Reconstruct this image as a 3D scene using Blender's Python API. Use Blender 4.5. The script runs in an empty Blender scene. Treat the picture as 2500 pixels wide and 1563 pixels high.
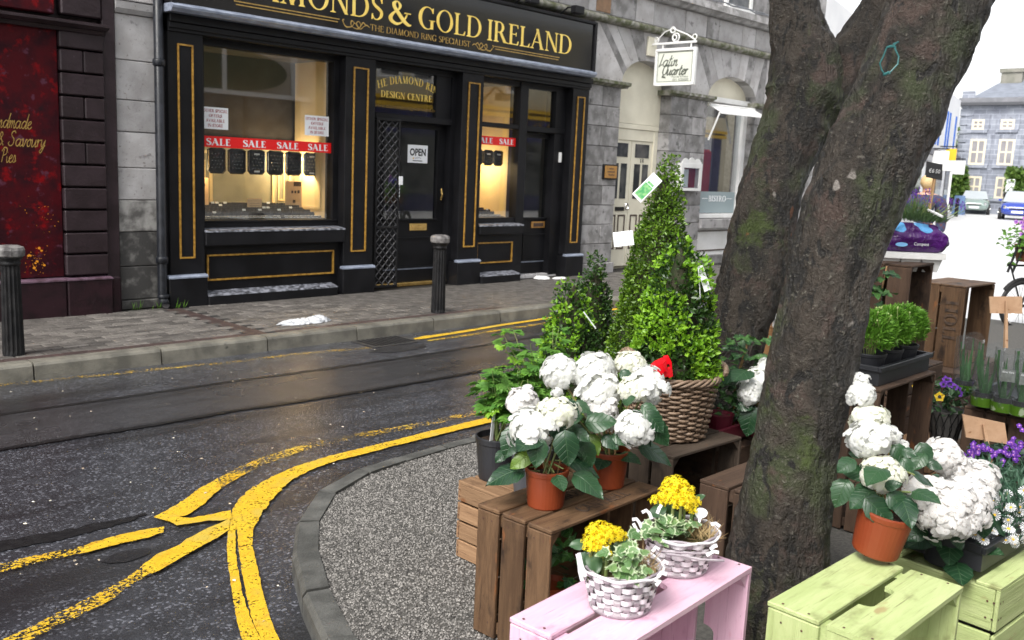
import bpy, math, random
import numpy as np
from math import sin, cos, pi, radians, sqrt, atan2
from mathutils import Matrix, Vector, noise

# ------------------------------------------------------------------ camera, world, sun, exposure
S = bpy.context.scene
COL = S.collection
CAM = Vector((0.0, 0.0, 1.62))
PITCH, ROLL, HEAD, FPX = radians(9.2416), radians(2.563), radians(43.6345), 2284.5
FW = Vector((cos(HEAD) * cos(PITCH), sin(HEAD) * cos(PITCH), -sin(PITCH)))
_r0 = Vector((sin(HEAD), -cos(HEAD), 0)); _u0 = _r0.cross(FW)
RT = cos(ROLL) * _r0 + sin(ROLL) * _u0
UP = -sin(ROLL) * _r0 + cos(ROLL) * _u0
cd = bpy.data.cameras.new('camera'); cam = bpy.data.objects.new('camera', cd); COL.objects.link(cam)
cd.sensor_width = 36; cd.lens = FPX / 2500 * 36; cd.clip_start = .05; cd.clip_end = 600
cam.matrix_world = Matrix(((RT.x, UP.x, -FW.x, CAM.x), (RT.y, UP.y, -FW.y, CAM.y), (RT.z, UP.z, -FW.z, CAM.z), (0, 0, 0, 1)))
cd.dof.use_dof = True; cd.dof.focus_distance = 3.6; cd.dof.aperture_fstop = 6.5
S.camera = cam
S.render.resolution_x, S.render.resolution_y = 1024, 640

SUN_EL, SUN_AZ = radians(50), radians(258)
w = bpy.data.worlds.new('World'); S.world = w; w.use_nodes = True
nt = w.node_tree; nt.nodes.clear()
sky = nt.nodes.new('ShaderNodeTexSky'); sky.sky_type = 'NISHITA'; sky.sun_disc = False
sky.sun_elevation = SUN_EL; sky.sun_rotation = SUN_AZ; sky.air_density = 1.0; sky.dust_density = 3.0
hs = nt.nodes.new('ShaderNodeHueSaturation'); hs.inputs['Saturation'].default_value = .16
bg = nt.nodes.new('ShaderNodeBackground'); bg.inputs['Strength'].default_value = .15
wo = nt.nodes.new('ShaderNodeOutputWorld')
nt.links.new(sky.outputs[0], hs.inputs['Color']); nt.links.new(hs.outputs[0], bg.inputs[0]); nt.links.new(bg.outputs[0], wo.inputs[0])
sl = bpy.data.lights.new('sun', 'SUN'); sl.energy = 1.5; sl.angle = radians(24); sl.color = (1, .96, .9)
so = bpy.data.objects.new('sun', sl); COL.objects.link(so)
so.rotation_euler = Vector((-sin(SUN_AZ) * cos(SUN_EL), -cos(SUN_AZ) * cos(SUN_EL), -sin(SUN_EL))).to_track_quat('-Z', 'Y').to_euler()
S.view_settings.view_transform = 'Standard'; S.view_settings.look = 'None'
S.view_settings.exposure = 1.1; S.view_settings.gamma = 1; S.view_settings.use_curve_mapping = False
S.render.engine = 'CYCLES'
random.seed(7); RNG = np.random.default_rng(7)
U = random.uniform

def at(px, py, d):
    """world point seen at photo position px,py (2500 wide) at forward distance d"""
    return CAM + (FW + RT * ((px - 1250) / FPX) - UP * ((py - 781.5) / FPX)) * d

# ------------------------------------------------------------------ object helpers
def link(o, parent=None):
    COL.objects.link(o)
    if parent is not None:
        o.parent = parent
    return o
def tag(o, label=None, cat=None, group=None, kind=None):
    if label: o['label'] = label
    if cat: o['category'] = cat
    if group: o['group'] = group
    if kind: o['kind'] = kind
    return o
def thing(name, label, cat, loc=(0, 0, 0), rz=0, group=None):
    o = bpy.data.objects.new(name, None); COL.objects.link(o); o.empty_display_size = .1
    o.matrix_world = Matrix.Translation(Vector(loc)) @ Matrix.Rotation(rz, 4, 'Z')
    return tag(o, label, cat, group)
def inst(name, mesh, parent=None, m=None, world=False):
    o = bpy.data.objects.new(name, mesh); link(o, parent)
    if parent is not None and world:
        o.matrix_parent_inverse = parent_world(parent).inverted()
    if m is not None: o.matrix_basis = m
    return o
def parent_world(p):
    m = p.matrix_parent_inverse @ p.matrix_basis
    return m if p.parent is None else parent_world(p.parent) @ m

class M:
    """collects simple shapes and builds ONE mesh"""
    def __init__(s): s.v = []; s.f = []
    def add(s, vs, fs):
        o = len(s.v); s.v += [tuple(v) for v in vs]; s.f += [tuple(i + o for i in f) for f in fs]; return s
    def box(s, a, b, c=0):
        (x0, y0, z0), (x1, y1, z1) = a, b
        if c <= 0:
            return s.add([(x0, y0, z0), (x1, y0, z0), (x1, y1, z0), (x0, y1, z0), (x0, y0, z1), (x1, y0, z1), (x1, y1, z1), (x0, y1, z1)],
                         [(3, 2, 1, 0), (4, 5, 6, 7), (0, 1, 5, 4), (1, 2, 6, 5), (2, 3, 7, 6), (3, 0, 4, 7)])
        c = min(c, (x1 - x0) * .45, (y1 - y0) * .45, (z1 - z0) * .45)
        X = (x0, x0 + c, x1 - c, x1); Yy = (y0, y0 + c, y1 - c, y1); Z = (z0, z0 + c, z1 - c, z1)
        vs = []; idx = {}
        for i in (0, 1):
            for j in (0, 1):
                for k in (0, 1):
                    ii, jj, kk = (0, 3)[i], (0, 3)[j], (0, 3)[k]; i2, j2, k2 = (1, 2)[i], (1, 2)[j], (1, 2)[k]
                    idx[i, j, k, 0] = len(vs); vs.append((X[ii], Yy[j2], Z[k2]))
                    idx[i, j, k, 1] = len(vs); vs.append((X[i2], Yy[jj], Z[k2]))
                    idx[i, j, k, 2] = len(vs); vs.append((X[i2], Yy[j2], Z[kk]))
        g = lambda i, j, k, a: idx[i, j, k, a]
        fs = []
        for i in (0, 1):
            q = [g(i, 0, 0, 0), g(i, 1, 0, 0), g(i, 1, 1, 0), g(i, 0, 1, 0)]; fs.append(q if i else q[::-1])
            q = [g(0, i, 0, 1), g(0, i, 1, 1), g(1, i, 1, 1), g(1, i, 0, 1)]; fs.append(q if i else q[::-1])
            q = [g(0, 0, i, 2), g(1, 0, i, 2), g(1, 1, i, 2), g(0, 1, i, 2)]; fs.append(q if i else q[::-1])
        for i in (0, 1):
            for j in (0, 1):
                fs.append((g(i, j, 0, 0), g(i, j, 1, 0), g(i, j, 1, 1), g(i, j, 0, 1)))
                fs.append((g(i, 0, j, 0), g(i, 1, j, 0), g(i, 1, j, 2), g(i, 0, j, 2)))
                fs.append((g(0, i, j, 1), g(1, i, j, 1), g(1, i, j, 2), g(0, i, j, 2)))
                for k in (0, 1): fs.append((g(i, j, k, 0), g(i, j, k, 1), g(i, j, k, 2)))
        return s.add(vs, fs)
    def prism(s, poly, z0, z1, ax='z', c=0):
        """polygon extruded along an axis; poly in the two other axes"""
        n = len(poly)
        if ax == 'z': P = lambda p, h: (p[0], p[1], h)
        elif ax == 'y': P = lambda p, h: (p[0], h, p[1])
        else: P = lambda p, h: (h, p[0], p[1])
        vs = [P(p, z0) for p in poly] + [P(p, z1) for p in poly]
        fs = [tuple(range(n))[::-1], tuple(range(n, 2 * n))] + [(i, (i + 1) % n, n + (i + 1) % n, n + i) for i in range(n)]
        return s.add(vs, fs)
    def tube(s, pts, r, n=8, cap=True, closed=False):
        pts = [Vector(p) for p in pts]; m = len(pts)
        rs = r if isinstance(r, (list, tuple)) else [r] * m
        up = None; o = len(s.v)
        for i, p in enumerate(pts):
            a = pts[(i - 1) % m] if (closed or i > 0) else p; b = pts[(i + 1) % m] if (closed or i < m - 1) else p
            t = (b - a).normalized() if (b - a).length > 1e-9 else Vector((0, 0, 1))
            if up is None:
                up = Vector((0, 0, 1)) if abs(t.z) < .9 else Vector((1, 0, 0))
            u = (up - t * up.dot(t)); u = u.normalized() if u.length > 1e-6 else t.orthogonal().normalized()
            up = u; q = t.cross(u)
            for k in range(n):
                an = 2 * pi * k / n
                s.v.append(tuple(p + (u * cos(an) + q * sin(an)) * rs[i]))
        for i in range(m if closed else m - 1):
            j = (i + 1) % m
            for k in range(n):
                k2 = (k + 1) % n
                s.f.append((o + i * n + k, o + i * n + k2, o + j * n + k2, o + j * n + k))
        if cap and not closed:
            s.f.append(tuple(o + k for k in range(n))[::-1]); s.f.append(tuple(o + (m - 1) * n + k for k in range(n)))
        return s
    def lathe(s, prof, n=24, c=(0, 0, 0), cap=True, fl=0, fn=0):
        """prof: (r,z) list; optional flutes fn of depth fl"""
        o = len(s.v); m = len(prof)
        for r, z in prof:
            for k in range(n):
                a = 2 * pi * k / n
                rr = r * (1 - fl * (.5 + .5 * cos(fn * a))) if fn and len(prof) else r
                s.v.append((c[0] + rr * cos(a), c[1] + rr * sin(a), c[2] + z))
        for i in range(m - 1):
            for k in range(n):
                k2 = (k + 1) % n
                s.f.append((o + i * n + k, o + i * n + k2, o + (i + 1) * n + k2, o + (i + 1) * n + k))
        if cap:
            if prof[0][0] > 1e-6: s.f.append(tuple(o + k for k in range(n))[::-1])
            if prof[-1][0] > 1e-6: s.f.append(tuple(o + (m - 1) * n + k for k in range(n)))
        return s
    def ball(s, c, r, nu=8, nv=5, sz=1):
        pr = [(r * sin(pi * i / nv) + 1e-5, -r * sz * cos(pi * i / nv)) for i in range(nv + 1)]
        return s.lathe(pr, nu, c, cap=False)
    def leaf(s, p, d, nrm, L, W, fold=.25):
        p = Vector(p); d = Vector(d).normalized(); n = Vector(nrm)
        q = d.cross(n); q = q.normalized() if q.length > 1e-6 else d.orthogonal().normalized(); n = q.cross(d)
        return s.add([p, p + d * L * .45 + q * W * .5 + n * W * fold, p + d * L, p + d * L * .45 - q * W * .5 + n * W * fold], [(0, 1, 2), (0, 2, 3)])
    def mesh(s, name, mats, smooth=False):
        me = bpy.data.meshes.new(name); me.from_pydata(s.v, [], s.f)
        for m in (mats if isinstance(mats, (list, tuple)) else [mats]): me.materials.append(m)
        if smooth: me.polygons.foreach_set('use_smooth', [True] * len(me.polygons))
        me.update(); return me
    def part(s, name, mat, parent=None, world=True, smooth=False, m=None):
        return inst(name, s.mesh(name, mat, smooth), parent, m, world and parent is not None)
def np_mesh(name, V, F, mat, smooth=False):
    """fast mesh from numpy arrays, F is (n,k)"""
    me = bpy.data.meshes.new(name); k = F.shape[1]
    me.vertices.add(len(V)); me.vertices.foreach_set('co', np.ascontiguousarray(V, dtype=np.float32).ravel())
    me.loops.add(F.size); me.loops.foreach_set('vertex_index', np.ascontiguousarray(F, dtype=np.int32).ravel())
    me.polygons.add(len(F)); me.polygons.foreach_set('loop_start', np.arange(0, F.size, k, dtype=np.int32))
    me.polygons.foreach_set('loop_total', np.full(len(F), k, dtype=np.int32))
    me.materials.append(mat)
    if smooth: me.polygons.foreach_set('use_smooth', np.ones(len(F), dtype=bool))
    me.update(calc_edges=True); me.validate(); return me
def leaves_np(name, P, D, Nn, L, W, mat, fold=.22):
    """many small folded leaves as one mesh: P base, D direction, Nn normal (n,3); L,W (n,)"""
    D = D / (np.linalg.norm(D, axis=1, keepdims=True) + 1e-9)
    Q = np.cross(D, Nn); Q /= (np.linalg.norm(Q, axis=1, keepdims=True) + 1e-9); Nn = np.cross(Q, D)
    L = L[:, None]; W = W[:, None]
    V = np.stack([P, P + D * L * .5 + Q * W * .5 + Nn * W * fold, P + D * L, P + D * L * .5 - Q * W * .5 + Nn * W * fold], 1).reshape(-1, 3)
    n = len(P); b = np.arange(n)[:, None] * 4
    F = np.concatenate([b + np.array([[0, 1, 2]]), b + np.array([[0, 2, 3]])], 1).reshape(-1, 3)
    return np_mesh(name, V, F, mat)
def smooth01(x, a, b):
    t = min(1, max(0, (x - a) / (b - a))); return t * t * (3 - 2 * t)

# ------------------------------------------------------------------ materials (all procedural)
def _n(nt, t, ins=None, **at_):
    n = nt.nodes.new(t)
    for k, v in at_.items(): setattr(n, k, v)
    for k, v in (ins or {}).items():
        sk = n.inputs[k]
        if isinstance(v, bpy.types.NodeSocket): nt.links.new(v, sk)
        else: sk.default_value = v
    return n
def c4(c): return (c[0], c[1], c[2], 1)
def mixc(nt, fac, a, b, mode='MIX'):
    n = nt.nodes.new('ShaderNodeMix'); n.data_type = 'RGBA'; n.blend_type = mode
    for i, v in ((0, fac), (6, a), (7, b)):
        if isinstance(v, bpy.types.NodeSocket): nt.links.new(v, n.inputs[i])
        else: n.inputs[i].default_value = v if i == 0 else c4(v)
    return n.outputs[2]
def ramp(nt, fac, lo, hi):
    n = _n(nt, 'ShaderNodeMapRange', {'Value': fac, 'From Min': lo, 'From Max': hi}); n.interpolation_type = 'SMOOTHSTEP'
    return n.outputs[0]
def coords(nt, st=(1, 1, 1), rnd=True, gen=False):
    tc = _n(nt, 'ShaderNodeTexCoord'); v = tc.outputs['Generated' if gen else 'Object']
    if rnd:
        oi = _n(nt, 'ShaderNodeObjectInfo')
        m = _n(nt, 'ShaderNodeMath', {0: oi.outputs['Random'], 1: 53.0}, operation='MULTIPLY')
        v = _n(nt, 'ShaderNodeVectorMath', {0: v, 1: m.outputs[0]}, operation='ADD').outputs[0]
    if tuple(st) != (1, 1, 1):
        v = _n(nt, 'ShaderNodeMapping', {'Vector': v, 'Scale': st}).outputs[0]
    return v
def nz(nt, v, sc, det=4, rough=.55, dist=0):
    return _n(nt, 'ShaderNodeTexNoise', {'Vector': v, 'Scale': sc, 'Detail': det, 'Roughness': rough, 'Distortion': dist}).outputs[0]
MATS = {}
def mat(name, c1, c2=None, sc=6, st=(1, 1, 1), rough=.6, r2=None, bump=0, bsc=40, bdist=.01, rnd=0, spots=(), spec=.5, metal=0,
        coat=0, emit=None, es=0, lo=.35, hi=.65, det=5, trans=0, island=0, sss=0):
    m = bpy.data.materials.new(name); m.use_nodes = True; nt = m.node_tree; b = nt.nodes['Principled BSDF']
    v = coords(nt, st); col = None
    f = nz(nt, v, sc, det)
    if c2 is not None: col = mixc(nt, ramp(nt, f, lo, hi), c1, c2)
    for (sc_c, s_sc, a, bb) in spots:
        f2 = nz(nt, v, s_sc, 4, .6)
        col = mixc(nt, ramp(nt, f2, a, bb), col if col is not None else c1, sc_c)
    if rnd or island:
        if island: src = _n(nt, 'ShaderNodeNewGeometry').outputs['Random Per Island']
        else: src = _n(nt, 'ShaderNodeObjectInfo').outputs['Random']
        k = rnd or island
        mr = _n(nt, 'ShaderNodeMapRange', {'Value': src, 'To Min': 1 - k, 'To Max': 1 + k})
        h = _n(nt, 'ShaderNodeHueSaturation', {'Value': mr.outputs[0]})
        if col is None: h.inputs['Color'].default_value = c4(c1)
        else: nt.links.new(col, h.inputs['Color'])
        col = h.outputs[0]
    if col is None: b.inputs['Base Color'].default_value = c4(c1)
    else: nt.links.new(col, b.inputs['Base Color'])
    if r2 is None: b.inputs['Roughness'].default_value = rough
    else:
        nt.links.new(_n(nt, 'ShaderNodeMapRange', {'Value': f, 'From Min': .3, 'From Max': .7, 'To Min': rough, 'To Max': r2}).outputs[0], b.inputs['Roughness'])
    b.inputs['Specular IOR Level'].default_value = spec; b.inputs['Metallic'].default_value = metal
    if coat: b.inputs['Coat Weight'].default_value = coat; b.inputs['Coat Roughness'].default_value = .12
    if sss:
        b.inputs['Subsurface Weight'].default_value = sss; b.inputs['Subsurface Radius'].default_value = (.01, .012, .006)
    if emit: b.inputs['Emission Color'].default_value = c4(emit); b.inputs['Emission Strength'].default_value = es
    if bump:
        f3 = nz(nt, v, bsc, 5, .6)
        bp = _n(nt, 'ShaderNodeBump', {'Height': f3, 'Strength': bump, 'Distance': bdist}); nt.links.new(bp.outputs[0], b.inputs['Normal'])
    if trans:
        tr = _n(nt, 'ShaderNodeBsdfTranslucent'); mx = _n(nt, 'ShaderNodeMixShader', {0: trans, 1: b.outputs[0], 2: tr.outputs[0]})
        if col is not None: nt.links.new(col, tr.inputs[0])
        else: tr.inputs[0].default_value = c4(c1)
        nt.links.new(mx.outputs[0], nt.nodes['Material Output'].inputs[0])
    MATS[name] = m; return m
def pane_mat(name, tint=(.92, .95, .95), k=1.9, bumpy=.0, haze=0):
    m = bpy.data.materials.new(name); m.use_nodes = True; nt = m.node_tree; nt.nodes.clear()
    fr = _n(nt, 'ShaderNodeFresnel', {'IOR': 1.5}); mu = _n(nt, 'ShaderNodeMath', {0: fr.outputs[0], 1: k}, operation='MULTIPLY', use_clamp=True)
    t = _n(nt, 'ShaderNodeBsdfTransparent', {'Color': c4(tint)}); g = _n(nt, 'ShaderNodeBsdfGlossy', {'Roughness': .02})
    if bumpy:
        bp = _n(nt, 'ShaderNodeBump', {'Height': nz(nt, coords(nt), 18, 3), 'Strength': bumpy, 'Distance': .02}); nt.links.new(bp.outputs[0], g.inputs['Normal'])
    bf = _n(nt, 'ShaderNodeNewGeometry').outputs['Backfacing']; inv = _n(nt, 'ShaderNodeMath', {0: 1.0, 1: bf}, operation='SUBTRACT').outputs[0]
    mu = _n(nt, 'ShaderNodeMath', {0: mu.outputs[0], 1: inv}, operation='MULTIPLY')
    mx = _n(nt, 'ShaderNodeMixShader', {0: mu.outputs[0], 1: t.outputs[0], 2: g.outputs[0]})
    if haze: mx = _n(nt, 'ShaderNodeMixShader', {0: haze, 1: mx.outputs[0], 2: _n(nt, 'ShaderNodeBsdfDiffuse', {'Color': (.8, .82, .84, 1)}).outputs[0]})
    o = _n(nt, 'ShaderNodeOutputMaterial', {'Surface': mx.outputs[0]}); return m

BLACK = mat('black_paint', (.006, .006, .007), (.01, .01, .012), 3, rough=.38, r2=.55, bump=.12, bsc=60, spec=.22, spots=[((.02, .02, .023), 30, .68, .8)])
BLACKTOP = mat('mottled_black_ledge', (.05, .052, .06), (.25, .26, .3), 22, rough=.25, r2=.5, bump=.3, bsc=60, lo=.42, hi=.6)  # black ledge tops mottled towards pale blue-grey
GOLD = mat('gold_line_paint', (.5, .28, .05), (.28, .14, .02), 30, rough=.35)
GILT = mat('gilt_lettering', (.93, .7, .17), (.85, .6, .12), 6, rough=.4)
GILTDIM = mat('dull_gilt', (.42, .27, .065), (.28, .17, .04), 30, rough=.45)
SIGNBLK = mat('sign_gloss_black', (.01, .01, .011), rough=.08, spec=.5)
TRIM = mat('grey_trim_sky_highlight', (.34, .38, .47), (.2, .23, .3), 25, st=(.3, 1, 1), rough=.25, r2=.45, metal=.2, bump=.1, bsc=80)  # sky highlight along the ledges painted in as pale blue-grey
STONE = mat('grey_limestone', (.34, .33, .33), (.18, .175, .17), 5, rough=.8, bump=.45, bsc=45, bdist=.012, rnd=.2, spots=[((.085, .085, .08), 9, .56, .74), ((.42, .41, .4), 14, .62, .74)])
STONELT = mat('pale_limestone', (.47, .46, .46), (.36, .345, .34), 4, rough=.8, bump=.4, bsc=55, bdist=.01, rnd=.16, spots=[((.15, .14, .14), 7, .6, .78), ((.22, .2, .19), 28, .62, .7)])
STONEDK = mat('sooty_stone', (.05, .048, .046), (.17, .165, .155), 9, rough=.75, bump=.5, bsc=60, rnd=.12, lo=.5, hi=.72)
STONEMID = mat('stained_stone', (.4, .39, .37), (.1, .095, .09), 6, rough=.8, bump=.5, bsc=70, rnd=.1, lo=.42, hi=.68)
MOSSST = mat('mossy_ledge_stone', (.26, .25, .22), (.08, .09, .04), 8, rough=.85, bump=.4, bsc=40, spots=[((.38, .37, .36), 5, .56, .7)])
MORTAR = mat('mortar', (.16, .15, .145), (.25, .24, .23), 20, rough=.9)
BURG = mat('burgundy_board', (.06, .003, .006), (.024, .003, .006), 6, spec=.15, rough=.45, r2=.65, bump=.2, bsc=30, spots=[((.19, .002, .004), 7, .54, .7), ((.09, .026, .045), 11, .6, .7), ((.015, .005, .008), 8, .6, .78), ((.1, .03, .05), 28, .68, .74)])
PLUM = mat('dark_plum_paint', (.022, .014, .016), (.034, .022, .026), 5, spec=.3, rough=.42, bump=.4, bsc=35, bdist=.01, spots=[((.1, .07, .085), 26, .67, .78)])
PLUMBASE = mat('burgundy_plinth_paint', (.014, .007, .009), (.026, .01, .014), 6, spec=.3, rough=.4, bump=.4, bsc=30, spots=[((.12, .09, .1), 40, .7, .76)])
PLUMEDGE = mat('worn_plinth_edge', (.16, .1, .14), (.08, .045, .06), 16, rough=.4, bump=.3)
ORANGE = mat('orange_paint_flake', (.75, .28, .01), rough=.5)
IRON = mat('black_iron', (.007, .007, .008), (.015, .0145, .015), 12, spec=.25, rough=.4, r2=.6, bump=.35, bsc=40, spots=[((.05, .048, .048), 25, .68, .78)])
IRONCAP = mat('weathered_iron_cap', (.06, .055, .055), (.2, .19, .185), 14, rough=.55, bump=.6, bsc=35)
PIPE = mat('black_pipe', (.009, .01, .013), (.018, .02, .026), 10, spec=.35, rough=.3, r2=.5, bump=.15, bsc=25)
CREAM = mat('cream_paint', (.78, .74, .6), (.7, .66, .53), 3, rough=.45)
WHITEP = mat('white_paint', (.8, .8, .79), (.72, .72, .7), 4, rough=.4)
DKBROWN = mat('dark_brown_moulding', (.06, .035, .025), rough=.4)
BRASS = mat('brass', (.8, .55, .2), (.6, .38, .12), 20, rough=.25, metal=.9)
BRASSPL = mat('brass_plaque', (.5, .27, .08), (.4, .2, .05), 25, rough=.35, metal=.3)
GLASS = pane_mat('window_glass', k=3.6)
DARKGL = mat('dark_far_glass', (.03, .035, .04), (.12, .12, .12), 3, rough=.08)
CREAMIN = mat('display_cream', (.72, .6, .38), (.66, .54, .33), 3, rough=.5)
GREYIN = mat('display_grey_green', (.3, .3, .24), (.24, .24, .19), 3, rough=.5)
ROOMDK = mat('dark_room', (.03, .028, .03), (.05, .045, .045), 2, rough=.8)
RED = mat('sale_red', (.8, .008, .008), rough=.4)
PAPER = mat('white_paper', (.82, .84, .86), rough=.6)
REDINK = mat('red_ink', (.35, .03, .04), rough=.6)
BLKINK = mat('black_ink', (.015, .015, .016), rough=.6)
NAVY = mat('navy_paint', (.02, .02, .09), (.03, .03, .12), 4, rough=.35)
YELLOW = mat('yellow_paint', (.75, .45, .02), rough=.4)
VELVET = mat('black_velvet', (.008, .008, .01), (.016, .016, .02), 30, rough=.75)
CARD = mat('buff_card', (.75, .52, .3), (.68, .46, .26), 6, rough=.6)
SILVER = mat('silver_jewellery', (.7, .7, .7), rough=.2, metal=1)
BULB = mat('warm_bulb', (1, .8, .5), emit=(1, .78, .45), es=14)
TERRA = mat('terracotta_plastic', (0.2516, 0.0476, 0.0136), (0.2108, 0.0374, 0.01088), 3, rough=.38, r2=.5, bump=.04)
BLKPOT = mat('black_plastic', (.014, .015, .018), (.024, .025, .03), 5, rough=.35, r2=.5, spots=[((.06, .06, .065), 40, .72, .8)])
GREYPOT = mat('dusty_black_plastic', (.045, .047, .055), (.07, .073, .082), 6, rough=.5)
MAROON = mat('maroon_plastic', (.13, .015, .03), rough=.4)
SOIL = mat('soil', (.03, .018, .012), (.07, .04, .025), 30, rough=.95, bump=1, bsc=60, bdist=.02)
MOSS = mat('moss', (.07, .06, .015), (.12, .09, .03), 30, rough=.9, bump=1, bsc=80, bdist=.02)
STRAW = mat('straw', (.42, .31, .15), (.3, .2, .09), 20, rough=.7)
CANE = mat('bamboo_cane', (.45, .28, .13), (.35, .2, .09), 15, rough=.6)
BASKETW = mat('white_chip_wood', (.8, .79, .81), (.74, .73, .75), 14, st=(1, 1, 1), rough=.5, bump=.2)
BASKETG = mat('grey_wood_weave_shade', (.27, .23, .26), (.4, .36, .38), 20, rough=.6)  # grey-purple cane; on stakes its tone also paints the weave's small shadows
WICKER = mat('wicker', (.25, .175, .12), (.14, .092, .06), 12, rough=.45, r2=.6, bump=.25, bsc=60, rnd=.2, spots=[((.3, .22, .16), 9, .6, .75)])
RIBBON = mat('red_ribbon', (.65, .004, .012), rough=.3)
WIRE = mat('green_wire', (.012, .07, .07), (.03, .13, .13), 30, rough=.35)
RUBBER = mat('rubber', (.015, .015, .016), rough=.6)
CHROME = mat('chrome', (.6, .6, .6), rough=.2, metal=1)
CHALKB = mat('chalkboard', (.02, .02, .022), (.035, .035, .038), 8, rough=.8)
CHALK = mat('chalk', (.6, .6, .6), rough=.9)
def wood(name, c1, c2, dk, rough=.7, rnd=.22, bump=.5, knots=(.2, .08, .03)):
    m = bpy.data.materials.new(name); m.use_nodes = True; nt = m.node_tree; b = nt.nodes['Principled BSDF']
    v = coords(nt, (1.6, 14, 14)); g = nz(nt, v, 2.2, 6, .65, .6)
    v2 = coords(nt, (2.2, 60, 60)); g2 = nz(nt, v2, 2.5, 4, .7)
    v3 = coords(nt, (3, 5, 5)); g3 = nz(nt, v3, 2.0, 4, .6)
    col = mixc(nt, ramp(nt, g, .32, .68), c1, c2)
    col = mixc(nt, ramp(nt, g2, .56, .75), col, dk)
    col = mixc(nt, ramp(nt, g3, .54, .74), col, dk)
    v4 = coords(nt, (6, 14, 14)); col = mixc(nt, ramp(nt, nz(nt, v4, 1.4, 2), .66, .76), col, knots)
    v5 = coords(nt, (9, 40, 40)); col = mixc(nt, ramp(nt, nz(nt, v5, 3.0, 5, .75), .68, .72), col, (dk[0] * .5, dk[1] * .45, dk[2] * .45))
    oi = _n(nt, 'ShaderNodeObjectInfo'); mr = _n(nt, 'ShaderNodeMapRange', {'Value': oi.outputs['Random'], 'To Min': 1 - rnd, 'To Max': 1 + rnd})
    col = _n(nt, 'ShaderNodeHueSaturation', {'Value': mr.outputs[0], 'Color': col}).outputs[0]
    nt.links.new(col, b.inputs['Base Color']); b.inputs['Roughness'].default_value = rough; b.inputs['Specular IOR Level'].default_value = .3
    bp = _n(nt, 'ShaderNodeBump', {'Height': g2, 'Strength': bump, 'Distance': .006}); nt.links.new(bp.outputs[0], b.inputs['Normal'])
    return m
WOODBR = wood('brown_crate_wood', (0.14, 0.0805, 0.042), (0.0805, 0.0441, 0.0231), (0.0245, 0.0147, 0.0098), rough=.6)
WOODLT = wood('tan_crate_wood', (0.2805, 0.17, 0.0935), (0.2125, 0.1232, 0.0663), (0.102, 0.05525, 0.0306))
WOODGR = wood('grey_crate_wood', (0.08625, 0.06375, 0.0465), (0.06, 0.0435, 0.03225), (0.0225, 0.0165, 0.01275))
WOODDK = wood('dark_crate_wood', (.085, .052, .034), (.055, .033, .022), (.02, .013, .01))
WOODPK = wood('pink_painted_wood', (0.7176, 0.4876, 0.5888), (0.6624, 0.414, 0.5244), (0.46, 0.2392, 0.3404), rough=.42, rnd=.04, bump=.35, knots=(.62, .3, .38))
WOODGN = wood('green_painted_wood', (0.4704, 0.5376, 0.252), (0.3864, 0.462, 0.1932), (0.2268, 0.2436, 0.1008), rough=.5, rnd=.06, bump=.4, knots=(.36, .3, .14))
WOODSG = wood('plain_sign_wood', (.5, .32, .2), (.44, .27, .16), (.38, .22, .13), rnd=.06, bump=.15)
NAIL = mat('rusty_nail', (.06, .03, .025), (.12, .05, .03), 50, rough=.7)
def leafmat(name, c1, c2, vein=None, edge=None, rough=.4, rnd=.2, trans=.25, island=False, vs=26):
    """leaf shader; leaf lies along local x from 0 to 1, veins drawn from the leaf's own coordinates"""
    m = bpy.data.materials.new(name); m.use_nodes = True; nt = m.node_tree; b = nt.nodes['Principled BSDF']
    if island: src = _n(nt, 'ShaderNodeNewGeometry').outputs['Random Per Island']
    else: src = _n(nt, 'ShaderNodeObjectInfo').outputs['Random']
    col = mixc(nt, src, c1, c2); hgt = None
    if vein or edge:
        tc = _n(nt, 'ShaderNodeTexCoord'); sp = _n(nt, 'ShaderNodeSeparateXYZ', {0: tc.outputs['Object']})
        ay = _n(nt, 'ShaderNodeMath', {0: sp.outputs[1]}, operation='ABSOLUTE').outputs[0]
    if edge:
        r = _n(nt, 'ShaderNodeVectorMath', {0: tc.outputs['Object'], 1: (.45, 0, 0)}, operation='DISTANCE').outputs['Value']
        nn = nz(nt, coords(nt), 4, 3); rr = _n(nt, 'ShaderNodeMath', {0: nn, 1: .35, 2: r}, operation='MULTIPLY_ADD').outputs[0]
        col = mixc(nt, ramp(nt, rr, .5, .62), col, edge)
    if vein:
        t = _n(nt, 'ShaderNodeMath', {0: ay, 1: -.75, 2: sp.outputs[0]}, operation='MULTIPLY_ADD').outputs[0]
        t = _n(nt, 'ShaderNodeMath', {0: t, 1: vs}, operation='MULTIPLY').outputs[0]
        sn = _n(nt, 'ShaderNodeMath', {0: t}, operation='SINE').outputs[0]
        side = ramp(nt, sn, .8, 1.05); mid = ramp(nt, ay, .02, .006)
        hgt = _n(nt, 'ShaderNodeMath', {0: side, 1: mid}, operation='MAXIMUM').outputs[0]
        vf = _n(nt, 'ShaderNodeMath', {0: hgt, 1: .55}, operation='MULTIPLY').outputs[0]
        col = mixc(nt, vf, col, vein)
        bp = _n(nt, 'ShaderNodeBump', {'Height': hgt, 'Strength': .5, 'Distance': .004}, invert=True); nt.links.new(bp.outputs[0], b.inputs['Normal'])
    nt.links.new(col, b.inputs['Base Color']); b.inputs['Roughness'].default_value = rough
    tr = _n(nt, 'ShaderNodeBsdfTranslucent', {0: col}); mx = _n(nt, 'ShaderNodeMixShader', {0: trans, 1: b.outputs[0], 2: tr.outputs[0]})
    nt.links.new(mx.outputs[0], nt.nodes['Material Output'].inputs[0]); return m
BOXDK = leafmat('box_leaf_mature', (.035, .09, .008), (.12, .22, .016), island=True, rough=.35)
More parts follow.
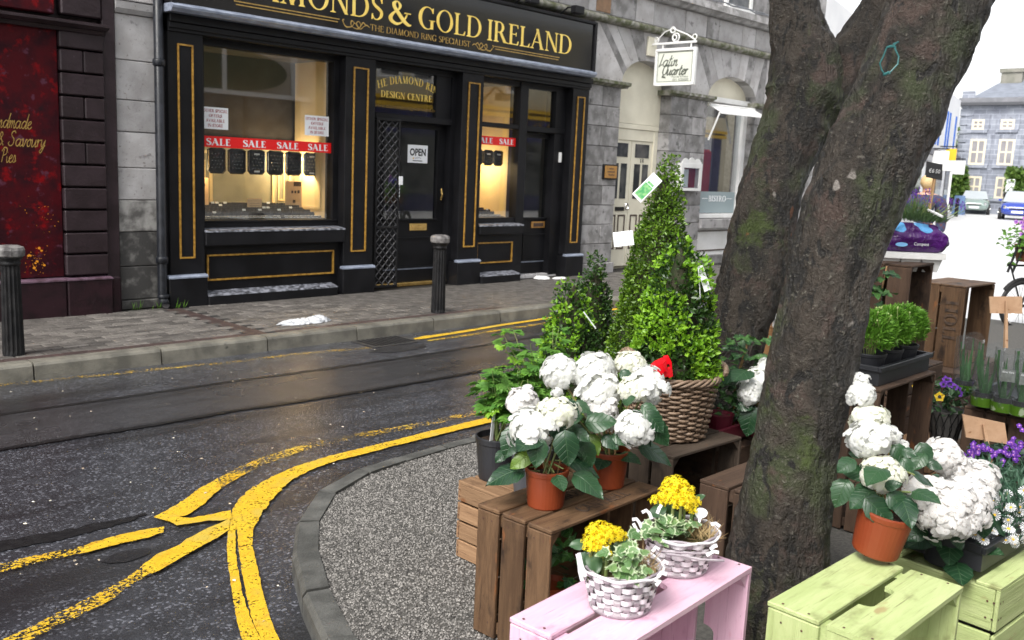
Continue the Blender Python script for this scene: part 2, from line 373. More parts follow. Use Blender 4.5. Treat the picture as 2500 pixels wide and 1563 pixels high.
BOXLT = leafmat('box_leaf_young', (.16, .36, .02), (.28, .5, .035), island=True, rough=.35, trans=.35)
BOXMD = leafmat('box_leaf_olive', (.1, .21, .014), (.17, .3, .025), island=True, rough=.35, trans=.3)
BOXBLK = leafmat('box_leaf_dark', (.02, .055, .012), (.04, .09, .015), island=True, rough=.35)
HLEAF = leafmat('hydrangea_leaf', (.011, .043, .018), (.026, .075, .028), vein=(.055, .12, .05), rough=.36, trans=.15, vs=38)
HLEAFY = leafmat('young_hydrangea_leaf', (.09, .17, .02), (.14, .24, .03), vein=(.2, .3, .08), rough=.4, trans=.3)
AQLEAF = leafmat('bright_compound_leaf', (.08, .22, .035), (.16, .34, .05), rough=.5, trans=.35)
IVYV = leafmat('variegated_ivy_leaf', (.07, .17, .05), (.17, .29, .1), edge=(.55, .64, .42), vein=(.25, .36, .18), rough=.42, trans=.25, vs=9)
IVYD = leafmat('dark_ivy_leaf', (.02, .07, .025), (.06, .16, .03), vein=(.14, .24, .1), rough=.35, vs=9)
KALLEAF = leafmat('kalanchoe_leaf', (.03, .08, .03), (.07, .14, .06), rough=.35)
HERB = leafmat('herb_leaf', (.1, .26, .025), (.2, .4, .05), island=True, rough=.45, trans=.35)
LAVLEAF = leafmat('lavender_leaf', (.07, .13, .05), (.12, .2, .08), island=True, rough=.6)
PURPLE = leafmat('purple_petal', (.12, .03, .35), (.22, .06, .5), island=True, rough=.6)
LILAC = leafmat('lilac_petal', (.4, .2, .6), (.65, .25, .6), island=True, rough=.6)
BLUEPET = leafmat('blue_petal', (.12, .1, .6), (.2, .15, .75), island=True, rough=.6)
PANSY = leafmat('yellow_petal', (.8, .5, .01), (.85, .6, .02), island=True, rough=.5)
DAISY = leafmat('white_petal', (.78, .79, .8), (.72, .73, .75), island=True, rough=.6)
ALOE = leafmat('aloe_leaf', (.03, .1, .03), (.06, .17, .05), rough=.35)
KALF = leafmat('kalanchoe_petal', (.95, .74, .008), (.93, .8, .03), island=True, rough=.5, trans=.4)
def floret_mat(name, a, b_, c, brown=.72):
    m = bpy.data.materials.new(name); m.use_nodes = True; nt = m.node_tree; b = nt.nodes['Principled BSDF']
    src = _n(nt, 'ShaderNodeNewGeometry').outputs['Random Per Island']; v = coords(nt)
    col = mixc(nt, src, a, b_); col = mixc(nt, ramp(nt, nz(nt, v, 9, 3), .55, .72), col, c)
    col = mixc(nt, ramp(nt, nz(nt, v, 22, 4), brown, brown + .05), col, (.33, .13, .05))
    nt.links.new(col, b.inputs['Base Color']); b.inputs['Roughness'].default_value = .55
    tr = _n(nt, 'ShaderNodeBsdfTranslucent', {0: col}); mx = _n(nt, 'ShaderNodeMixShader', {0: .4, 1: b.outputs[0], 2: tr.outputs[0]})
    nt.links.new(mx.outputs[0], nt.nodes['Material Output'].inputs[0]); return m
FLWHITE = floret_mat('white_floret', (.84, .84, .83), (.78, .79, .76), (.8, .81, .66))
FLCREAM = floret_mat('cream_floret', (.8, .81, .68), (.82, .82, .76), (.7, .74, .46), .8)
FLBROWN = floret_mat('fading_white_floret', (.82, .81, .8), (.77, .76, .74), (.76, .73, .68), .62)
# ------------------------------------------------------------------ ground materials
def road_mat(name, base, base2, spk, rough=(.2, .5), bsc=170, bump=.9, wet=.5):
    m = bpy.data.materials.new(name); m.use_nodes = True; nt = m.node_tree; b = nt.nodes['Principled BSDF']
    v = coords(nt, rnd=False)
    big = nz(nt, v, .9, 5, .6); mid = nz(nt, v, 9, 4, .6); fine = nz(nt, v, bsc, 3, .7)
    vor = _n(nt, 'ShaderNodeTexVoronoi', {'Vector': v, 'Scale': bsc * .75}); vd = vor.outputs['Distance']
    vc = _n(nt, 'ShaderNodeSeparateColor', {0: vor.outputs['Color']}).outputs[0]
    col = mixc(nt, ramp(nt, mid, .35, .65), base, base2)
    col = mixc(nt, ramp(nt, vc, .78, .98), col, spk)  # light aggregate specks, also painting the wet road's sparkle into the colour
    col = mixc(nt, ramp(nt, nz(nt, v, 48, 2), .77, .79), col, (.2, .2, .2))
    nt.links.new(col, b.inputs['Base Color'])
    col = mixc(nt, ramp(nt, nz(nt, coords(nt, (.25, 1.6, 1), rnd=False), 1.4, 4, .6), .45, .68), col, (.012, .012, .0135))
    nt.links.new(col, b.inputs['Base Color'])
    rr = _n(nt, 'ShaderNodeMapRange', {'Value': big, 'From Min': .35, 'From Max': .65, 'To Min': rough[0], 'To Max': rough[1]}).outputs[0]
    nt.links.new(rr, b.inputs['Roughness']); b.inputs['Specular IOR Level'].default_value = .5
    h = _n(nt, 'ShaderNodeMath', {0: vd, 1: -.8, 2: fine}, operation='MULTIPLY_ADD').outputs[0]
    st = _n(nt, 'ShaderNodeMapRange', {'Value': big, 'From Min': .35, 'From Max': .6, 'To Min': bump * .45, 'To Max': bump}).outputs[0]
    bp = _n(nt, 'ShaderNodeBump', {'Height': h, 'Strength': st, 'Distance': .006}); nt.links.new(bp.outputs[0], b.inputs['Normal'])
    b.inputs['Coat Weight'].default_value = wet; b.inputs['Coat Roughness'].default_value = .18
    bp2 = _n(nt, 'ShaderNodeBump', {'Height': h, 'Strength': .22, 'Distance': .004}); nt.links.new(bp2.outputs[0], b.inputs['Coat Normal'])
    return m
ASPH = road_mat('wet_asphalt', (.022, .023, .028), (.038, .04, .048), (.15, .155, .18), bsc=135, bump=.75, wet=.8)
ASPH2 = road_mat('smooth_asphalt_patch', (.028, .028, .031), (.04, .04, .044), (.1, .1, .108), (.22, .4), 200, .5, wet=.7)
TAR = mat('tar_seam', (.008, .008, .009), (.015, .015, .016), 20, rough=.3, bump=.5, bsc=60)
PUDDLE = road_mat('damp_asphalt', (.013, .013, .015), (.02, .02, .023), (.07, .07, .078), (.15, .35), 120, .7)
def paint_mat(name, thr):
    m = bpy.data.materials.new(name); m.use_nodes = True; nt = m.node_tree; b = nt.nodes['Principled BSDF']
    v = coords(nt, rnd=False)
    f = nz(nt, v, 70, 5, .7); g = nz(nt, v, 7, 4, .6); hgt = nz(nt, v, 160, 3, .7)
    col = mixc(nt, ramp(nt, g, .4, .65), (.66, .42, .02), (.58, .34, .012)); col = mixc(nt, ramp(nt, nz(nt, v, 25, 5), .55, .75), col, (.4, .2, .01)); col = mixc(nt, ramp(nt, nz(nt, v, 3.5, 5, .7), .52, .66), col, (.5, .36, .05)); col = mixc(nt, ramp(nt, hgt, .56, .7), col, (.3, .18, .02))
    nt.links.new(col, b.inputs['Base Color']); b.inputs['Roughness'].default_value = .5
    bp = _n(nt, 'ShaderNodeBump', {'Height': hgt, 'Strength': .6, 'Distance': .004}); nt.links.new(bp.outputs[0], b.inputs['Normal'])
    s_ = _n(nt, 'ShaderNodeMath', {0: g, 1: .5, 2: f}, operation='MULTIPLY_ADD').outputs[0]
    tr = _n(nt, 'ShaderNodeBsdfTransparent'); mx = _n(nt, 'ShaderNodeMixShader', {0: ramp(nt, s_, thr, thr + .06), 1: tr.outputs[0], 2: b.outputs[0]})
    nt.links.new(mx.outputs[0], nt.nodes['Material Output'].inputs[0]); return m
YSOLID = paint_mat('yellow_road_paint', .62); YWORN = paint_mat('worn_yellow_road_paint', .735); YFAINT = paint_mat('faint_yellow_road_paint', .79)
PAVER = mat('grey_brown_paver', (.15, .138, .125), (.085, .077, .07), 8, rough=.32, r2=.6, bump=.4, bsc=60, rnd=.35, spots=[((.22, .2, .18), 50, .66, .76)])
PAVERD = mat('dark_red_paver', (.075, .05, .045), (.05, .035, .033), 8, rough=.35, r2=.55, bump=.3, bsc=60, rnd=.15)
PAVBED = mat('paver_joint_sand', (.012, .011, .01), (.022, .02, .018), 30, rough=.8)
KERB = mat('wet_concrete_kerb', (.19, .18, .15), (.1, .095, .08), 5, rough=.3, r2=.6, bump=.35, bsc=70, rnd=.15, spots=[((.035, .033, .03), 12, .62, .75), ((.3, .3, .29), 45, .7, .78)])
KERB2 = mat('dark_kerb_stone', (.1, .1, .093), (.05, .05, .046), 7, rough=.45, r2=.65, bump=.5, bsc=90, rnd=.2, spots=[((.2, .2, .19), 20, .66, .78)])
GBED = mat('gravel_bed', (.06, .057, .052), (.1, .095, .085), 60, rough=.8, bump=.8, bsc=150)
PEBBLE = mat('pebble', (0.1815, 0.1716, 0.1595), (0.132, 0.1243, 0.1155), 20, rough=.45, island=.85)
PLAZA = mat('pale_wet_paving', (.62, .62, .62), (.55, .55, .55), 1.5, rough=.3, r2=.5, bump=.2, bsc=20)
METALC = mat('drain_iron', (.03, .03, .03), (.06, .055, .05), 20, rough=.3, bump=.4, bsc=60)

def struct(name, Mx, mt, smooth=False):
    return tag(Mx.part(name, mt, smooth=smooth), kind='structure')
# ------------------------------------------------------------------ road and markings
m = M(); m.add([(-250, -250, 0), (350, -250, 0), (350, 350, 0), (-250, 350, 0)], [(0, 1, 2, 3)]); road = struct('road', m, ASPH)
def strip(name, U_, L_, mt, h, parent, jag=.0, n=10):
    """a painted or laid strip between two edge polylines, subdivided and given ragged edges"""
    def dens(P):
        P = [Vector((p[0], p[1], 0)) for p in P]; acc = [0]
        for a, b in zip(P, P[1:]): acc.append(acc[-1] + (b - a).length)
        return P, acc
    PU, AU = dens(U_); PL, AL = dens(L_)
    def samp(P, A, t):
        d = t * A[-1]
        for i in range(len(A) - 1):
            if d <= A[i + 1] + 1e-9:
                return P[i].lerp(P[i + 1], (d - A[i]) / max(1e-9, A[i + 1] - A[i]))
        return P[-1]
    k = max(n, int(max(AU[-1], AL[-1]) / .02)); vs = []
    for i in range(k + 1):
        t = i / k; a = samp(PU, AU, t); b = samp(PL, AL, t); d = (a - b).normalized() if (a - b).length > 1e-6 else Vector((0, 1, 0))
        a = a + d * jag * (noise.noise(a * 30) + .5 * noise.noise(a * 90)); b = b - d * jag * (noise.noise(b * 30 + Vector((7, 0, 0))) + .5 * noise.noise(b * 90))
        vs += [(a.x, a.y, h), (b.x, b.y, h)]
    Mx = M().add(vs, [(2 * i, 2 * i + 1, 2 * i + 3, 2 * i + 2) for i in range(k)])
    return Mx.part(name, mt, parent)
KO = [(3.611, 3.727), (3.357, 3.721), (3.015, 3.69), (2.739, 3.652), (2.401, 3.51), (2.124, 3.253), (1.929, 2.983), (1.771, 2.669), (1.636, 2.346), (1.5, 1.95), (1.38, 1.5)]
KI = [(3.59, 3.635), (3.348, 3.63), (3.03, 3.6), (2.76, 3.56), (2.456, 3.425), (2.211, 3.195), (2.031, 2.94), (1.87, 2.636), (1.73, 2.299), (1.6, 1.92), (1.48, 1.48)]
SEAM1 = [(-6, 6.05), (1.853, 6.01), (2.566, 5.997), (3.422, 6.0), (4.186, 5.96), (5.059, 5.954), (5.746, 5.973), (6.728, 6.03), (12, 6.2)]
SEAM2 = [(-6, 5.32), (1.621, 5.299), (2.477, 5.27), (3.026, 5.28), (3.357, 5.245), (4.022, 5.218), (4.516, 5.212), (5.027, 5.214), (5.695, 5.25), (12, 5.5)]
strip('asphalt_patch', [(x, y - .02) for x, y in SEAM1], [(x, y + .02) for x, y in SEAM2], ASPH2, .004, road)
strip('tar_seam', [(x, y + .022) for x, y in SEAM1], [(x, y - .022) for x, y in SEAM1], TAR, .008, road, .012)
strip('tar_seam', [(x, y + .024) for x, y in SEAM2], [(x, y - .024) for x, y in SEAM2], TAR, .008, road, .014)
strip('tar_seam', [(-1, 4.1), (1.208, 4.03), (1.442, 3.985), (1.675, 3.965), (1.8, 3.95)], [(-1, 3.98), (1.208, 3.92), (1.442, 3.88), (1.675, 3.9), (1.8, 3.93)], TAR, .004, road, .02)
for k, (cx, cy, rx, ry) in enumerate([(1.55, 3.56, .1, .05), (5.2, 6.3, .3, .12)]):
    pl = [(cx + rx * cos(a) * (1 + .3 * noise.noise(Vector((cos(a), sin(a), k * 3.7)) * 1.7)), cy + ry * sin(a) * (1 + .3 * noise.noise(Vector((cos(a), sin(a), k * 5.1 + 9)) * 1.7))) for a in [2 * pi * i / 40 for i in range(40)]]
    M().add([(x, y, .0035) for x, y in pl], [tuple(range(40))]).part('damp_patch', PUDDLE, road)
J = .011
strip('yellow_line', [(9, 4.2), (4.034, 4.165), (3.701, 4.155), (3.434, 4.14), (3.176, 4.13), (2.926, 4.125), (2.665, 4.08), (2.489, 4.015), (2.344, 3.945), (2.22, 3.854), (2.102, 3.729), (1.975, 3.532)],
      [(9, 4.1), (3.931, 4.07), (3.648, 4.06), (3.362, 4.051), (3.103, 4.035), (2.903, 4.03), (2.752, 4.0), (2.573, 3.93), (2.448, 3.846), (2.347, 3.76), (2.197, 3.62), (2.055, 3.465)], YSOLID, .012, road, J)
strip('yellow_line', [(1.975, 3.532), (1.874, 3.365), (1.783, 3.191), (1.674, 2.966), (1.579, 2.766), (1.536, 2.664), (1.475, 2.523), (1.4, 2.3)],
      [(1.999, 3.512), (1.901, 3.342), (1.811, 3.167), (1.702, 2.942), (1.617, 2.733), (1.583, 2.623), (1.526, 2.478), (1.455, 2.26)], YSOLID, .012, road, .004)
strip('yellow_line', [(2.005, 3.506), (1.91, 3.335), (1.821, 3.159), (1.712, 2.933), (1.6185, 2.732), (1.5845, 2.6225), (1.5275, 2.4775), (1.456, 2.26)],
      [(2.055, 3.465), (1.955, 3.297), (1.869, 3.118), (1.759, 2.893), (1.668, 2.688), (1.628, 2.583), (1.577, 2.433), (1.5, 2.2)], YSOLID, .0125, road, .004)
strip('yellow_line', [(2.037, 3.628), (1.923, 3.599), (1.777, 3.535), (1.729, 3.497), (1.636, 3.479), (1.536, 3.41)], [(1.968, 3.515), (1.883, 3.469), (1.751, 3.414), (1.666, 3.371), (1.561, 3.321), (1.49, 3.31)], YSOLID, .016, road, .007)
strip('yellow_line', [(1.561, 3.429), (1.448, 3.348), (1.303, 3.286), (1.197, 3.246), (1.065, 3.196), (.9, 3.14)], [(1.534, 3.325), (1.456, 3.293), (1.322, 3.203), (1.217, 3.166), (1.096, 3.129), (.95, 3.07)], YWORN, .012, road, .01)
strip('yellow_line', [(9, 4.42), (4.185, 4.345), (3.927, 4.335), (3.667, 4.344), (3.429, 4.366), (3.209, 4.385), (2.982, 4.39)], [(9, 4.34), (4.101, 4.26), (3.85, 4.25), (3.6, 4.263), (3.366, 4.284), (3.147, 4.3), (2.915, 4.298)], YFAINT, .012, road, .01)
strip('yellow_line', [(2.982, 4.39), (2.796, 4.36), (2.619, 4.323), (2.428, 4.246), (2.269, 4.16)], [(2.915, 4.298), (2.729, 4.255), (2.546, 4.204), (2.356, 4.106), (2.211, 4.022)], YWORN, .012, road, .008)
strip('yellow_line', [(2.269, 4.16), (2.144, 4.091), (2.022, 4.001), (1.912, 3.926), (1.797, 3.864)], [(2.211, 4.022), (2.131, 3.955), (2.034, 3.866), (1.93, 3.806), (1.824, 3.779)], YSOLID, .012, road, .01)
strip('yellow_line', [(1.822, 3.80), (1.875, 3.79), (1.913, 3.748), (1.987, 3.733), (2.094, 3.723)], [(1.825, 3.705), (1.871, 3.691), (1.954, 3.672), (1.997, 3.636), (2.045, 3.621)], YSOLID, .016, road, .006)
strip('yellow_line', [(1.783, 3.735), (1.713, 3.756), (1.605, 3.765), (1.501, 3.76), (1.419, 3.745)], [(1.751, 3.678), (1.679, 3.664), (1.583, 3.671), (1.479, 3.674), (1.412, 3.675)], YSOLID, .0125, road, .008)
strip('yellow_line', [(1.419, 3.745), (1.293, 3.765), (1.182, 3.776), (.9, 3.79)], [(1.412, 3.675), (1.283, 3.694), (1.192, 3.691), (.9, 3.7)], YWORN, .0125, road, .008)
strip('yellow_line', [(5.6, 6.6), (5.773, 6.649), (5.861, 6.635), (6.314, 6.666), (6.905, 6.73), (7.678, 6.77), (14, 6.95)], [(5.58, 6.55), (5.692, 6.53), (5.815, 6.553), (6.223, 6.578), (6.8, 6.649), (7.567, 6.69), (14, 6.87)], YSOLID, .004, road, .006)
strip('yellow_line', [(5.641, 6.462), (5.98, 6.474), (6.31, 6.491), (6.856, 6.532), (7.373, 6.556), (14, 6.75)], [(5.629, 6.414), (5.93, 6.419), (6.251, 6.43), (6.794, 6.473), (7.32, 6.476), (14, 6.67)], YWORN, .004, road, .006)
strip('yellow_line', [(-4, 6.9), (2.114, 6.83), (2.326, 6.794), (2.601, 6.774), (2.826, 6.731), (3.144, 6.712), (3.313, 6.682), (3.784, 6.627), (4.3, 6.616), (5.0, 6.5)], [(-4, 6.82), (2.092, 6.76), (2.309, 6.725), (2.584, 6.71), (2.804, 6.67), (3.121, 6.643), (3.285, 6.615), (3.757, 6.56), (4.3, 6.545), (5.0, 6.44)], YFAINT, .004, road, .008)
# drain cover in the gutter
m = M(); m.box((5.02, 6.44, .001), (5.56, 6.79, .009), .003); dc = m.part('drain_cover', METALC, road)
m = M()
for i in range(9): m.box((5.06 + i * .053, 6.47, .0091), (5.09 + i * .053, 6.76, .012))
m.part('grating_bar', IRON, dc, world=False)
# scattered light specks of litter and blossom on the road: too many to count
m = M()
for i in range(260):
    x, y = (U(1.0, 6.8), U(2.4, 6.8)); s_ = U(.003, .011); a = U(0, 6)
    if any(abs(x - k[0]) < .1 for k in ()): continue
    if x > 1.9 and y < 3.8: continue
    h = .0135
    m.add([(x + s_ * cos(a + q * pi / 2) * (1, .6, 1, .6)[q], y + s_ * sin(a + q * pi / 2) * (1, .6, 1, .6)[q], h + (.003 if q == 1 else 0)) for q in range(4)], [(0, 1, 2, 3)])
m.part('blossom_specks', mat('fallen_specks', (.62, .6, .5), (.45, .35, .25), 3, rough=.7, island=.4), road)['kind'] = 'stuff'

# ------------------------------------------------------------------ far pavement with kerb and pavers
PZ = .12
m = M(); m.box((-8, 6.96, -.05), (18.5, 12.0, PZ - .006)); pavement = struct('pavement', m, PAVBED)
kb = M()
far_kerb = tag(M().box((-8, 6.83, -.05), (18.5, 6.955, .02)).part('kerb', PAVBED), kind='structure')
kx = [-7.9 + .93 * i for i in range(29)]
for a, b in zip(kx, kx[1:]):
    o_ = U(-.004, .004)
    yb = 6.965; q = .022
    prof = [(6.82 + o_, -.02), (yb, -.02), (yb, PZ + .002), (6.845 + o_ + q, PZ + .002), (6.838 + o_ + .004, PZ - .006), (6.832 + o_, PZ - q)]
    M().prism([(p[0], p[1]) for p in prof], a + .006, b - .006, ax='x').part('kerbstone', KERB, far_kerb)
pmesh = [M().box((-.0955, -.0455, -.02), (.0955, .0455, .004 - .001 * k), .006).mesh('paver', PAVER) for k in range(2)]
pmeshd = M().box((-.0985, -.0485, -.02), (.0985, .0485, .004), .004).mesh('paver_dark', PAVERD)
rest = M(); cnt = 0; cand = []
rows = [7.02 + .1 * i for i in range(17)]
for ri, y in enumerate(rows):
    for c in range(-5, 66):
        x = .9 + .2 * c + (.1 if ri % 2 else 0)
        if 4.12 < x < 4.34: continue
        cand.append((((x - .2) ** 2 + (y - .0) ** 2), x, y, ri))
cand.sort()
nvis = 0
for d, x, y, ri in cand:
    vis = x > .85 * (y - 7) + 1.75
    if vis and nvis < 299:
        nvis += 1
        inst('paver', pmeshd if ri < 1 else pmesh[nvis % 2], pavement, Matrix.Translation((x, y, PZ - .003 + U(-.0015, .0015))) @ Matrix.Rotation(U(-.012, .012), 4, 'Z') @ Matrix.Rotation(U(-.01, .01), 4, 'X'))
    else:
        rest.box((x - .0975, y - .0475, PZ - .02), (x + .0975, y + .0475, PZ + U(-.001, .002)), .003)
o = rest.part('paver_field', PAVER, pavement); o['kind'] = 'stuff'
m = M(); m.box((4.15, 6.98, PZ - .02), (4.30, 8.6, PZ - .002), .003); ch = m.part('drain_channel', PAVERD, pavement)
# ------------------------------------------------------------------ near gravel island
GZ = .09
poly = KI + [(1.3, -4), (12, -4), (12, 3.66), (3.7, 3.65)]
m = M(); m.add([(x, y, GZ - .006) for x, y in poly], [tuple(range(len(poly)))[::-1]]); island = struct('gravel_island', m, GBED)
m = M(); m.add([(9.0, -30, .02), (90, -60, .02), (90, 60, .02), (20.5, 30, .02), (18.6, 7.6, .02), (12.2, 3.9, .02), (12.0, -4, .02)], [tuple(range(7))]); struct('plaza', m, PLAZA)
def in_poly(x, y, P):
    c = np.zeros(len(x), bool); j = len(P) - 1
    for i in range(len(P)):
        xi, yi = P[i]; xj, yj = P[j]
        t = ((yi > y) != (yj > y)) & (x < (xj - xi) * (y - yi) / (yj - yi + 1e-12) + xi); c ^= t; j = i
    return c
n = 125000; xs = RNG.uniform(1.45, 4.3, n); ys = RNG.uniform(1.1, 3.64, n)
k = in_poly(xs, ys, poly) & ~((xs > 2.15) & (ys < 1.72)); xs, ys = xs[k], ys[k]; n = len(xs)
sz = RNG.uniform(.003, .0062, n); an = RNG.uniform(0, 6.28, n); el = RNG.uniform(.5, 1.0, n); hz = RNG.uniform(.45, .9, n)
oc = np.array([[1, 0, 0], [0, 1, 0], [-1, 0, 0], [0, -1, 0], [0, 0, 1]]) ; FC = np.array([[0, 1, 4], [1, 2, 4], [2, 3, 4], [3, 0, 4]])
V = np.zeros((n, 5, 3)); ca, sa = np.cos(an), np.sin(an)
for i in range(5):
    jx = oc[i, 0] * sz * RNG.uniform(.8, 1.25, n) + (RNG.uniform(-.4, .4, n) * sz if i == 4 else 0); jy = oc[i, 1] * sz * el
    V[:, i, 0] = xs + jx * ca - jy * sa; V[:, i, 1] = ys + jx * sa + jy * ca
    V[:, i, 2] = GZ - .005 + (oc[i, 2] * hz * sz * 1.3) + RNG.uniform(0, .0015, n)
F = (np.arange(n)[:, None, None] * 5 + FC[None]).reshape(-1, 3)
tag(inst('gravel', np_mesh('gravel', V.reshape(-1, 3), F, PEBBLE)), kind='stuff')
KO = [(a + (c - a) * .24, b + (d - b) * .24) for (a, b), (c, d) in zip(KO, KI)]
near_kerb = tag(M().prism([(x, y) for x, y in KO] + [(x, y) for x, y in KI[::-1]], -.02, .03).part('kerb', GBED), kind='structure')
for i in range(len(KO) - 1):
    a, b, c, d = Vector((*KO[i], 0)), Vector((*KO[i + 1], 0)), Vector((*KI[i + 1], 0)), Vector((*KI[i], 0))
    g1 = (b - a).normalized() * .006; g2 = (c - d).normalized() * .006; top = .098 + U(-.004, .004)
    out = ((a + b) / 2 - (c + d) / 2).normalized() * .016
    a, b, c, d = a + g1, b - g1, c - g2, d + g2; i_ = (out * -.45)
    M().add([(*(a + out).xy, -.02), (*(b + out).xy, -.02), (*c.xy, -.02), (*d.xy, -.02), (*(a + out).xy, top - .02), (*(b + out).xy, top - .02), (*a.xy, top), (*b.xy, top), (*(c + i_ * .2).xy, top), (*(d + i_ * .2).xy, top), (*c.xy, top - .012), (*d.xy, top - .012)],
            [(0, 1, 5, 4), (4, 5, 7, 6), (6, 7, 8, 9), (9, 8, 10, 11), (11, 10, 2, 3), (0, 4, 6, 9, 11, 3), (1, 2, 10, 8, 7, 5)]).part('kerbstone', KERB2, near_kerb)
for i in range(9):
    M().box((3.62 + i * .9, 3.64, -.02), (3.62 + i * .9 + .888, 3.74, .097 + U(-.003, .003)), .012).part('kerbstone', KERB2, near_kerb)
# ------------------------------------------------------------------ a small roman letter set drawn from strokes
def _ring(cx, cy, rx, ry, ix, iy, a0, a1, n=14, sx=0):
    q = []
    for k in range(n):
        t0 = radians(a0 + (a1 - a0) * k / n); t1 = radians(a0 + (a1 - a0) * (k + 1) / n)
        q.append([(cx + rx * cos(t0), cy + ry * sin(t0)), (cx + rx * cos(t1), cy + ry * sin(t1)), (cx + sx + ix * cos(t1), cy + iy * sin(t1)), (cx + sx + ix * cos(t0), cy + iy * sin(t0))])
    return q
def _spine(P, W, n=8):
    """ribbon along a smooth path; W half widths"""
    pts = []; ws = []
    m = len(P)
    for i in range(m - 1):
        p0, p1, p2, p3 = P[max(0, i - 1)], P[i], P[i + 1], P[min(m - 1, i + 2)]
        for k in range(n):
            t = k / n
            f = lambda a, b, c, d: .5 * (2 * b + (c - a) * t + (2 * a - 5 * b + 4 * c - d) * t * t + (3 * b - a - 3 * c + d) * t ** 3)
            pts.append((f(p0[0], p1[0], p2[0], p3[0]), f(p0[1], p1[1], p2[1], p3[1]))); ws.append(W[i] + (W[i + 1] - W[i]) * t)
    pts.append(P[-1]); ws.append(W[-1]); L = []
    for i, p in enumerate(pts):
        a = pts[max(0, i - 1)]; b = pts[min(len(pts) - 1, i + 1)]; dx, dy = b[0] - a[0], b[1] - a[1]; l = sqrt(dx * dx + dy * dy) or 1
        nx, ny = -dy / l * ws[i], dx / l * ws[i]; L.append(((p[0] + nx, p[1] + ny), (p[0] - nx, p[1] - ny)))
    return [[L[i][0], L[i + 1][0], L[i + 1][1], L[i][1]] for i in range(len(L) - 1)]
def roman(ch, T=.13, t=.05, serif=True):
    R = lambda x0, y0, x1, y1: [(x0, y0), (x1, y0), (x1, y1), (x0, y1)]
    D = lambda xa, ya, xb, yb, w_: [(xa - w_ / 2, ya), (xa + w_ / 2, ya), (xb + w_ / 2, yb), (xb - w_ / 2, yb)]
    sh = .04
    def SF(x, y, w_=None, e=.075):
        if not serif: return []
        w_ = T if w_ is None else w_; s = 1 if y < .5 else -1; y0 = 0 if y < .5 else 1
        return [[(x - w_ / 2 - e, y0), (x + w_ / 2 + e, y0), (x + w_ / 2 + e, y0 + s * sh * .7), (x + w_ / 2, y0 + s * sh * 1.9), (x - w_ / 2, y0 + s * sh * 1.9), (x - w_ / 2 - e, y0 + s * sh * .7)]]
    ST = lambda x, w_=None: [R(x - (w_ or T) / 2, .03, x + (w_ or T) / 2, .97)] + SF(x, 0, w_) + SF(x, 1, w_)
    x = .08 + T / 2
    if ch == 'I': return ST(x), 2 * x
    if ch == 'H': return ST(x) + ST(.66 + T / 2) + [R(x, .49, .66 + T / 2, .49 + t)], .74 + T
    if ch == 'T': c = .36; return [R(c - T / 2, .03, c + T / 2, .97)] + SF(c, 0) + [R(.02, 1 - t, .7, 1), [(.02, .82), (.05, .82), (.08, 1 - t), (.02, 1 - t)], [(.67, .82), (.7, .82), (.7, 1 - t), (.64, 1 - t)]], .72
    if ch in 'LEF':
        g = ST(x); w_ = .56
        if ch in 'LE': g += [R(x, 0, w_, t), [(w_ - .07, t), (w_, t), (w_ + .03, .2), (w_, .2)]]
        if ch in 'EF': g += [R(x, 1 - t, w_ - .03, 1), [(w_ - .1, 1 - t), (w_ - .03, 1 - t), (w_ - .02, .82), (w_ - .045, .82)], R(x, .5, w_ - .12, .5 + t), R(w_ - .14, .43, w_ - .115, .62)]
        return g, w_ + .04
    if ch == 'D': return ST(x) + [R(x, 0, .36, t), R(x, 1 - t, .36, 1)] + _ring(.34, .5, .46, .5, .46 - T * 1.05, .5 - t, -90, 90), .84
    if ch in 'PRB':
        g = ST(x) + [R(x, 1 - t, .32, 1), R(x, .46, .32, .46 + t)] + _ring(.3, .73, .27, .27, .27 - T, .27 - t, -90, 90, 10)
        if ch == 'R': g += [[(.3, .5), (.44, .5), (.74, .0), (.57, .0)]] + ([[(.57, 0), (.82, 0), (.82, .03), (.72, .05)]] if serif else []); return g, .78
        if ch == 'B': g += [R(x, 0, .32, t)] + _ring(.3, .25, .31, .255, .31 - T, .255 - t, -90, 90, 10); return g, .66
        return g, .6
    if ch == 'A': return [D(.07, .0, .4, 1.0, t * 1.1), D(.67, 0, .36, 1.02, T * 1.12), R(.2, .32, .56, .32 + t)] + SF(.07, 0, t, .09) + SF(.67, 0, T, .06), .8
    if ch == 'V': return [D(.38, 0, .08, 1, T * 1.1), D(.38, 0, .68, 1, t * 1.1)] + SF(.08, 1, T, .06) + SF(.68, 1, t, .08), .76
    if ch == 'M': return [D(.1, 0, .17, 1, t), D(.46, 0, .18, 1, T * 1.1), D(.46, 0, .76, 1, t * 1.1), D(.84, 0, .78, 1, T)] + SF(.1, 0, t, .09) + SF(.84, 0, T, .06), 1.0
    if ch == 'N': return [R(.1, 0, .1 + t, 1), D(.7, 0, .14, 1, T * 1.15), R(.68, .0, .68 + t, 1)] + SF(.1 + t / 2, 0, t, .09) + SF(.68 + t / 2, 1, t, .09) + SF(.1, 1, t, .08), .82
    if ch == 'W': return [D(.28, 0, .06, 1, T), D(.3, 0, .52, 1, t), D(.72, 0, .5, 1, T), D(.74, 0, .96, 1, t)] + SF(.06, 1, T, .05) + SF(.96, 1, t, .06), 1.02
    if ch == 'O': return _ring(.44, .5, .42, .52, .42 - T, .52 - t, 0, 360, 28), .88
    if ch in 'CG':
        g = _ring(.44, .5, .42, .52, .42 - T, .52 - t, 48, 312, 22, .03) + [[(.66, .86), (.72, .98), (.745, .98), (.745, .74), (.71, .74)]]
        if ch == 'G': g += [R(.62, .02, .62 + T, .42)] + [R(.54, .42 - t * .6, .84, .42)]; return g, .84
        return g + [[(.66, .14), (.72, .04), (.76, .2), (.72, .22)]], .78
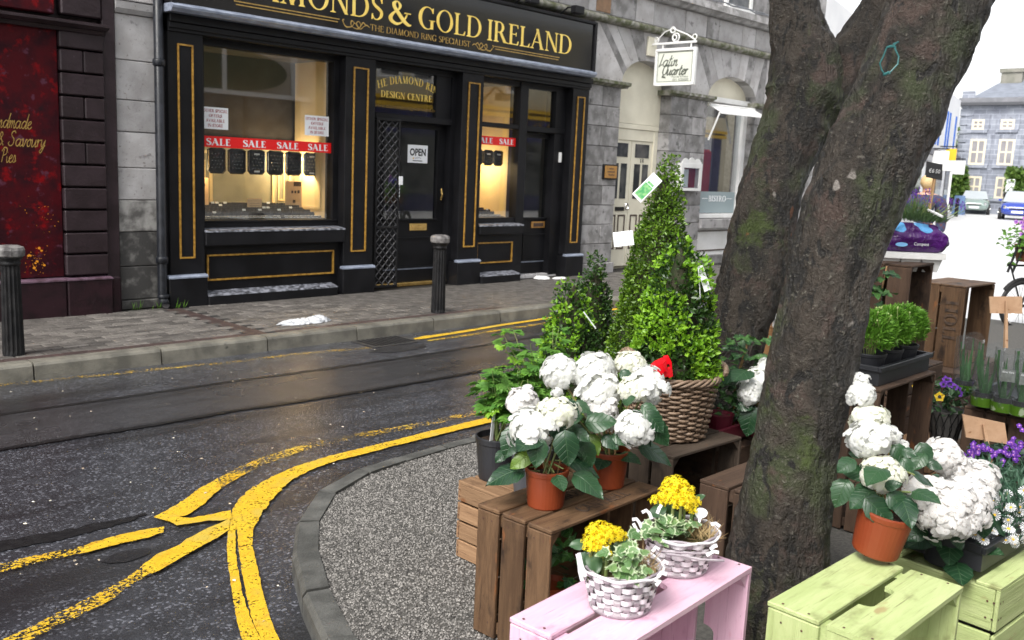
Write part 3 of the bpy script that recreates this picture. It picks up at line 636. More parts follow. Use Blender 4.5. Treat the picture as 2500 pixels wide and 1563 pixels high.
    if ch == 'S': return _spine([(.49, .8), (.42, .93), (.27, .975), (.12, .88), (.1, .74), (.2, .6), (.36, .49), (.48, .36), (.46, .17), (.3, .03), (.15, .05), (.06, .2)], [t / 2, t / 2, t / 2, T * .34, T * .42, T * .5, T * .56, T * .5, T * .42, t * .55, t / 2, t / 2], 4) + ([[(.47, .98), (.5, .98), (.51, .74), (.48, .74)], [(.04, .01), (.065, .01), (.08, .26), (.05, .26)]] if serif else []), .56
    if ch == '&': return _spine([(.78, .52), (.7, .3), (.52, .08), (.32, 0), (.12, .1), (.08, .26), (.2, .46), (.42, .66), (.46, .84), (.34, .98), (.21, .88), (.24, .7), (.42, .44), (.62, .18), (.82, .02), (.94, .04)], [t * .7, t * .7, t * .7, T * .5, T * .6, T * .6, t, t * .7, T * .45, t * .6, T * .5, T * .55, T * .62, T * .62, T * .5, t * .5], 4) + [R(.66, .5, .92, .5 + t)], .98
    if ch == '-': return [R(.06, .38, .3, .38 + t * 1.4)], .36
    if ch == '.': return [R(.05, 0, .05 + T, T)], .1 + T
    if ch == '1': return ST(.2), .4
    if ch == '4': return [R(.4, 0, .4 + T, 1), R(.05, .25, .65, .25 + t * 1.3), D(.08, .3, .42, 1, t * 1.2)], .7
    return [], .34
def text_m(s, h, width=None, T=.13, t=.05, serif=True, sp=.06, place=None, dep=.004, glyphs=None):
    """returns list of (M) per letter in a local plane (x right, z up, front at -y); width squeezes to fit"""
    adv = 0; L = []
    for ch in s:
        g, w_ = roman(ch, T, t, serif); L.append((ch, g, adv)); adv += w_ + sp
    adv -= sp; sx = (width / (adv * h)) if width else 1
    out = []
    for ch, g, x in L:
        if not g: continue
        Mx = M()
        for k, p in enumerate(g):
            n = len(p); dd = dep + .00012 * k
            q = [((x + a) * h * sx, b * h) for a, b in p]
            vs = [(a, -dd, b) for a, b in q] + [(a, 0, b) for a, b in q]
            Mx.add(vs, [tuple(range(n)), tuple(range(n, 2 * n))[::-1]] + [(i, n + i, n + (i + 1) % n, (i + 1) % n) for i in range(n)])
        out.append((ch, Mx))
    return out
def plane_m(origin, right=(1, 0, 0), up=(0, 0, 1)):
    r = Vector(right).normalized(); u = Vector(up).normalized(); f = u.cross(r)  # local y points away from the viewer
    return Matrix(((r.x, f.x, u.x, origin[0]), (r.y, f.y, u.y, origin[1]), (r.z, f.z, u.z, origin[2]), (0, 0, 0, 1)))
def line_text(s, name, h, origin, mt, parent, width=None, right=(1, 0, 0), up=(0, 0, 1), letters=False, **kw):
    """one line of lettering; one object, or one per letter"""
    L = text_m(s, h, width, **kw); mw = plane_m(origin, right, up); pw = parent_world(parent).inverted() if parent else Matrix()
    if letters:
        return [inst('letter', Mx.mesh('letter', mt), parent, pw @ mw) for ch, Mx in L]
    A = M()
    for ch, Mx in L: A.add(Mx.v, Mx.f)
    return inst(name, A.mesh(name, mt), parent, pw @ mw)
_fc = {}
def font_text(s, name, h, origin, mt, parent, width=None, right=(1, 0, 0), up=(0, 0, 1), shear=0, bold=0, dep=.001):
    """flat print in Blender's own built-in letters, turned into a mesh"""
    cu = bpy.data.curves.new(name, 'FONT'); cu.body = s; cu.size = 1; cu.extrude = 0; cu.shear = shear; cu.offset = bold; cu.resolution_u = 3
    tmp = bpy.data.objects.new(name, cu); COL.objects.link(tmp)
    dg = bpy.context.evaluated_depsgraph_get(); me = bpy.data.meshes.new_from_object(tmp.evaluated_get(dg)); bpy.data.objects.remove(tmp); bpy.data.curves.remove(cu)
    xs = [v.co.x for v in me.vertices] or [0, 1]; x0, x1 = min(xs), max(xs); cap = .73
    k = h / cap; sx = (width / (x1 - x0)) if width else k
    for v in me.vertices: v.co = Vector(((v.co.x - x0) * sx, -dep, v.co.y * k))
    me.materials.clear(); me.materials.append(mt); me.name = name
    return inst(name, me, parent, parent_world(parent).inverted() @ plane_m(origin, right, up))
# handwriting: simple pen paths, x advance last
HAND = {'a': ([[(.5, .42), (.3, .5), (.08, .3), (.12, .05), (.3, .02), (.48, .3), (.54, .5), (.46, .1), (.56, 0), (.7, .12)]], .62), 'd': ([[(.5, .42), (.3, .5), (.08, .28), (.14, .03), (.32, .05), (.52, .4), (.7, 1.0), (.5, .1), (.58, 0), (.72, .12)]], .64),
        'm': ([[(.0, .35), (.1, .5), (.08, 0)], [(.08, .2), (.25, .48), (.3, .4), (.27, 0)], [(.28, .2), (.46, .48), (.52, .4), (.48, .08), (.56, 0), (.68, .12)]], .62), 'e': ([[(.06, .22), (.3, .3), (.38, .44), (.26, .5), (.08, .3), (.12, .04), (.3, .0), (.48, .14)]], .44),
        'n': ([[(.0, .35), (.1, .5), (.08, 0)], [(.08, .2), (.28, .48), (.34, .38), (.3, .06), (.38, 0), (.5, .12)]], .46), 'v': ([[(.0, .4), (.1, .5), (.14, .05), (.24, .02), (.4, .46), (.5, .42)]], .46), 'o': ([[(.3, .5), (.08, .3), (.14, .02), (.34, .06), (.38, .4), (.28, .5), (.5, .42)]], .46),
        'u': ([[(.02, .45), (.08, .48), (.08, .06), (.2, .0), (.4, .3), (.44, .48), (.4, .08), (.48, 0), (.6, .12)]], .54), 'r': ([[(.0, .3), (.12, .5), (.08, 0)], [(.09, .2), (.22, .46), (.36, .44)]], .36), 'y': ([[(.02, .45), (.1, .48), (.1, .1), (.2, .03), (.4, .4)], [(.46, .5), (.32, -.1), (.12, -.4), (.0, -.3), (.2, -.08), (.5, .12)]], .5),
        'S': ([[(.62, .86), (.5, 1.0), (.28, .92), (.26, .7), (.5, .45), (.46, .12), (.2, .0), (.02, .16), (.12, .28)]], .66), 'P': ([[(.3, .9), (.14, 0)], [(.06, .72), (.3, 1.0), (.6, .9), (.56, .58), (.26, .46)]], .6), 'i': ([[(.06, .42), (.08, .06), (.18, 0), (.3, .12)], [(.12, .66), (.13, .7)]], .26), 's': ([[(.02, .1), (.2, .5), (.3, .2), (.18, .0), (.04, .06)], [(.22, .02), (.4, .12)]], .36),
        't': ([[(.2, .9), (.1, .1), (.2, 0), (.32, .12)], [(.02, .56), (.34, .6)]], .3), '&': ([[(.5, .3), (.2, .0), (.06, .2), (.4, .7), (.3, .9), (.2, .7), (.55, .0)]], .7), 'H': ([[(.12, .9), (.06, 0)], [(.6, 1.0), (.5, 0)], [(.08, .5), (.56, .5)]], .7), 'w': ([[(0, .42), (.08, .48), (.1, .05), (.2, .02), (.32, .42), (.34, .06), (.44, .02), (.58, .46), (.66, .4)]], .62),
        'L': ([[(.22, 1.05), (.1, .2), (.02, -.02), (.2, .1), (.36, .14)]], .36), 'Q': ([[(.4, .95), (.12, .75), (.06, .3), (.24, .02), (.5, .16), (.6, .6), (.5, .9), (.36, .95)], [(.26, .05), (.12, -.18), (.4, -.2), (.6, -.28)]], .62), 'h': ([[(.2, 1), (.06, 0)], [(.1, .25), (.3, .5), (.36, .36), (.3, .05), (.46, .05)]], .46), ' ': ([], .3)}
def hand_text(s, name, h, origin, mt, parent, wd=.045, right=(1, 0, 0), up=(0, 0, 1), slant=.25, sx=1, dep=.0012):
    A = M(); x = 0; k = 0
    for ch in s:
        st, adv = HAND.get(ch, ([], .4))
        for P in st:
            W = [wd * (.7 + .6 * abs(sin(1.9 * i + .6))) for i in range(len(P))]
            for q in _spine(P, W, 5):
                A.add([((x + a + b * slant) * h * sx, -dep - .00003 * (k % 9), b * h) for a, b in q], [(0, 1, 2, 3)]); k += 1
        x += adv
    return inst(name, A.mesh(name, mt), parent, parent_world(parent).inverted() @ plane_m(origin, right, up))
# ------------------------------------------------------------------ the burgundy pie shop at the left edge
def frame_boxes(Mx, x0, z0, x1, z1, wd, y0, y1):
    Mx.box((x0, y0, z0), (x0 + wd, y1, z1)); Mx.box((x1 - wd, y0, z0), (x1, y1, z1))
    Mx.box((x0 + wd, y0, z0), (x1 - wd, y1, z0 + wd)); Mx.box((x0 + wd, y0, z1 - wd), (x1 - wd, y1, z1)); return Mx
PS = thing('pie_shop', 'burgundy and plum painted pie shop front at the left edge', 'shop front', (2.0, 8.7, PZ))
M().box((-6, 8.80, 0), (3.775, 9.3, 9)).part('wall', PLUM, PS)
M().box((.9, 8.72, .475), (3.262, 8.80, 2.63)).part('painted_board', BURG, PS)
pil = M().box((3.655, 8.71, .45), (3.772, 8.80, 3.6), .006).part('pilaster_edge', PLUM, PS)
for i in range(11):
    z0 = .475 + i * .2 - (0 if i else 0); z1 = z0 + .19 if i < 10 else 2.62
    split = i in (5, 7, 9)
    for a, b in (((3.272, 3.468), (3.474, 3.652)) if split else ((3.272, 3.652),)):
        M().box((a, 8.675 + U(-.003, .003), z0 + .006), (b, 8.80, z1), .01).part('rusticated_stone', PLUM, PS)
for a, b in ((.9, 2.4), (2.406, 3.25), (3.256, 3.665)):
    M().box((a, 8.625, .06), (b, 8.80, .445), .012).part('plinth_stone', PLUMBASE, PS)
    M().prism([(8.618, .452), (8.80, .470), (8.80, .446), (8.618, .440)], a, b, ax='x').part('plinth_edge', PLUMEDGE, PS)
M().box((3.668, 8.68, .06), (3.772, 8.80, .455), .02).part('plinth_stone', PLUMBASE, PS)
M().prism([(8.58, 2.70), (8.8, 2.735), (8.8, 2.62), (8.68, 2.62), (8.66, 2.65), (8.62, 2.655), (8.58, 2.68)], .9, 3.67, ax='x').part('cornice', PLUM, PS)
M().box((3.3, 8.69, 2.762), (3.645, 8.80, 3.0), .012).part('rusticated_stone', PLUM, PS)
M().box((.9, 8.70, 2.75), (3.25, 8.80, 3.3), .01).part('fascia_board', BURG, PS)
hand_text('Handmade', 'lettering', .125, (2.66, 8.7195, 1.765), GILTDIM, PS, sx=.62, wd=.034)
hand_text('Sweet & Savoury', 'lettering', .125, (2.52, 8.7195, 1.615), GILTDIM, PS, sx=.67, wd=.034)
hand_text('Pies', 'lettering', .125, (2.77, 8.7195, 1.475), GILTDIM, PS, sx=.58, wd=.034)
fl = M()
for k in range(70):
    cx, cz = random.gauss(3.03, .06), random.gauss(.62, .07)
    if k > 50: cx, cz = random.gauss(3.08, .09), random.gauss(1.0, .12)
    r = U(.0015, .0045) if k > 9 else U(.006, .016)
    if not 2.85 < cx < 3.24 or cz < .5: continue
    n = 7; pl = [(cx + r * (1 + U(-.4, .4)) * cos(2 * pi * i / n), cz + r * (1 + U(-.5, .4)) * sin(2 * pi * i / n)) for i in range(n)]
    fl.add([(x, 8.7192 - .00002 * k, z) for x, z in pl], [tuple(range(n))])
fl.part('paint_flakes', ORANGE, PS)['kind'] = 'stuff'

# ------------------------------------------------------------------ the long grey limestone building
LB = thing('limestone_building', 'long grey limestone building with arched bays above the shops', 'building', (11, 8.8, PZ))
M().box((3.78, 8.80, 2.9), (10.55, 9.4, 3.72)).part('wall', MORTAR, LB); M().box((3.78, 8.80, 3.722), (17.6, 9.4, 9)).part('wall', MORTAR, LB)
M().box((17.3, 8.80, 0), (17.6, 16, 9)).part('end_wall', MORTAR, LB)
def block(x0, z0, x1, z1, mt=STONE, y=8.75, yb=8.88, c=.007, nm='stone'):
    return M().box((x0 + .003, y + U(-.003, .004), z0 + .003), (x1 - .003, yb, z1 - .003), c).part(nm, mt, LB)
zb = [.12, .21, .53, .86, 1.16, 1.46, 1.79, 2.08, 2.44, 2.85]
M().box((3.78, 8.85, 0), (4.25, 9.3, 3.0)).part('pier_core', MORTAR, LB)
for i, (a, b) in enumerate(zip(zb, zb[1:])):
    block(3.78, a, 4.21, b, STONEDK if i < 2 else STONEDK if i == 2 else STONEMID if i == 3 else STONELT, 8.75 - (.02 if i == 0 else 0))
M().prism([(8.69, 2.95), (8.85, 2.97), (8.85, 2.85), (8.73, 2.85), (8.70, 2.89)], 3.78, 4.21, ax='x').part('ledge', STONELT, LB)
block(3.78, 2.97, 4.21, 3.3, STONELT); block(3.78, 3.3, 4.21, 3.7, STONELT)
PIERS = [(10.53, 11.3), (12.6, 13.65), (15.2, 15.75), (17.15, 17.6)]
for pi_, (a, b) in enumerate(PIERS):
    M().box((a + .02, 8.80, 0), (b - .02, 9.3, 3.0)).part('pier_core', MORTAR, LB)
    for r in range(9):
        z0 = .27 + r * .2866; z1 = z0 + .2866; k = (.45, .6)[r % 2] if b - a > .6 else 1
        mid = a + (b - a) * k
        if k == 1: block(a, z0, b, z1, yb=9.1)
        else: block(a, z0, mid, z1, yb=9.1); block(mid, z0, b, z1, yb=9.1)
    block(a - .02, .11, a + (b - a) * .5, .27, y=8.7, yb=9.1, nm='base_stone'); block(a + (b - a) * .5, .11, b + .01, .27, y=8.7, yb=9.1, nm='base_stone')
    x0c, x1c = a - (.1 if pi_ else .05), b + .12
    M().prism([(8.66, 2.93), (9.12, 2.93), (9.12, 2.85), (8.73, 2.85), (8.70, 2.875), (8.66, 2.885)], x0c, x1c, ax='x').part('capital', MOSSST, LB)
ARCH = [(11.95, .65, 10.6, 13.12), (14.425, .775, 13.125, 15.47), (16.45, .70, 15.475, 17.6)]
ZS, ZT, RISE = 2.933, 3.715, .375
for cx, a, xl, xr in ARCH:
    n = 11
    xs_ = [xr + (xl - xr) * i / n for i in range(n + 1)]
    for i in range(n):
        t0, t1 = pi * i / n, pi * (i + 1) / n
        p0 = (cx + a * cos(t0), ZS + RISE * sin(t0)); p1 = (cx + a * cos(t1), ZS + RISE * sin(t1)); pm = (cx + a * cos((t0 + t1) / 2), ZS + RISE * sin((t0 + t1) / 2))
        g = .003
        x0 = xr if i == 0 else cx + (xr - cx) * .96 * cos(t0) * (1 - .0) ; x1 = xl if i == n - 1 else cx + ((xr - cx) if cos(t1) > 0 else (cx - xl)) * .96 * cos(t1)
        if cos(t0) <= 0 and i: x0 = cx + (cx - xl) * .96 * cos(t0)
        pl = [p0, pm, p1, (x1 + g, ZT), (x0 - g, ZT)]
        if i == 0: pl = [p0, pm, p1, (x1 + g, ZT), (xr - g, ZT), (xr - g, ZS)]
        if i == n - 1: pl = [p0, pm, p1, (xl + g, ZS), (xl + g, ZT), (x0 - g, ZT)]
        M().prism(pl, 8.752 + U(-.003, .003), 9.1, ax='y').part('voussoir', STONELT if i % 3 else STONE, LB)
prof = [(8.80, 3.72)] + [(8.70 - .06 * sin(t), 3.77 - .05 * cos(t)) for t in [pi * k / 8 for k in range(9)]] + [(8.80, 3.83)]
for a, b in ((3.78, 6.9), (6.905, 10.0), (10.005, 12.4), (12.405, 15.0), (15.005, 17.6)):
    M().prism(prof[::-1], a, b, ax='x').part('string_course', MOSSST, LB)
x = 3.78; i = 0
while x < 17.55:
    wd = (.62, .36, .74, .45, .85)[i % 5]; x2 = min(17.6, x + wd)
    block(x, 3.835, x2 - (.012 if i % 3 == 0 else 0), 4.185, STONELT if i % 4 else STONE); x = x2; i += 1
for a, b in ((3.78, 7.2), (7.205, 10.6), (10.605, 13.9), (13.905, 17.6)):
    M().prism([(8.56, 4.25), (8.58, 4.36), (8.8, 4.37), (8.8, 4.185), (8.66, 4.19), (8.60, 4.24)], a, b, ax='x').part('cornice', STONE, LB)
for r in range(9):
    z0 = 4.375 + r * .42; x = 3.78; i = r
    while x < 17.55:
        x2 = min(17.6, x + (.9, 1.1, .7)[i % 3]); block(x, z0, x2, z0 + .42, STONE, 8.79, 8.83); x = x2; i += 1
block(10.6, 3.85, 10.93, 4.18, mat('brown_patch_stone', (.33, .2, .12), (.25, .16, .1), 9, rough=.85, bump=.4), 8.735)
for wx in (5.4, 8.4, 11.4, 14.38):
    f = M(); frame_boxes(f, wx - .42, 4.4, wx + .42, 6.0, .07, 8.74, 8.81); f.box((wx - .35, 8.75, 5.17), (wx + .35, 8.8, 5.23)); wf = f.part('window', WHITEP, LB)
    M().box((wx - .35, 8.77, 4.47), (wx + .35, 8.785, 5.93)).part('pane', DARKGL, wf, world=False)
    if wx > 14: M().box((wx - .3, 8.73, 4.40), (wx + .5, 8.79, 4.47), .005).part('sill', WHITEP, wf, world=False)
cab = thing('wall_cable', 'loose grey cables running along the cornice top above the bistro', 'cable', (13, 8.6, 4.38))
M().tube([(11.2 + .25 * k, 8.60 + .015 * sin(k * 1.9), 4.385 + .03 * abs(sin(k * 1.1))) for k in range(22)], .012, 6).part('cable', mat('grey_cable', (.2, .21, .23), rough=.5), cab)
M().tube([(12.3 + .2 * k, 8.59 + .01 * sin(k * 2.9), 4.40 + .03 * abs(sin(k * 1.7 + 1))) for k in range(20)], .008, 6).part('cable', MATS['grey_cable'], cab)

# cream door of number 14
DR = thing('cream_door', 'cream panelled double door numbered 14 under a rounded arch', 'door', (12, 9.0, .2))
M().box((11.28, 9.05, .1), (12.62, 9.12, 3.4)).part('backing', CREAM, DR)
M().prism([(11.3, 2.37), (12.6, 2.37), (12.6, 2.93)] + [(11.95 + .65 * cos(pi * k / 16), ZS + RISE * sin(pi * k / 16)) for k in range(17)] + [(11.3, 2.9)], 8.955, 9.05, ax='y').part('arch_board', CREAM, DR)
f = M(); f.box((11.3, 8.95, 2.29), (12.6, 9.05, 2.365), .006); f.box((12.5, 8.96, .12), (12.6, 9.05, 2.29), .004); f.box((11.3, 8.96, .12), (11.4, 9.05, 2.29), .004); f.box((11.4, 8.97, 2.12), (12.5, 9.05, 2.288)); f.part('door_frame', CREAM, DR)
for a, b, lab in ((11.402, 11.945, 'left'), (11.955, 12.498, 'right')):
    leaf = M().box((a, 8.985, .16), (b, 9.05, 2.115), .004).part('door_leaf', CREAM, DR)
    wd = b - a
    for z0, z1, cols in ((1.86, 2.07, 1), (1.22, 1.76, 2)):
        for c in range(cols):
            x0 = a + .09 + c * (wd - .12) / cols; x1 = a + .09 + (c + 1) * (wd - .12) / cols - .06
            M().box((x0, 8.978, z0), (x1, 8.984, z1)).part('door_pane', DARKGL, leaf, world=False)
    for c in range(2):
        x0 = a + .06 + c * .24; f = M(); frame_boxes(f, x0, .43, x0 + .18, .97, .024, 8.977, 8.984); f.part('door_moulding', DKBROWN, leaf, world=False)
for (lx) in (11.62,): M().box((lx, 8.97, 1.03), (lx + .22, 8.984, 1.09)).part('letter_flap', IRON, DR)
kn = M().tube([(11.9 + .04 * cos(t), 8.97, 1.1 + .05 * sin(t)) for t in [2 * pi * k / 14 for k in range(14)]], .009, 6, closed=True); kn.part('knocker', CHROME, DR)
line_text('14', 'number', .06, (12.19, 8.984, 1.785), BLKINK, DR, .1)
# bistro bay windows (second and third arches)
BI = thing('bistro_front', 'white framed bistro window with etched band and arched board', 'shop front', (14.4, 8.95, PZ))
def bay(cx, a, z_etch, txt):
    x0, x1 = cx - a, cx + a
    M().prism([(x1, 2.96)] + [(cx + a * cos(pi * k / 16), ZS + .02 + RISE * sin(pi * k / 16)) for k in range(17)] + [(x0, 2.96)], 8.955, 9.04, ax='y').part('arch_board', CREAM, BI)
    f = M(); f.box((x0, 8.86, 2.87), (x1, 9.05, 2.958), .008); f.box((x0, 8.9, .982), (x0 + .05, 9.05, 2.87)); f.box((x1 - .12, 8.9, .982), (x1, 9.05, 2.87)); fr = f.part('window_frame', WHITEP if txt else MATS['grey_limestone'], BI)
    M().box((x0 + .05, 8.955, .985), (x1 - .12, 8.961, 2.87)).part('pane', GLASS, fr, world=False)
    M().box((x0, 8.84, .905), (x1, 9.05, .98), .008).part('sill', WHITEP, BI)
    block(x0, .74, x1, .90, STONE, 8.7, 9.05, nm='sill_stone')
    M().box((x0, 8.83, .27), (x1, 9.05, .738)).part('stall_riser', WHITEP, BI)
    f = M(); frame_boxes(f, x0 + .03, .34, x1 - .05, .70, .022, 8.818, 8.829); f.part('riser_moulding', DKBROWN, BI)
    block(x0, .11, x1, .27, STONE, 8.78, 9.05, nm='base_stone')
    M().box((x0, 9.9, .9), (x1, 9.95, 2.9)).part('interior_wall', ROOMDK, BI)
bay(14.425, .775, 1, 1); bay(16.45, .70, 0, 1)
FROST = mat('frosted_band', (.28, .35, .37), rough=.25)
et = M().box((13.70, 8.945, .99), (15.06, 8.9535, 1.36)).part('etched_band', FROST, BI)
line_text('BISTRO', 'lettering', .1, (14.2, 8.944, 1.19), PAPER, BI, .56, T=.15)
m = M(); m.box((13.99, 8.943, 1.237), (14.16, 8.9445, 1.247)); m.box((14.79, 8.943, 1.237), (14.97, 8.9445, 1.247)); m.part('lettering', PAPER, BI)
sofa = tag(M().box((14.35, 9.4, .9), (14.95, 9.75, 2.1), .05).part('booth_seat', mat('coral_red_booth', (.45, .06, .05), rough=.6)), 'coral red high-backed booth seat inside the bistro window', 'seat')
mirror = thing('oval_mirror', 'gilt oval mirror hanging inside the bistro window', 'mirror', (14.6, 9.88, 2.4))
M().tube([(14.55 + .36 * cos(t), 9.86, 2.35 + .22 * sin(t)) for t in [2 * pi * k / 30 for k in range(30)]], .03, 8, closed=True).part('frame', GILTDIM, mirror)
M().prism([(14.55 + .34 * cos(t), 2.35 + .2 * sin(t)) for t in [2 * pi * k / 30 for k in range(30)]], 9.87, 9.88, ax='y').part('mirror_glass', mat('mirror_glass', (.3, .32, .33), rough=.15, metal=.6), mirror)
cur = M()
cur.prism([(13.8 + .02 * k, 9.3 + .02 * (k % 2)) for k in range(14)] + [(14.06 - .02 * k, 9.34) for k in range(14)], 1.0, 2.1)
tag(cur.part('red_curtain', mat('dark_red_cloth', (.3, .012, .02), rough=.8)), 'dark red curtain at the left inside the bistro window', 'curtain')
aw = thing('awning', 'white folding awning half closed over the bistro window', 'awning', (14.4, 8.7, 2.75))
M().add([(13.69, 8.748, 2.80), (15.12, 8.748, 2.83), (15.19, 8.56, 2.71), (13.75, 8.56, 2.69), (13.69, 8.748, 2.79), (15.12, 8.748, 2.82), (15.19, 8.56, 2.70), (13.75, 8.56, 2.68), (13.75, 8.55, 2.655), (15.19, 8.55, 2.675)],
        [(0, 1, 2, 3), (7, 6, 5, 4), (3, 2, 9, 8), (0, 3, 7, 4), (1, 5, 6, 2), (7, 8, 9, 6)]).part('canvas', WHITEP, aw)
for px_ in (13.72, 15.16): M().tube([(px_ + .04, 8.57, 2.69), (px_, 8.735, 2.22)], .016, 6).part('arm', WHITEP, aw)
M().tube([(13.7, 8.74, 2.80), (15.15, 8.74, 2.825)], .02, 8).part('rail', WHITEP, aw)
# hanging sign
HSG = thing('hanging_sign', 'cream hanging sign on a white scrolled bracket above the cream door', 'sign', (11.95, 8.3, 2.93))
M().box((11.85, 8.715, 3.38), (12.07, 8.748, 3.66), .004).part('wall_plate', CREAM, HSG)
M().box((11.935, 7.93, 3.535), (11.965, 8.72, 3.565), .004).part('bar', WHITEP, HSG)
M().tube([(11.95, 8.68, 3.57), (11.95, 8.5, 3.72), (11.95, 8.36, 3.76), (11.95, 8.1, 3.66), (11.95, 7.95, 3.57)], .01, 6).part('scroll_rod', WHITEP, HSG)
for cy, cz, r in ((8.3, 3.63, .06), (8.32, 3.63, .035), (8.36, 3.74, .04), (7.97, 3.62, .035), (8.64, 3.61, .035)):
    M().tube([(11.95, cy + r * cos(t), cz + r * sin(t)) for t in [2 * pi * k / 16 for k in range(16)]], .01, 6, closed=True).part('scroll_ring', WHITEP, HSG)
for cy in (8.02, 8.52): M().box((11.942, cy - .008, 3.46), (11.958, cy + .008, 3.54)).part('hanger', WHITEP, HSG)
f = M(); f.box((11.92, 7.92, 2.935), (11.98, 7.96, 3.475), .006); f.box((11.92, 8.595, 2.935), (11.98, 8.635, 3.475), .006); f.box((11.92, 7.96, 2.935), (11.98, 8.595, 2.975)); f.box((11.92, 7.96, 3.435), (11.98, 8.595, 3.475)); f.part('frame', WHITEP, HSG)
SGP = mat('pale_sage_paint', (.66, .68, .6), (.6, .62, .55), 3, rough=.5); SGI = mat('grey_green_ink', (.1, .11, .09), rough=.6)
M().box((11.937, 7.961, 2.976), (11.963, 8.594, 3.434)).part('board', SGP, HSG)
m = M()
for a in ((8.578, 2.99, 8.584, 3.42), (7.972, 2.99, 7.978, 3.42), (7.978, 2.99, 8.578, 2.996), (7.978, 3.414, 8.578, 3.42)): m.box((11.934, a[0], a[1]), (11.9365, a[2], a[3]))
m.part('border_line', SGI, HSG)
RY = (0, -1, 0)
hand_text('Latin', 'lettering', .17, (11.935, 8.56, 3.22), SGI, HSG, wd=.05, right=RY, sx=.95)
hand_text('Quarter', 'lettering', .15, (11.935, 8.5, 3.09), SGI, HSG, wd=.065, right=RY, sx=.93)
font_text('Wine Bar & Bistro', 'lettering', .026, (11.935, 8.33, 3.048), SGI, HSG, .3, right=RY)
line_text('091 530000'.replace('091 530000', ''), 'lettering', .04, (11.935, 8.3, 3.0), SGI, HSG, right=RY) if False else font_text('091 530000', 'lettering', .036, (11.935, 8.3, 3.0), SGI, HSG, .28, right=RY)
# menu box and brass plaque
MB_ = thing('menu_box', 'white wall menu box with scalloped top beside the bistro window', 'menu box', (13.1, 8.7, 1.37))
f = M(); f.box((12.83, 8.62, 1.375), (13.43, 8.748, 1.42)); f.box((12.83, 8.62, 1.42), (12.90, 8.748, 1.74)); f.box((13.35, 8.62, 1.42), (13.43, 8.748, 1.74)); f.box((12.83, 8.62, 1.74), (13.43, 8.748, 1.815), .004); f.part('case', WHITEP, MB_)
M().prism([(12.85, 1.815)] + [(12.85 + .56 * k / 24, 1.83 + .05 * abs(sin(pi * 3 * k / 24)) + .03 * sin(pi * k / 24)) for k in range(25)] + [(13.41, 1.815)], 8.63, 8.65, ax='y').part('crest', WHITEP, MB_)
M().box((12.9, 8.70, 1.42), (13.35, 8.71, 1.74)).part('red_lining', mat('menu_red', (.22, .01, .015), rough=.7), MB_)
M().box((12.92, 8.692, 1.43), (13.14, 8.699, 1.72)).part('menu_sheet', PAPER, MB_)
M().box((12.9, 8.628, 1.42), (13.35, 8.632, 1.74)).part('pane', GLASS, MB_)
BP = thing('brass_plaque', 'small brass plaque on the stone pier beside the cream door', 'plaque', (11.1, 8.72, 1.5))
M().box((10.95, 8.715, 1.51), (11.27, 8.748, 1.73), .006).part('mount', IRON, BP)
M().box((10.975, 8.70, 1.53), (11.25, 8.716, 1.71), .004).part('plate', BRASSPL, BP)
m = M()
for k, (a, b) in enumerate(((11.06, 11.17), (11.02, 11.2), (11.05, 11.19))): m.box((a, 8.697, 1.66 - k * .045), (b, 8.6995, 1.674 - k * .045))
m.part('engraved_line', DKBROWN, BP)
# downpipe
DP = thing('downpipe', 'black iron rainwater pipe down the join of the pale stone pier', 'drainpipe', (4.155, 8.63, .15))
M().tube([(4.155, 8.66, 6), (4.155, 8.66, .26), (4.155, 8.645, .2), (4.155, 8.60, .165)], .044, 16).part('pipe', PIPE, DP, smooth=True)
for z in (2.44, .59): M().lathe([(.052, -.03), (.058, -.02), (.058, .02), (.05, .035)], 16, (4.155, 8.66, z)).part('collar', PIPE, DP, smooth=True); 
M().lathe([(.05, 0), (.055, .01), (.055, .03), (.046, .04)], 16, (4.155, 8.645, .22)).part('shoe_collar', PIPE, DP, smooth=True)
M().lathe([(.037, 0), (.037, .002)], 16, (0, 0, 0)).part('pipe_mouth', ROOMDK, DP, world=True, m=Matrix.Translation((4.155, 8.595, .162)) @ Matrix.Rotation(radians(70), 4, 'X'))
gw = M()
for k in range(26):
    x, y = random.choice(((4.06, 8.62), (3.9, 8.7), (4.3, 8.6))); x += U(-.06, .06); gw.leaf((x, y + U(-.02, .02), PZ - .005), (U(-.5, .5), U(-.5, 0), 1), (U(-1, 1), -1, 0), U(.04, .13), .006)
tag(gw.part('pavement_weeds', HERB), kind='stuff')
# ------------------------------------------------------------------ the black jeweller's shopfront
JW = thing('jeweller_shopfront', 'glossy black and gold jeweller shopfront with long fascia sign', 'shop front', (7.3, 8.7, PZ))
def jb(name, a, b, mt=BLACK, c=.004, parent=None): return M().box(a, b, c).part(name, mt, parent or JW)
jb('lintel', (4.25, 8.66, 2.745), (10.48, 9.0, 2.905)); jb('lintel_step', (4.25, 8.62, 2.83), (10.48, 8.66, 2.90)); jb('lintel_step', (4.25, 8.64, 2.775), (10.48, 8.66, 2.825))
for k, (a, b, ga, gb) in enumerate(((4.25, 4.61, 4.345, 4.505), (6.295, 6.70, 6.395, 6.60), (8.045, 8.405, 8.14, 8.335), (10.135, 10.48, 10.225, 10.385))):
    p = jb('pilaster', (a, 8.68, .42), (b, 8.9, 2.85)) if k else jb('pilaster', (a, 8.68, .42), (b, 8.9, 2.85))
    f = M(); frame_boxes(f, ga, .595, gb, 2.64, .015, 8.666, 8.684); f.part('gold_moulding', GOLD, p, world=False)
    pl = M().box((a - .04, 8.62, .10), (b + .0, 8.9, .41), .005).part('plinth', BLACK, JW)
    M().prism([(8.615, .418), (8.632, .434), (8.68, .438), (8.68, .41), (8.615, .405)], a - .045, b + .005, ax='x').part('plinth_moulding', TRIM, pl, world=False)
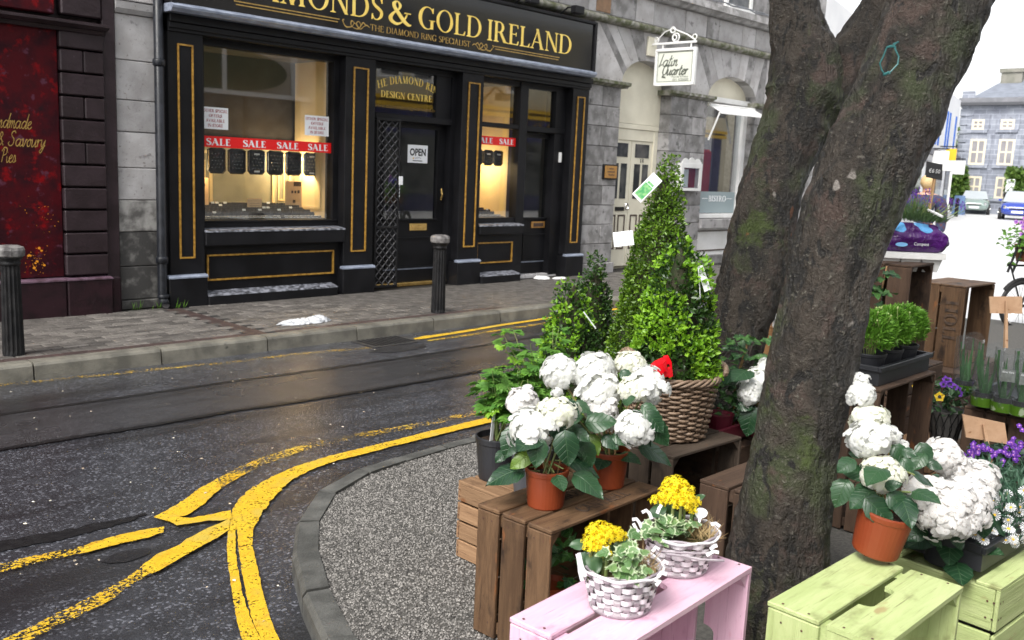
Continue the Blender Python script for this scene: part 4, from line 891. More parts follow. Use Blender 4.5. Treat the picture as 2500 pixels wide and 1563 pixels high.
# fascia sign
SB = jb('sign_board', (4.25, 8.52, 2.985), (10.31, 8.75, 3.60), SIGNBLK)
f = M(); f.box((4.2, 8.49, 2.97), (4.25, 8.76, 3.64), .008); f.box((10.31, 8.49, 2.97), (10.36, 8.76, 3.64), .008); f.box((4.25, 8.49, 3.60), (10.31, 8.76, 3.64), .008); f.part('sign_frame', BLACK, SB, world=False)
M().prism([(8.46, 2.955), (8.47, 2.968), (8.52, 2.986), (8.7, 2.986), (8.7, 2.905), (8.50, 2.905), (8.475, 2.93), (8.465, 2.933)], 4.2, 10.36, ax='x').part('sign_ledge', TRIM, SB, world=False)
Yl = 8.519
for wtxt, x0, x1 in (('DIAMONDS', 4.74, 6.66), ('&', 6.74, 7.07), ('GOLD', 7.165, 8.175), ('IRELAND', 8.27, 9.86)):
    line_text(wtxt, 'lettering', .245, (x0, Yl, 3.148), GILT, SB, x1 - x0, letters=True, T=.125, t=.045)
line_text('THE DIAMOND RING SPECIALIST', 'lettering', .068, (6.49, Yl, 3.028), GILTDIM, SB, 1.50, T=.1, t=.045, serif=False)
for a, b in ((4.85, 6.08), (8.40, 9.62)):
    for q, z in ((0, 3.083), (.02, 3.053)): M().box((a + q, 8.515, z), (b - q, 8.519, z + .011)).part('gilt_line', GILTDIM, SB, world=False)
for cx, s_ in ((6.3, 1), (8.2, -1)):
    A = M(); k = 0
    for P in ([(-.17, .04), (-.13, .0), (-.06, .01), (-.02, .05), (.02, .02), (.06, .0), (.1, .03), (.14, .05), (.18, .03)], [(-.02, .05), (-.06, .07), (-.07, .03), (-.03, .0), (.03, .0), (.06, .04), (.03, .075), (.0, .05), (.02, .03)], [(-.17, .04), (-.18, .06), (-.16, .07)], [(.06, .03), (.09, .07), (.12, .05)]):
        for q in _spine(P, [.004, .008, .006, .004, .008, .006, .004, .007, .004][:len(P)], 5):
            A.add([(cx + a * s_, 8.518 - .00004 * k, 3.025 + b) for a, b in q], [(0, 1, 2, 3)]); k += 1
    A.part('scroll_ornament', GILTDIM, SB, world=False)
# spotlight arms above the sign (their dark heads show at the frame top)
for x in (8.9, 9.78):
    sp = thing('sign_spotlight', 'small black spotlight on the fascia top, ' + ('nearer the ampersand' if x < 9 else 'nearer the stone bay'), 'light fitting', (x, 8.6, 3.66), group='spotlights over the fascia sign')
    M().tube([(x, 8.72, 3.66), (x, 8.55, 3.76), (x, 8.42, 3.74)], .012, 6).part('arm', BLACK, sp); M().box((x - .09, 8.33, 3.66), (x + .09, 8.43, 3.76), .01).part('lamp_head', BLACK, sp)

def window_pane(x0, x1, z0, z1, y=8.85): return M().box((x0, y, z0), (x1, y + .006, z1)).part('pane', GLASS, JW)
# ---- window 1
f = M(); frame_boxes(f, 4.61, .955 - .07, 6.295, 2.745, .07, 8.80, 8.95); f.box((4.61, 8.79, .935), (6.295, 8.83, .955), .004); WF = f.part('window_frame', BLACK, JW)
window_pane(4.68, 6.228, .955, 2.68)
jb('sill', (4.612, 8.655, .71), (6.30, 8.86, .855), BLACK, .01)
M().prism([(8.65, .853), (8.655, .866), (8.8, .882), (8.86, .882), (8.86, .855), (8.65, .848)], 4.612, 6.30, ax='x').part('sill_top', BLACKTOP, JW)
jb('stall_riser', (4.61, 8.74, .12), (6.295, 8.9, .71)); f = M(); frame_boxes(f, 4.66, .352, 6.20, .617, .016, 8.722, 8.742); f.part('gold_moulding', GOLD, JW)
jb('base_step', (4.612, 8.60, .10), (6.17, 8.74, .215), BLACK, .008); M().prism([(8.598, .212), (8.602, .222), (8.74, .252), (8.74, .214)], 4.612, 6.175, ax='x').part('step_top', BLACKTOP, JW)
# ---- window 2 and second door
f = M(); f.box((8.405, 8.80, .885), (9.19, 8.95, .955)); f.box((8.405, 8.80, 2.68), (9.92, 8.95, 2.745)); f.box((8.405, 8.80, .955), (8.45, 8.95, 2.68)); f.box((9.19, 8.78, .14), (9.345, 8.98, 2.75), .006); f.box((8.45, 8.79, 2.125), (9.19, 8.95, 2.185), .008); f.box((9.345, 8.79, 2.11), (10.135, 8.98, 2.185), .008); f.box((9.92, 8.80, .14), (10.135, 8.98, 2.75)); f.part('window_frame', BLACK, JW)
window_pane(8.45, 9.19, .955, 2.125); window_pane(8.45, 9.19, 2.185, 2.68); window_pane(9.345, 9.92, 2.185, 2.68)
jb('sill', (8.407, 8.655, .745), (9.225, 8.86, .86), BLACK, .01); M().prism([(8.65, .858), (8.655, .871), (8.8, .886), (8.86, .886), (8.86, .86), (8.65, .853)], 8.407, 9.225, ax='x').part('sill_top', BLACKTOP, JW)
jb('stall_riser', (8.405, 8.74, .12), (9.19, 8.9, .745)); f = M(); frame_boxes(f, 8.43, .365, 9.10, .64, .016, 8.722, 8.742); f.part('gold_moulding', GOLD, JW)
jb('base_step', (8.407, 8.58, .10), (9.13, 8.74, .215), BLACK, .008); M().prism([(8.578, .212), (8.582, .222), (8.74, .25), (8.74, .214)], 8.407, 9.135, ax='x').part('step_top', BLACKTOP, JW)
def door(x0, x1, g0, g1, lb, label):
    d = M(); d.box((x0, 8.9, .17), (g0, 8.95, 2.10)); d.box((g1, 8.9, .17), (x1, 8.95, 2.10)); d.box((g0, 8.9, 2.04), (g1, 8.95, 2.10)); d.box((g0, 8.9, .17), (g1, 8.95, .94)); D_ = d.part('door', BLACK, JW); D_['label'] = label
    M().box((g0, 8.918, .94), (g1, 8.924, 2.04)).part('pane', GLASS, D_, world=False)
    f = M(); frame_boxes(f, g0 - .02, .92, g1 + .02, 2.055, .022, 8.888, 8.901); frame_boxes(f, g0 + .04, .34, g1 - .0, .72, .02, 8.885, 8.901); f.box((g0 - .02, 8.87, .925), (g1 + .02, 8.9, .945), .003); f.part('door_moulding', BLACK, D_, world=False)
    M().box((g0 + .02, 8.893, .322), (g1, 8.8995, .338)).part('moulding_edge', TRIM, D_, world=False)
    l_ = M().box((lb, 8.885, .80), (lb + .275, 8.9, .89), .004).part('letterbox', BRASS if x0 < 8 else BRASSPL, D_, world=False)
    M().box((lb + .035, 8.88, .82), (lb + .24, 8.886, .87), .004).part('letter_flap', BRASS if x0 < 8 else DKBROWN, l_, world=False)
    M().tube([(g0 - .05 if x0 > 9 else g1 + .05, 8.86, 1.32), (g0 - .05 if x0 > 9 else g1 + .05, 8.84, 1.25), (g0 - .05 if x0 > 9 else g1 + .05, 8.86, 1.18)], .012, 8).part('handle', BRASS, D_, world=False)
    return D_
door(6.80, 7.98, 7.02, 7.85, 7.43, 'front door with brass letterbox beside the folded gate'); door(9.35, 10.10, 9.43, 10.03, 9.63, 'narrow door with bronze letterbox beside the end pilaster')
f = M(); f.box((6.70, 8.80, .14), (6.80, 8.98, 2.75)); f.box((7.98, 8.80, .14), (8.045, 8.98, 2.75)); f.box((6.80, 8.79, 2.10), (7.98, 8.98, 2.18), .008); f.box((6.80, 8.80, 2.68), (7.98, 8.98, 2.75)); f.box((7.74, 8.82, 2.18), (7.98, 8.98, 2.68)); f.part('door_frame', BLACK, JW)
window_pane(6.80, 7.74, 2.18, 2.68)
jb('threshold', (6.8, 8.84, .12), (7.98, 8.95, .168), BRASS, .006); jb('threshold', (9.345, 8.80, .11), (10.13, 8.95, .16), STONELT, .006)
tx = M()
arc = 'THE DIAMOND RING'; Ltx = text_m(arc, .085, 1.04, T=.17)
for ch, Mx in Ltx:
    xs_ = [v[0] for v in Mx.v]; cx = (min(xs_) + max(xs_)) / 2; u = (cx - .52) / .52; th = -u * .32
    vs = [((v[0] - cx) * cos(th) - v[2] * sin(th), v[1] * .4, (v[0] - cx) * sin(th) + v[2] * cos(th)) for v in Mx.v]
    tx.add([(6.8 + cx + v[0], 8.848 + v[1], 2.545 - .125 * u * u + v[2]) for v in vs], Mx.f)
tx.part('lettering', GILT, JW); line_text('DESIGN CENTRE', 'lettering', .075, (6.91, 8.847, 2.362), GILT, JW, .78, T=.17, dep=.0015)
font_text('www.diamondsandgoldireland.com', 'lettering', .045, (6.82, 8.847, 2.245), GILTDIM, JW, 1.0)
bell = tag(M().box((10.02, 8.765, 1.72), (10.06, 8.80, 1.86), .006).part('door_bell', WHITEP), 'slim white door bell on the frame of the narrow door', 'door bell')
# ---- folding lattice gate
GT = thing('folding_gate', 'folded black lattice security gate beside the jeweller door', 'gate', (6.95, 8.74, .15))
m = M()
for x in (6.785, 7.115): m.box((x - .012, 8.73, .15), (x + .012, 8.755, 2.12), .003)
for z in (.155, .86, 2.105): m.box((6.773, 8.728, z - .014), (7.127, 8.757, z + .014), .003)
m.part('gate_frame', IRON, GT)
n = 19
for s_ in (1, -1):
    for k in range(-3, n):
        z0, z1 = .17 + k * .1, .17 + k * .1 + .33; a, b = (6.79, 7.11) if s_ > 0 else (7.11, 6.79)
        za, zb_ = max(z0, .17), min(z1, 2.09)
        if zb_ <= za: continue
        xa, xb = a + (b - a) * (za - z0) / (z1 - z0), a + (b - a) * (zb_ - z0) / (z1 - z0)
        M().tube([(xa, 8.742 + .004 * s_, za), (xb, 8.742 + .004 * s_, zb_)], .006, 5).part('lattice_bar', mat('worn_gate_steel', (.07, .07, .078), (.03, .03, .033), 30, rough=.45) if 'worn_gate_steel' not in MATS else MATS['worn_gate_steel'], GT)
lk = thing('padlock_chain', 'pale chain and tag hanging on the folded gate', 'chain', (7.12, 8.72, 1.3))
M().tube([(7.12, 8.72, 1.42 - .02 * k) if k % 2 else (7.112, 8.715, 1.42 - .02 * k) for k in range(12)], .006, 5).part('chain', CHROME, lk); M().box((7.10, 8.71, 1.36), (7.16, 8.716, 1.46), .002).part('tag', PAPER, lk)
# ---- rooms behind
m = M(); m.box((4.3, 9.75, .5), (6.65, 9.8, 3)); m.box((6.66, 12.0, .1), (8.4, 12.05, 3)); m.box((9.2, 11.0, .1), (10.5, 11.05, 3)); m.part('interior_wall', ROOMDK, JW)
m = M(); m.box((6.64, 9.0, .1), (6.68, 12, 3)); m.box((8.36, 9.0, .1), (8.40, 12, 3)); m.box((9.3, 9.72, .1), (9.33, 11, 3)); m.box((10.48, 9.0, .1), (10.5, 11, 3)); m.box((6.66, 8.99, .13), (8.4, 12, .16)); m.box((9.3, 9.0, .13), (10.5, 11, .16)); m.box((4.25, 8.96, 2.8), (10.5, 12, 2.83)); m.part('interior_wall', mat('shop_interior_cream', (.34, .31, .25), (.28, .25, .2), 2, rough=.6), JW)
def display(x0, x1, yb):
    jb('display_floor', (x0, 8.955, .90), (x1, yb, .93), CREAMIN, 0); jb('display_back', (x0, yb, .93), (x1, yb + .03, 1.70), GREYIN, 0); jb('display_back_rail', (x0, yb - .01, 1.70), (x1, yb + .04, 1.74), BLACK, 0)
    for a, b in ((x0 - .02, x0), (x1, x1 + .02)): jb('display_side', (a, 8.955, .9), (b, yb, 2.745), CREAMIN, 0)
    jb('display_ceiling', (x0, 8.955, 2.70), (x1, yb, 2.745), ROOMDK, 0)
display(4.66, 6.26, 9.62); display(8.43, 9.22, 9.62)
for a, b in ((4.75, 5.2), (5.95, 6.2), (8.72, 9.12)):
    f = M(); frame_boxes(f, a, 1.02, b, 1.66, .03, 9.60, 9.618); frame_boxes(f, a + .08, 1.12, b - .08, 1.56, .016, 9.608, 9.618); f.part('back_panel_moulding', CREAMIN, JW)
f = M()
for (y0, z0, y1, z1, w_) in ((9.08, 1.05, 9.52, 1.62, .03),): 
    for x in (6.25,):
        f.box((x, y0, z0), (x + .012, y0 + w_, z1)); f.box((x, y1 - w_, z0), (x + .012, y1, z1)); f.box((x, y0 + w_, z0), (x + .012, y1 - w_, z0 + w_)); f.box((x, y0 + w_, z1 - w_), (x + .012, y1 - w_, z1))
f.part('side_panel_moulding', CREAMIN, JW)
for x, y, z, e, wh in ((4.85, 9.25, 1.5, 5, 'low at the left of the wide window'), (6.14, 9.32, 1.6, 14, 'over the golden side panel of the wide window'), (8.95, 9.4, 1.66, 9, 'inside the narrow window')):
    sp = tag(M().lathe([(.028, 0), (.03, .012), (.02, .03)], 14, (x, y, z)).part('display_light', BULB), 'small warm display spotlight ' + wh, 'light', 'warm spotlights inside the jeweller windows')
    L = bpy.data.lights.new('display_lamp', 'POINT'); L.energy = e; L.color = (1, .68, .34); L.shadow_soft_size = .05
    lo_ = bpy.data.objects.new('display_lamp', L); COL.objects.link(lo_); lo_.location = (x, y, z - .06)
# ---- window stickers and cards
def banner(x0, x1, z0, z1, words, label):
    t = thing('sale_banner', label, 'banner', ((x0 + x1) / 2, 8.84, z0)); M().box((x0, 8.842, z0), (x1, 8.846, z1)).part('strip', RED, t)
    for s_, a, b in words: line_text(s_, 'lettering', .068, (a, 8.8415, z0 + .02), PAPER, t, b - a, T=.2, t=.07, dep=.001)
banner(4.682, 6.24, 1.69, 1.80, (('SALE', 4.72, 4.99), ('SALE', 5.13, 5.40), ('SALE', 5.53, 5.80), ('SALE', 5.92, 6.18)), 'long red banner reading SALE four times across the wide window')
banner(8.45, 9.21, 1.90, 2.01, (('SALE', 8.46, 8.76), ('SALE', 8.88, 9.15)), 'short red SALE banner across the narrow window')
for x0, x1, lab in ((4.682, 4.965, 'left white notice of other special offers above the sale banner'), (5.88, 6.19, 'right white notice of other special offers above the sale banner')):
    t = thing('offer_notice', lab, 'notice', ((x0 + x1) / 2, 8.84, 1.87), group='special offer notices in the wide window'); M().box((x0, 8.8425, 1.87), (x1, 8.8455, 2.085)).part('sheet', PAPER, t); w_ = x1 - x0
    for k, (s_, f_) in enumerate((('OTHER SPECIAL', .94), ('OFFERS', .5), ('AVAILABLE', .72), ('IN-STORE', .58))):
        line_text(s_, 'lettering', .03, (x0 + w_ * (1 - f_) / 2, 8.842, 2.035 - k * .048), REDINK, t, w_ * f_, T=.14, t=.08, dep=.0008)
t = thing('open_sign', 'white OPEN sign hanging inside the jeweller door glass', 'sign', (7.55, 8.915, 1.62)); M().box((7.39, 8.912, 1.625), (7.705, 8.9155, 1.84)).part('board', PAPER, t)
font_text('OPEN', 'lettering', .085, (7.42, 8.9115, 1.715), BLKINK, t, .255, bold=.035); font_text('CCTV', 'lettering', .022, (7.5, 8.9115, 1.675), NAVY, t, .1)
m = M(); m.add([(7.465, 8.9112, 1.67), (7.49, 8.9112, 1.67), (7.478, 8.9112, 1.7)], [(0, 1, 2)]); m.part('warning_triangle', YELLOW, t); M().box((7.47, 8.911, 1.645), (7.62, 8.9118, 1.655)).part('print_line', BLKINK, t)
def oct_(cx, cz, w_, h, c=.035): return [(cx - w_, cz - h + c), (cx - w_ + c, cz - h), (cx + w_ - c, cz - h), (cx + w_, cz - h + c), (cx + w_, cz + h - c * .6), (cx + w_ * .6, cz + h), (cx - w_ * .6, cz + h), (cx - w_, cz + h - c * .6)]
def pad(cx, cz, w_, h, y, lab, grp, tags, n=4):
    t = thing('jewellery_pad', lab, 'jewellery display', (cx, y, cz - h), group=grp); M().prism(oct_(cx, cz, w_, h), y, y + .02, ax='y').part('velvet_pad', VELVET, t)
    m = M(); r = oct_(cx, cz, w_ * .93, h * .94); m.tube([(a, y - .002, b) for a, b in r], .003, 4, closed=True); m.part('silver_edge', SILVER, t)
    m = M()
    for i in range(5):
        for j in range(n - i % 2):
            x = cx + (j - (n - 1 - i % 2) / 2) * w_ * 1.5 / n; z = cz + h * .55 - i * h * .27; m.box((x - .007, y - .006, z - .005), (x + .007, y - .001, z + .006))
    m.part('ring_row', SILVER, t)['kind'] = 'stuff'
    for dz in tags: M().box((cx - .032, y - .005, cz + dz - .009), (cx + .032, y - .002, cz + dz + .009)).part('price_card', PAPER, t)
desc = ('first, beside the left frame', 'second, plain', 'third, with two white cards', 'fourth, in the grey reflection', 'fifth, half reflected', 'sixth, over the golden side panel')
for k in range(6):
    pad(5.035 + k * .236, 1.555, .103, .135, 9.2, 'black velvet ring pad under the sale banner, ' + desc[k], 'ring pads hanging in the wide window', ((.085, -.1) if k in (2, 5) else ()))
for k in range(3):
    pad(8.66 + k * .19, 1.735, .085, .105, 9.0, 'dark ring pad in the narrow window, ' + ('left, cut by the pilaster', 'middle, with wide white card', 'right, with square white card')[k], 'ring pads in the narrow window', ((.05,) if k else ()))
def card(x0, x1, z0, z1, y, lab, pics):
    t = thing('display_card', lab, 'card', ((x0 + x1) / 2, y, z0)); M().box((x0, y, z0), (x1, y + .004, z1), .001).part('sheet', CARD, t)
    m = M(); 
    for (a, b, w_, h) in pics: m.box((x0 + a, y - .002, z0 + b), (x0 + a + w_, y - .0005, z0 + b + h))
    m.part('printed_picture', DKBROWN, t)
card(4.70, 4.99, 1.0, 1.37, 9.3, 'tall buff printed card at the left of the wide window', ((.2, .28, .05, .03), (.15, .24, .05, .03), (.2, .11, .02, .04), (.12, .03, .05, .1)))
card(5.42, 5.60, 1.0, 1.16, 9.25, 'small plain buff card standing in the middle of the wide window', tuple((.03, .03 + .025 * k, .12, .003) for k in range(4)))
card(5.93, 6.15, 1.0, 1.36, 9.3, 'tall buff printed card at the right of the wide window', ((.11, .30, .1, .05), (.08, .22, .025, .03), (.12, .22, .025, .03), (.16, .22, .03, .035), (.1, .11, .035, .035), (.06, .05, .03, .003), (.16, .05, .03, .003)))
rb = M().box((-.02, -.02, 0), (.02, .02, .035), .006).mesh('ring_box', VELVET); tgm = M().box((-.017, -.002, 0), (.017, .001, .03)).mesh('price_card', PAPER)
ORD = 'first second third fourth fifth sixth seventh eighth ninth tenth eleventh twelfth thirteenth fourteenth fifteenth sixteenth seventeenth eighteenth nineteenth twentieth'.split(); ORD += ['twenty-' + q for q in ORD[:9]] + ['thirtieth'] + ['thirty-' + q for q in ORD[:9]]
def rings(x0, x1, y0, z0, rows, grp, dy=.075, dz=.021):
    for r in range(rows):
        n = int((x1 - x0) / .0485) - (r + 1) // 2
        for c in range(n):
            x = x0 + .0485 * c + .022; y = y0 + r * dy; z = z0 + r * dz; cardy = r == 0 or random.random() < (.17 if r > 1 else .04)
            if r == 0 and c == 20 and n > 25: cardy = False
            o = bpy.data.objects.new('ring_box', rb); COL.objects.link(o); o.location = (x, y, z); o.rotation_euler = (0, 0, U(-.08, .08)); o.scale = (1.05, 1, 1.15 if r else .6)
            tag(o, ('carded' if cardy else 'plain') + ' black ring box, ' + ORD[c] + ' from left, ' + ('front', 'second', 'third', 'fourth', 'fifth', 'sixth')[r] + ' row, ' + ('wide' if grp else 'narrow') + ' window', 'ring box', 'ring boxes in the ' + ('wide' if grp else 'narrow') + ' window')
            if cardy:
                c_ = inst('price_card', tgm, o, Matrix.Translation((0, -.022, .008 if r == 0 else .026)) @ Matrix.Rotation(-.5, 4, 'X') @ Matrix.Diagonal((1.1, 1, 1.25 if r == 0 else .62, 1)))
rings(4.70, 6.22, 8.99, .962, 6, 1); rings(8.47, 9.14, 8.99, .962, 4, 0)
st = M()
for r in range(0, 6): st.box((4.67, 9.0 + r * .075 - .036, .93), (6.24 - r * .02, 9.0 + r * .075 + .036, .96 + r * .021 - .001))
for r in range(0, 4): st.box((8.44, 9.0 + r * .075 - .036, .93), (9.16 - r * .03, 9.0 + r * .075 + .036, .96 + r * .021 - .001))
st.part('display_steps', VELVET, JW)
jf = thing('counter_flowers', 'pink flowers on an orange counter inside the jeweller door', 'flowers', (7.25, 9.9, 1.0))
M().box((7.0, 9.8, .2), (7.75, 10.2, 1.12), .01).part('counter', mat('orange_counter', (.6, .16, .03), rough=.5), jf)
m = M()
for k in range(40): m.leaf((7.32 + U(-.05, .05), 9.9 + U(-.05, .05), 1.15), (U(-1, 1), U(-1, 1), U(.4, 2)), (U(-1, 1), U(-1, 1), 1), U(.1, .22), .04)
m.part('foliage', HERB, jf)
m = M()
for k in range(8): m.ball((7.3 + U(-.1, .1), 9.9 + U(-.06, .06), 1.36 + U(-.04, .04)), .03, 6, 4)
m.part('flower_head', LILAC, jf)
# ------------------------------------------------------------------ bollards
def bollard(px_, x, y, lab):
    t = thing('bollard', lab, 'bollard', (x, y, PZ), group='fluted iron bollards along the far kerb'); t.scale = (.88, .88, .9); h = .89
    o = len(M().v); b = M()
    prof = [(.082, 0), (.083, .04), (.079, .3), (.073, .68), (.071, .73)]; n = 64; fl = 16
    for r, z in prof:
        for k in range(n):
            a = 2 * pi * k / n; q = abs(((k * fl / n) % 1) - .5) * 2; rr = r * (1 - .11 * (1 - q ** 2.2) if .02 < z < .74 else 1); b.v.append((rr * cos(a), rr * sin(a), z))
    for i in range(len(prof) - 1):
        for k in range(n): b.f.append((i * n + k, i * n + (k + 1) % n, (i + 1) * n + (k + 1) % n, (i + 1) * n + k))
    b.part('fluted_shaft', IRON, t, world=False)
    M().lathe([(.07, .725), (.08, .735), (.08, .75), (.074, .758), (.085, .775), (.095, .785), (.098, .80)], 28).part('collar', IRON, t, world=False, smooth=True)
    M().lathe([(.098, .795), (.112, .805), (.114, .85), (.106, .872), (.07, .885), (.001, .888)], 14).part('cap', IRONCAP, t, world=False)
bollard(0, 6.34, 7.10, 'fluted black bollard on the kerb before the jeweller door'); bollard(0, 2.32, 7.19, 'fluted black bollard at the left edge before the burgundy shop')
# ------------------------------------------------------------------ litter
def rag(name, lab, cx, cy, z, rx, ry, hh, seed):
    m = M(); n, k = 46, 22
    for j in range(k + 1):
        for i in range(n + 1):
            u, v = i / n * 2 - 1, j / k * 2 - 1; q = max(0, 1 - u * u) ** .5; p = Vector((u * 2.6, v * 2.0, seed)); d = 1 - 2 * abs(noise.noise(p * 1.8)); d2 = 1 - 2 * abs(noise.noise(p * 5))
            e = max(0, 1 - (u * u) ** 2) * max(0, 1 - (v * v) ** 2)
            m.v.append((cx + u * rx * (1 + .2 * d2), cy + v * ry * q * (1 + .3 * d), z + .004 + e * hh * (.25 + .9 * abs(d) + .5 * abs(d2) + (1.0 * math.exp(-((u - .6) ** 2) * 14) if seed < 2 else 0))))
    for j in range(k):
        for i in range(n): a = j * (n + 1) + i; m.f.append((a, a + 1, a + n + 2, a + n + 1))
    return tag(m.part(name, WHITEP if seed > 2 else mat('white_plastic_film', (.75, .77, .8), rough=.3, trans=.3), smooth=True), lab, 'litter')
rag('plastic_bag', 'crumpled white plastic bag lying on the pavers near the kerb', 4.85, 7.27, PZ, .25, .085, .026, 1)
rag('paper_litter', 'white scrap of card lying before the narrow door', 9.6, 8.62, PZ, .11, .09, .025, 3)
rag('paper_litter', 'smaller flat white paper scrap nearer the end pilaster', 9.83, 8.5, PZ, .12, .05, .015, 5)
# ------------------------------------------------------------------ crates
_bm = {}
def board_mesh(L, W, T, mt, notch=0):
    k = (round(L, 3), round(W, 3), round(T, 4), mt.name, notch)
    if k in _bm: return _bm[k]
    if not notch: me = M().box((-L / 2, -W / 2, -T / 2), (L / 2, W / 2, T / 2), .0025).mesh('board', mt)
    else:
        n = .075; d = .032
        pl = [(-L / 2, -W / 2), (L / 2, -W / 2), (L / 2, W / 2)] + [(n - .0 + .0 * i + (-.02 + .02 * cos(pi / 2 * i / 5)), W / 2 - d * sin(pi / 2 * i / 5)) for i in range(6)] + [(-n + .02 - .02 * sin(pi / 2 * i / 5), W / 2 - d * cos(pi / 2 * i / 5)) for i in range(6)] + [(-L / 2, W / 2)]
        me = M().prism(pl, -T / 2, T / 2).mesh('board', mt)
    _bm[k] = me; return me
def B_(parent, c, xdir, ydir, L, W, T, mt, notch=0, name='board', jit=True):
    x = Vector(xdir); y = Vector(ydir); z = x.cross(y)
    c = Vector(c) + (z * U(-.0015, .0015) if jit else Vector())
    m = Matrix(((x.x, y.x, z.x, c.x), (x.y, y.y, z.y, c.y), (x.z, y.z, z.z, c.z), (0, 0, 0, 1)))
    if jit: m = m @ Matrix.Rotation(U(-.006, .006), 4, 'Z')
    return inst(name, board_mesh(L, W, T, mt, notch), parent, m)
def crate(label, loc, rz, L, D, H, mt, nb=3, gap=.014, notch=0, T=.013, back=True, floor=True, group=None, marks=()):
    """a box lying on its side: opening faces local -y; slats run round top, sides and base"""
    t = thing('wooden_crate', label, 'crate', loc, rz, group)
    w_ = (D - gap * (nb - 1)) / nb
    for i in range(nb):
        y = w_ / 2 + i * (w_ + gap); nn = notch and i == 0
        B_(t, (L / 2, y, H - T / 2), (1, 0, 0), (0, 1, 0), L, w_, T, mt, nn)
        for x, s_ in ((T / 2, 1), (L - T / 2, -1)):
            B_(t, (x, y, (H - T) / 2 - .001), (0, 0, 1), (0, 1, 0), H - T - .002, w_ - .003, T, mt, nn)
        if floor: B_(t, (L / 2, y, T / 2 + .004), (1, 0, 0), (0, 1, 0), L - 2 * T - .004, w_ - .004, T, mt)
    if back:
        k = 3; hh = (H - 2 * T - .03) / k
        for i in range(k): B_(t, (L / 2, D - .012, T + .012 + hh / 2 + i * (hh + .008)), (1, 0, 0), (0, 0, 1), L - 2 * T - .006, hh, T, mt)
    q = .042
    for x, z, sx, sz in ((T, T, 1, 1), (L - T, T, -1, 1), (T, H - T, 1, -1), (L - T, H - T, -1, -1)):
        M().prism([(x + sx * .001, z + sz * .001), (x + sx * q, z + sz * .001), (x + sx * .001, z + sz * q)][::sx * sz], .006, D - .02, ax='y').part('corner_post', mt, t, world=False)
    m = M()
    for i in range(nb):
        for dx in (.014, L - .014):
            for dy in (.25, .75):
                y = i * (w_ + gap) + w_ * dy; m.lathe([(.0035, 0), (.003, .001)], 6, (dx, y, H + .0012))
        for dy in (.3, .7):
            for z in (H - .04, .05): m.add([(-.0018, i * (w_ + gap) + w_ * dy + .003 * cos(a), z + .003 * sin(a)) for a in [pi * k / 3 for k in range(6)]], [tuple(range(6))])
    m.part('nails', NAIL, t, world=False)['kind'] = 'stuff'
    return t
def crate_up(label, loc, rz, L, D, H, mt, nb=4, gap=.008, T=.012, rim=False, ntop=0):
    """a box standing upright (or upside down): horizontal slats on four sides"""
    t = thing('wooden_crate', label, 'crate', loc, rz); h = (H - gap * (nb - 1)) / nb
    for i in range(nb):
        z = h / 2 + i * (h + gap)
        B_(t, (L / 2, T / 2, z), (1, 0, 0), (0, 0, 1), L, h, T, mt); B_(t, (L / 2, D - T / 2, z), (1, 0, 0), (0, 0, 1), L, h, T, mt)
        B_(t, (T / 2, D / 2, z), (0, 1, 0), (0, 0, 1), D - 2 * T - .002, h, T, mt); B_(t, (L - T / 2, D / 2, z), (0, 1, 0), (0, 0, 1), D - 2 * T - .002, h, T, mt)
    if ntop:
        w_ = (D - .012 * (ntop - 1)) / ntop if ntop > 2 else .09
        for i in range(ntop):
            x_ = (L - .012 * (ntop - 1)) / ntop
            B_(t, (x_ / 2 + i * (x_ + .012), D / 2, H + T / 2), (0, 1, 0), (1, 0, 0), D, x_, T, mt)
    if rim:
        B_(t, (L / 2, .035, H + T / 2), (1, 0, 0), (0, 1, 0), L, .07, T, mt); B_(t, (L / 2, D - .035, H + T / 2), (1, 0, 0), (0, 1, 0), L, .07, T, mt)
        B_(t, (L / 2, D / 2, H - .03), (1, 0, 0), (0, 1, 0), L - 2 * T - .002, D - 2 * T - .004, .008, mt)
    m = M()
    for i in range(nb):
        z0 = i * (h + gap)
        for dz in (.3, .7):
            for y in (.012, D - .012, .03): m.add([(-.0018, y + .0035 * cos(a), z0 + h * dz + .0035 * sin(a)) for a in [pi * k / 3 for k in range(6)]], [tuple(range(6))])
            for x in (.012, .03, L - .02): m.add([(x + .0035 * cos(a), -.0018, z0 + h * dz + .0035 * sin(a)) for a in [pi * k / 3 for k in range(6)]], [tuple(range(6))])
    m.part('nails', NAIL, t, world=False)['kind'] = 'stuff'
    return t
CA = crate('brown slatted crate stencilled on its top boards, under the terracotta hydrangea pots', (2.068, 1.765, GZ), radians(1.5), .60, .318, .44, WOODBR, 3, .013)
INK = mat('faded_stencil_ink', (.03, .02, .015), (.09, .055, .035), 30, rough=.8)
for s_, y0, x0, w_ in (('CANTRELL', .03, .2, .26), ('MONA', .142, .24, .16)):
    L_ = text_m(s_, .05, w_, T=.16, t=.07, dep=.0008); A = M()
    for ch, Mx in L_: A.add(Mx.v, Mx.f)
    inst('stencil_lettering', A.mesh('stencil_lettering', INK), CA, plane_m((x0, y0, .4422), (1, 0, 0), (0, 1, 0)))
crate_up('tan slatted crate turned upside down under the black nursery pots', (2.42, 2.13, GZ), 0, .52, .43, .30, WOODLT, 4, ntop=6)
crate('grey weathered crate carrying the wicker basket', (2.955, 1.93, GZ), radians(-3), .47, .44, .462, WOODGR, 4, .01)
crate('rough brown crate half hidden by the leaning tree trunk', (2.865, 1.49, GZ), 0, .5, .26, .44, WOODDK, 2, .02)
CP = crate('pale pink painted crate with two white flower baskets on top', (1.462, 1.085, GZ), radians(3.2), .665, .262, .53, WOODPK, 2, .022, notch=1)
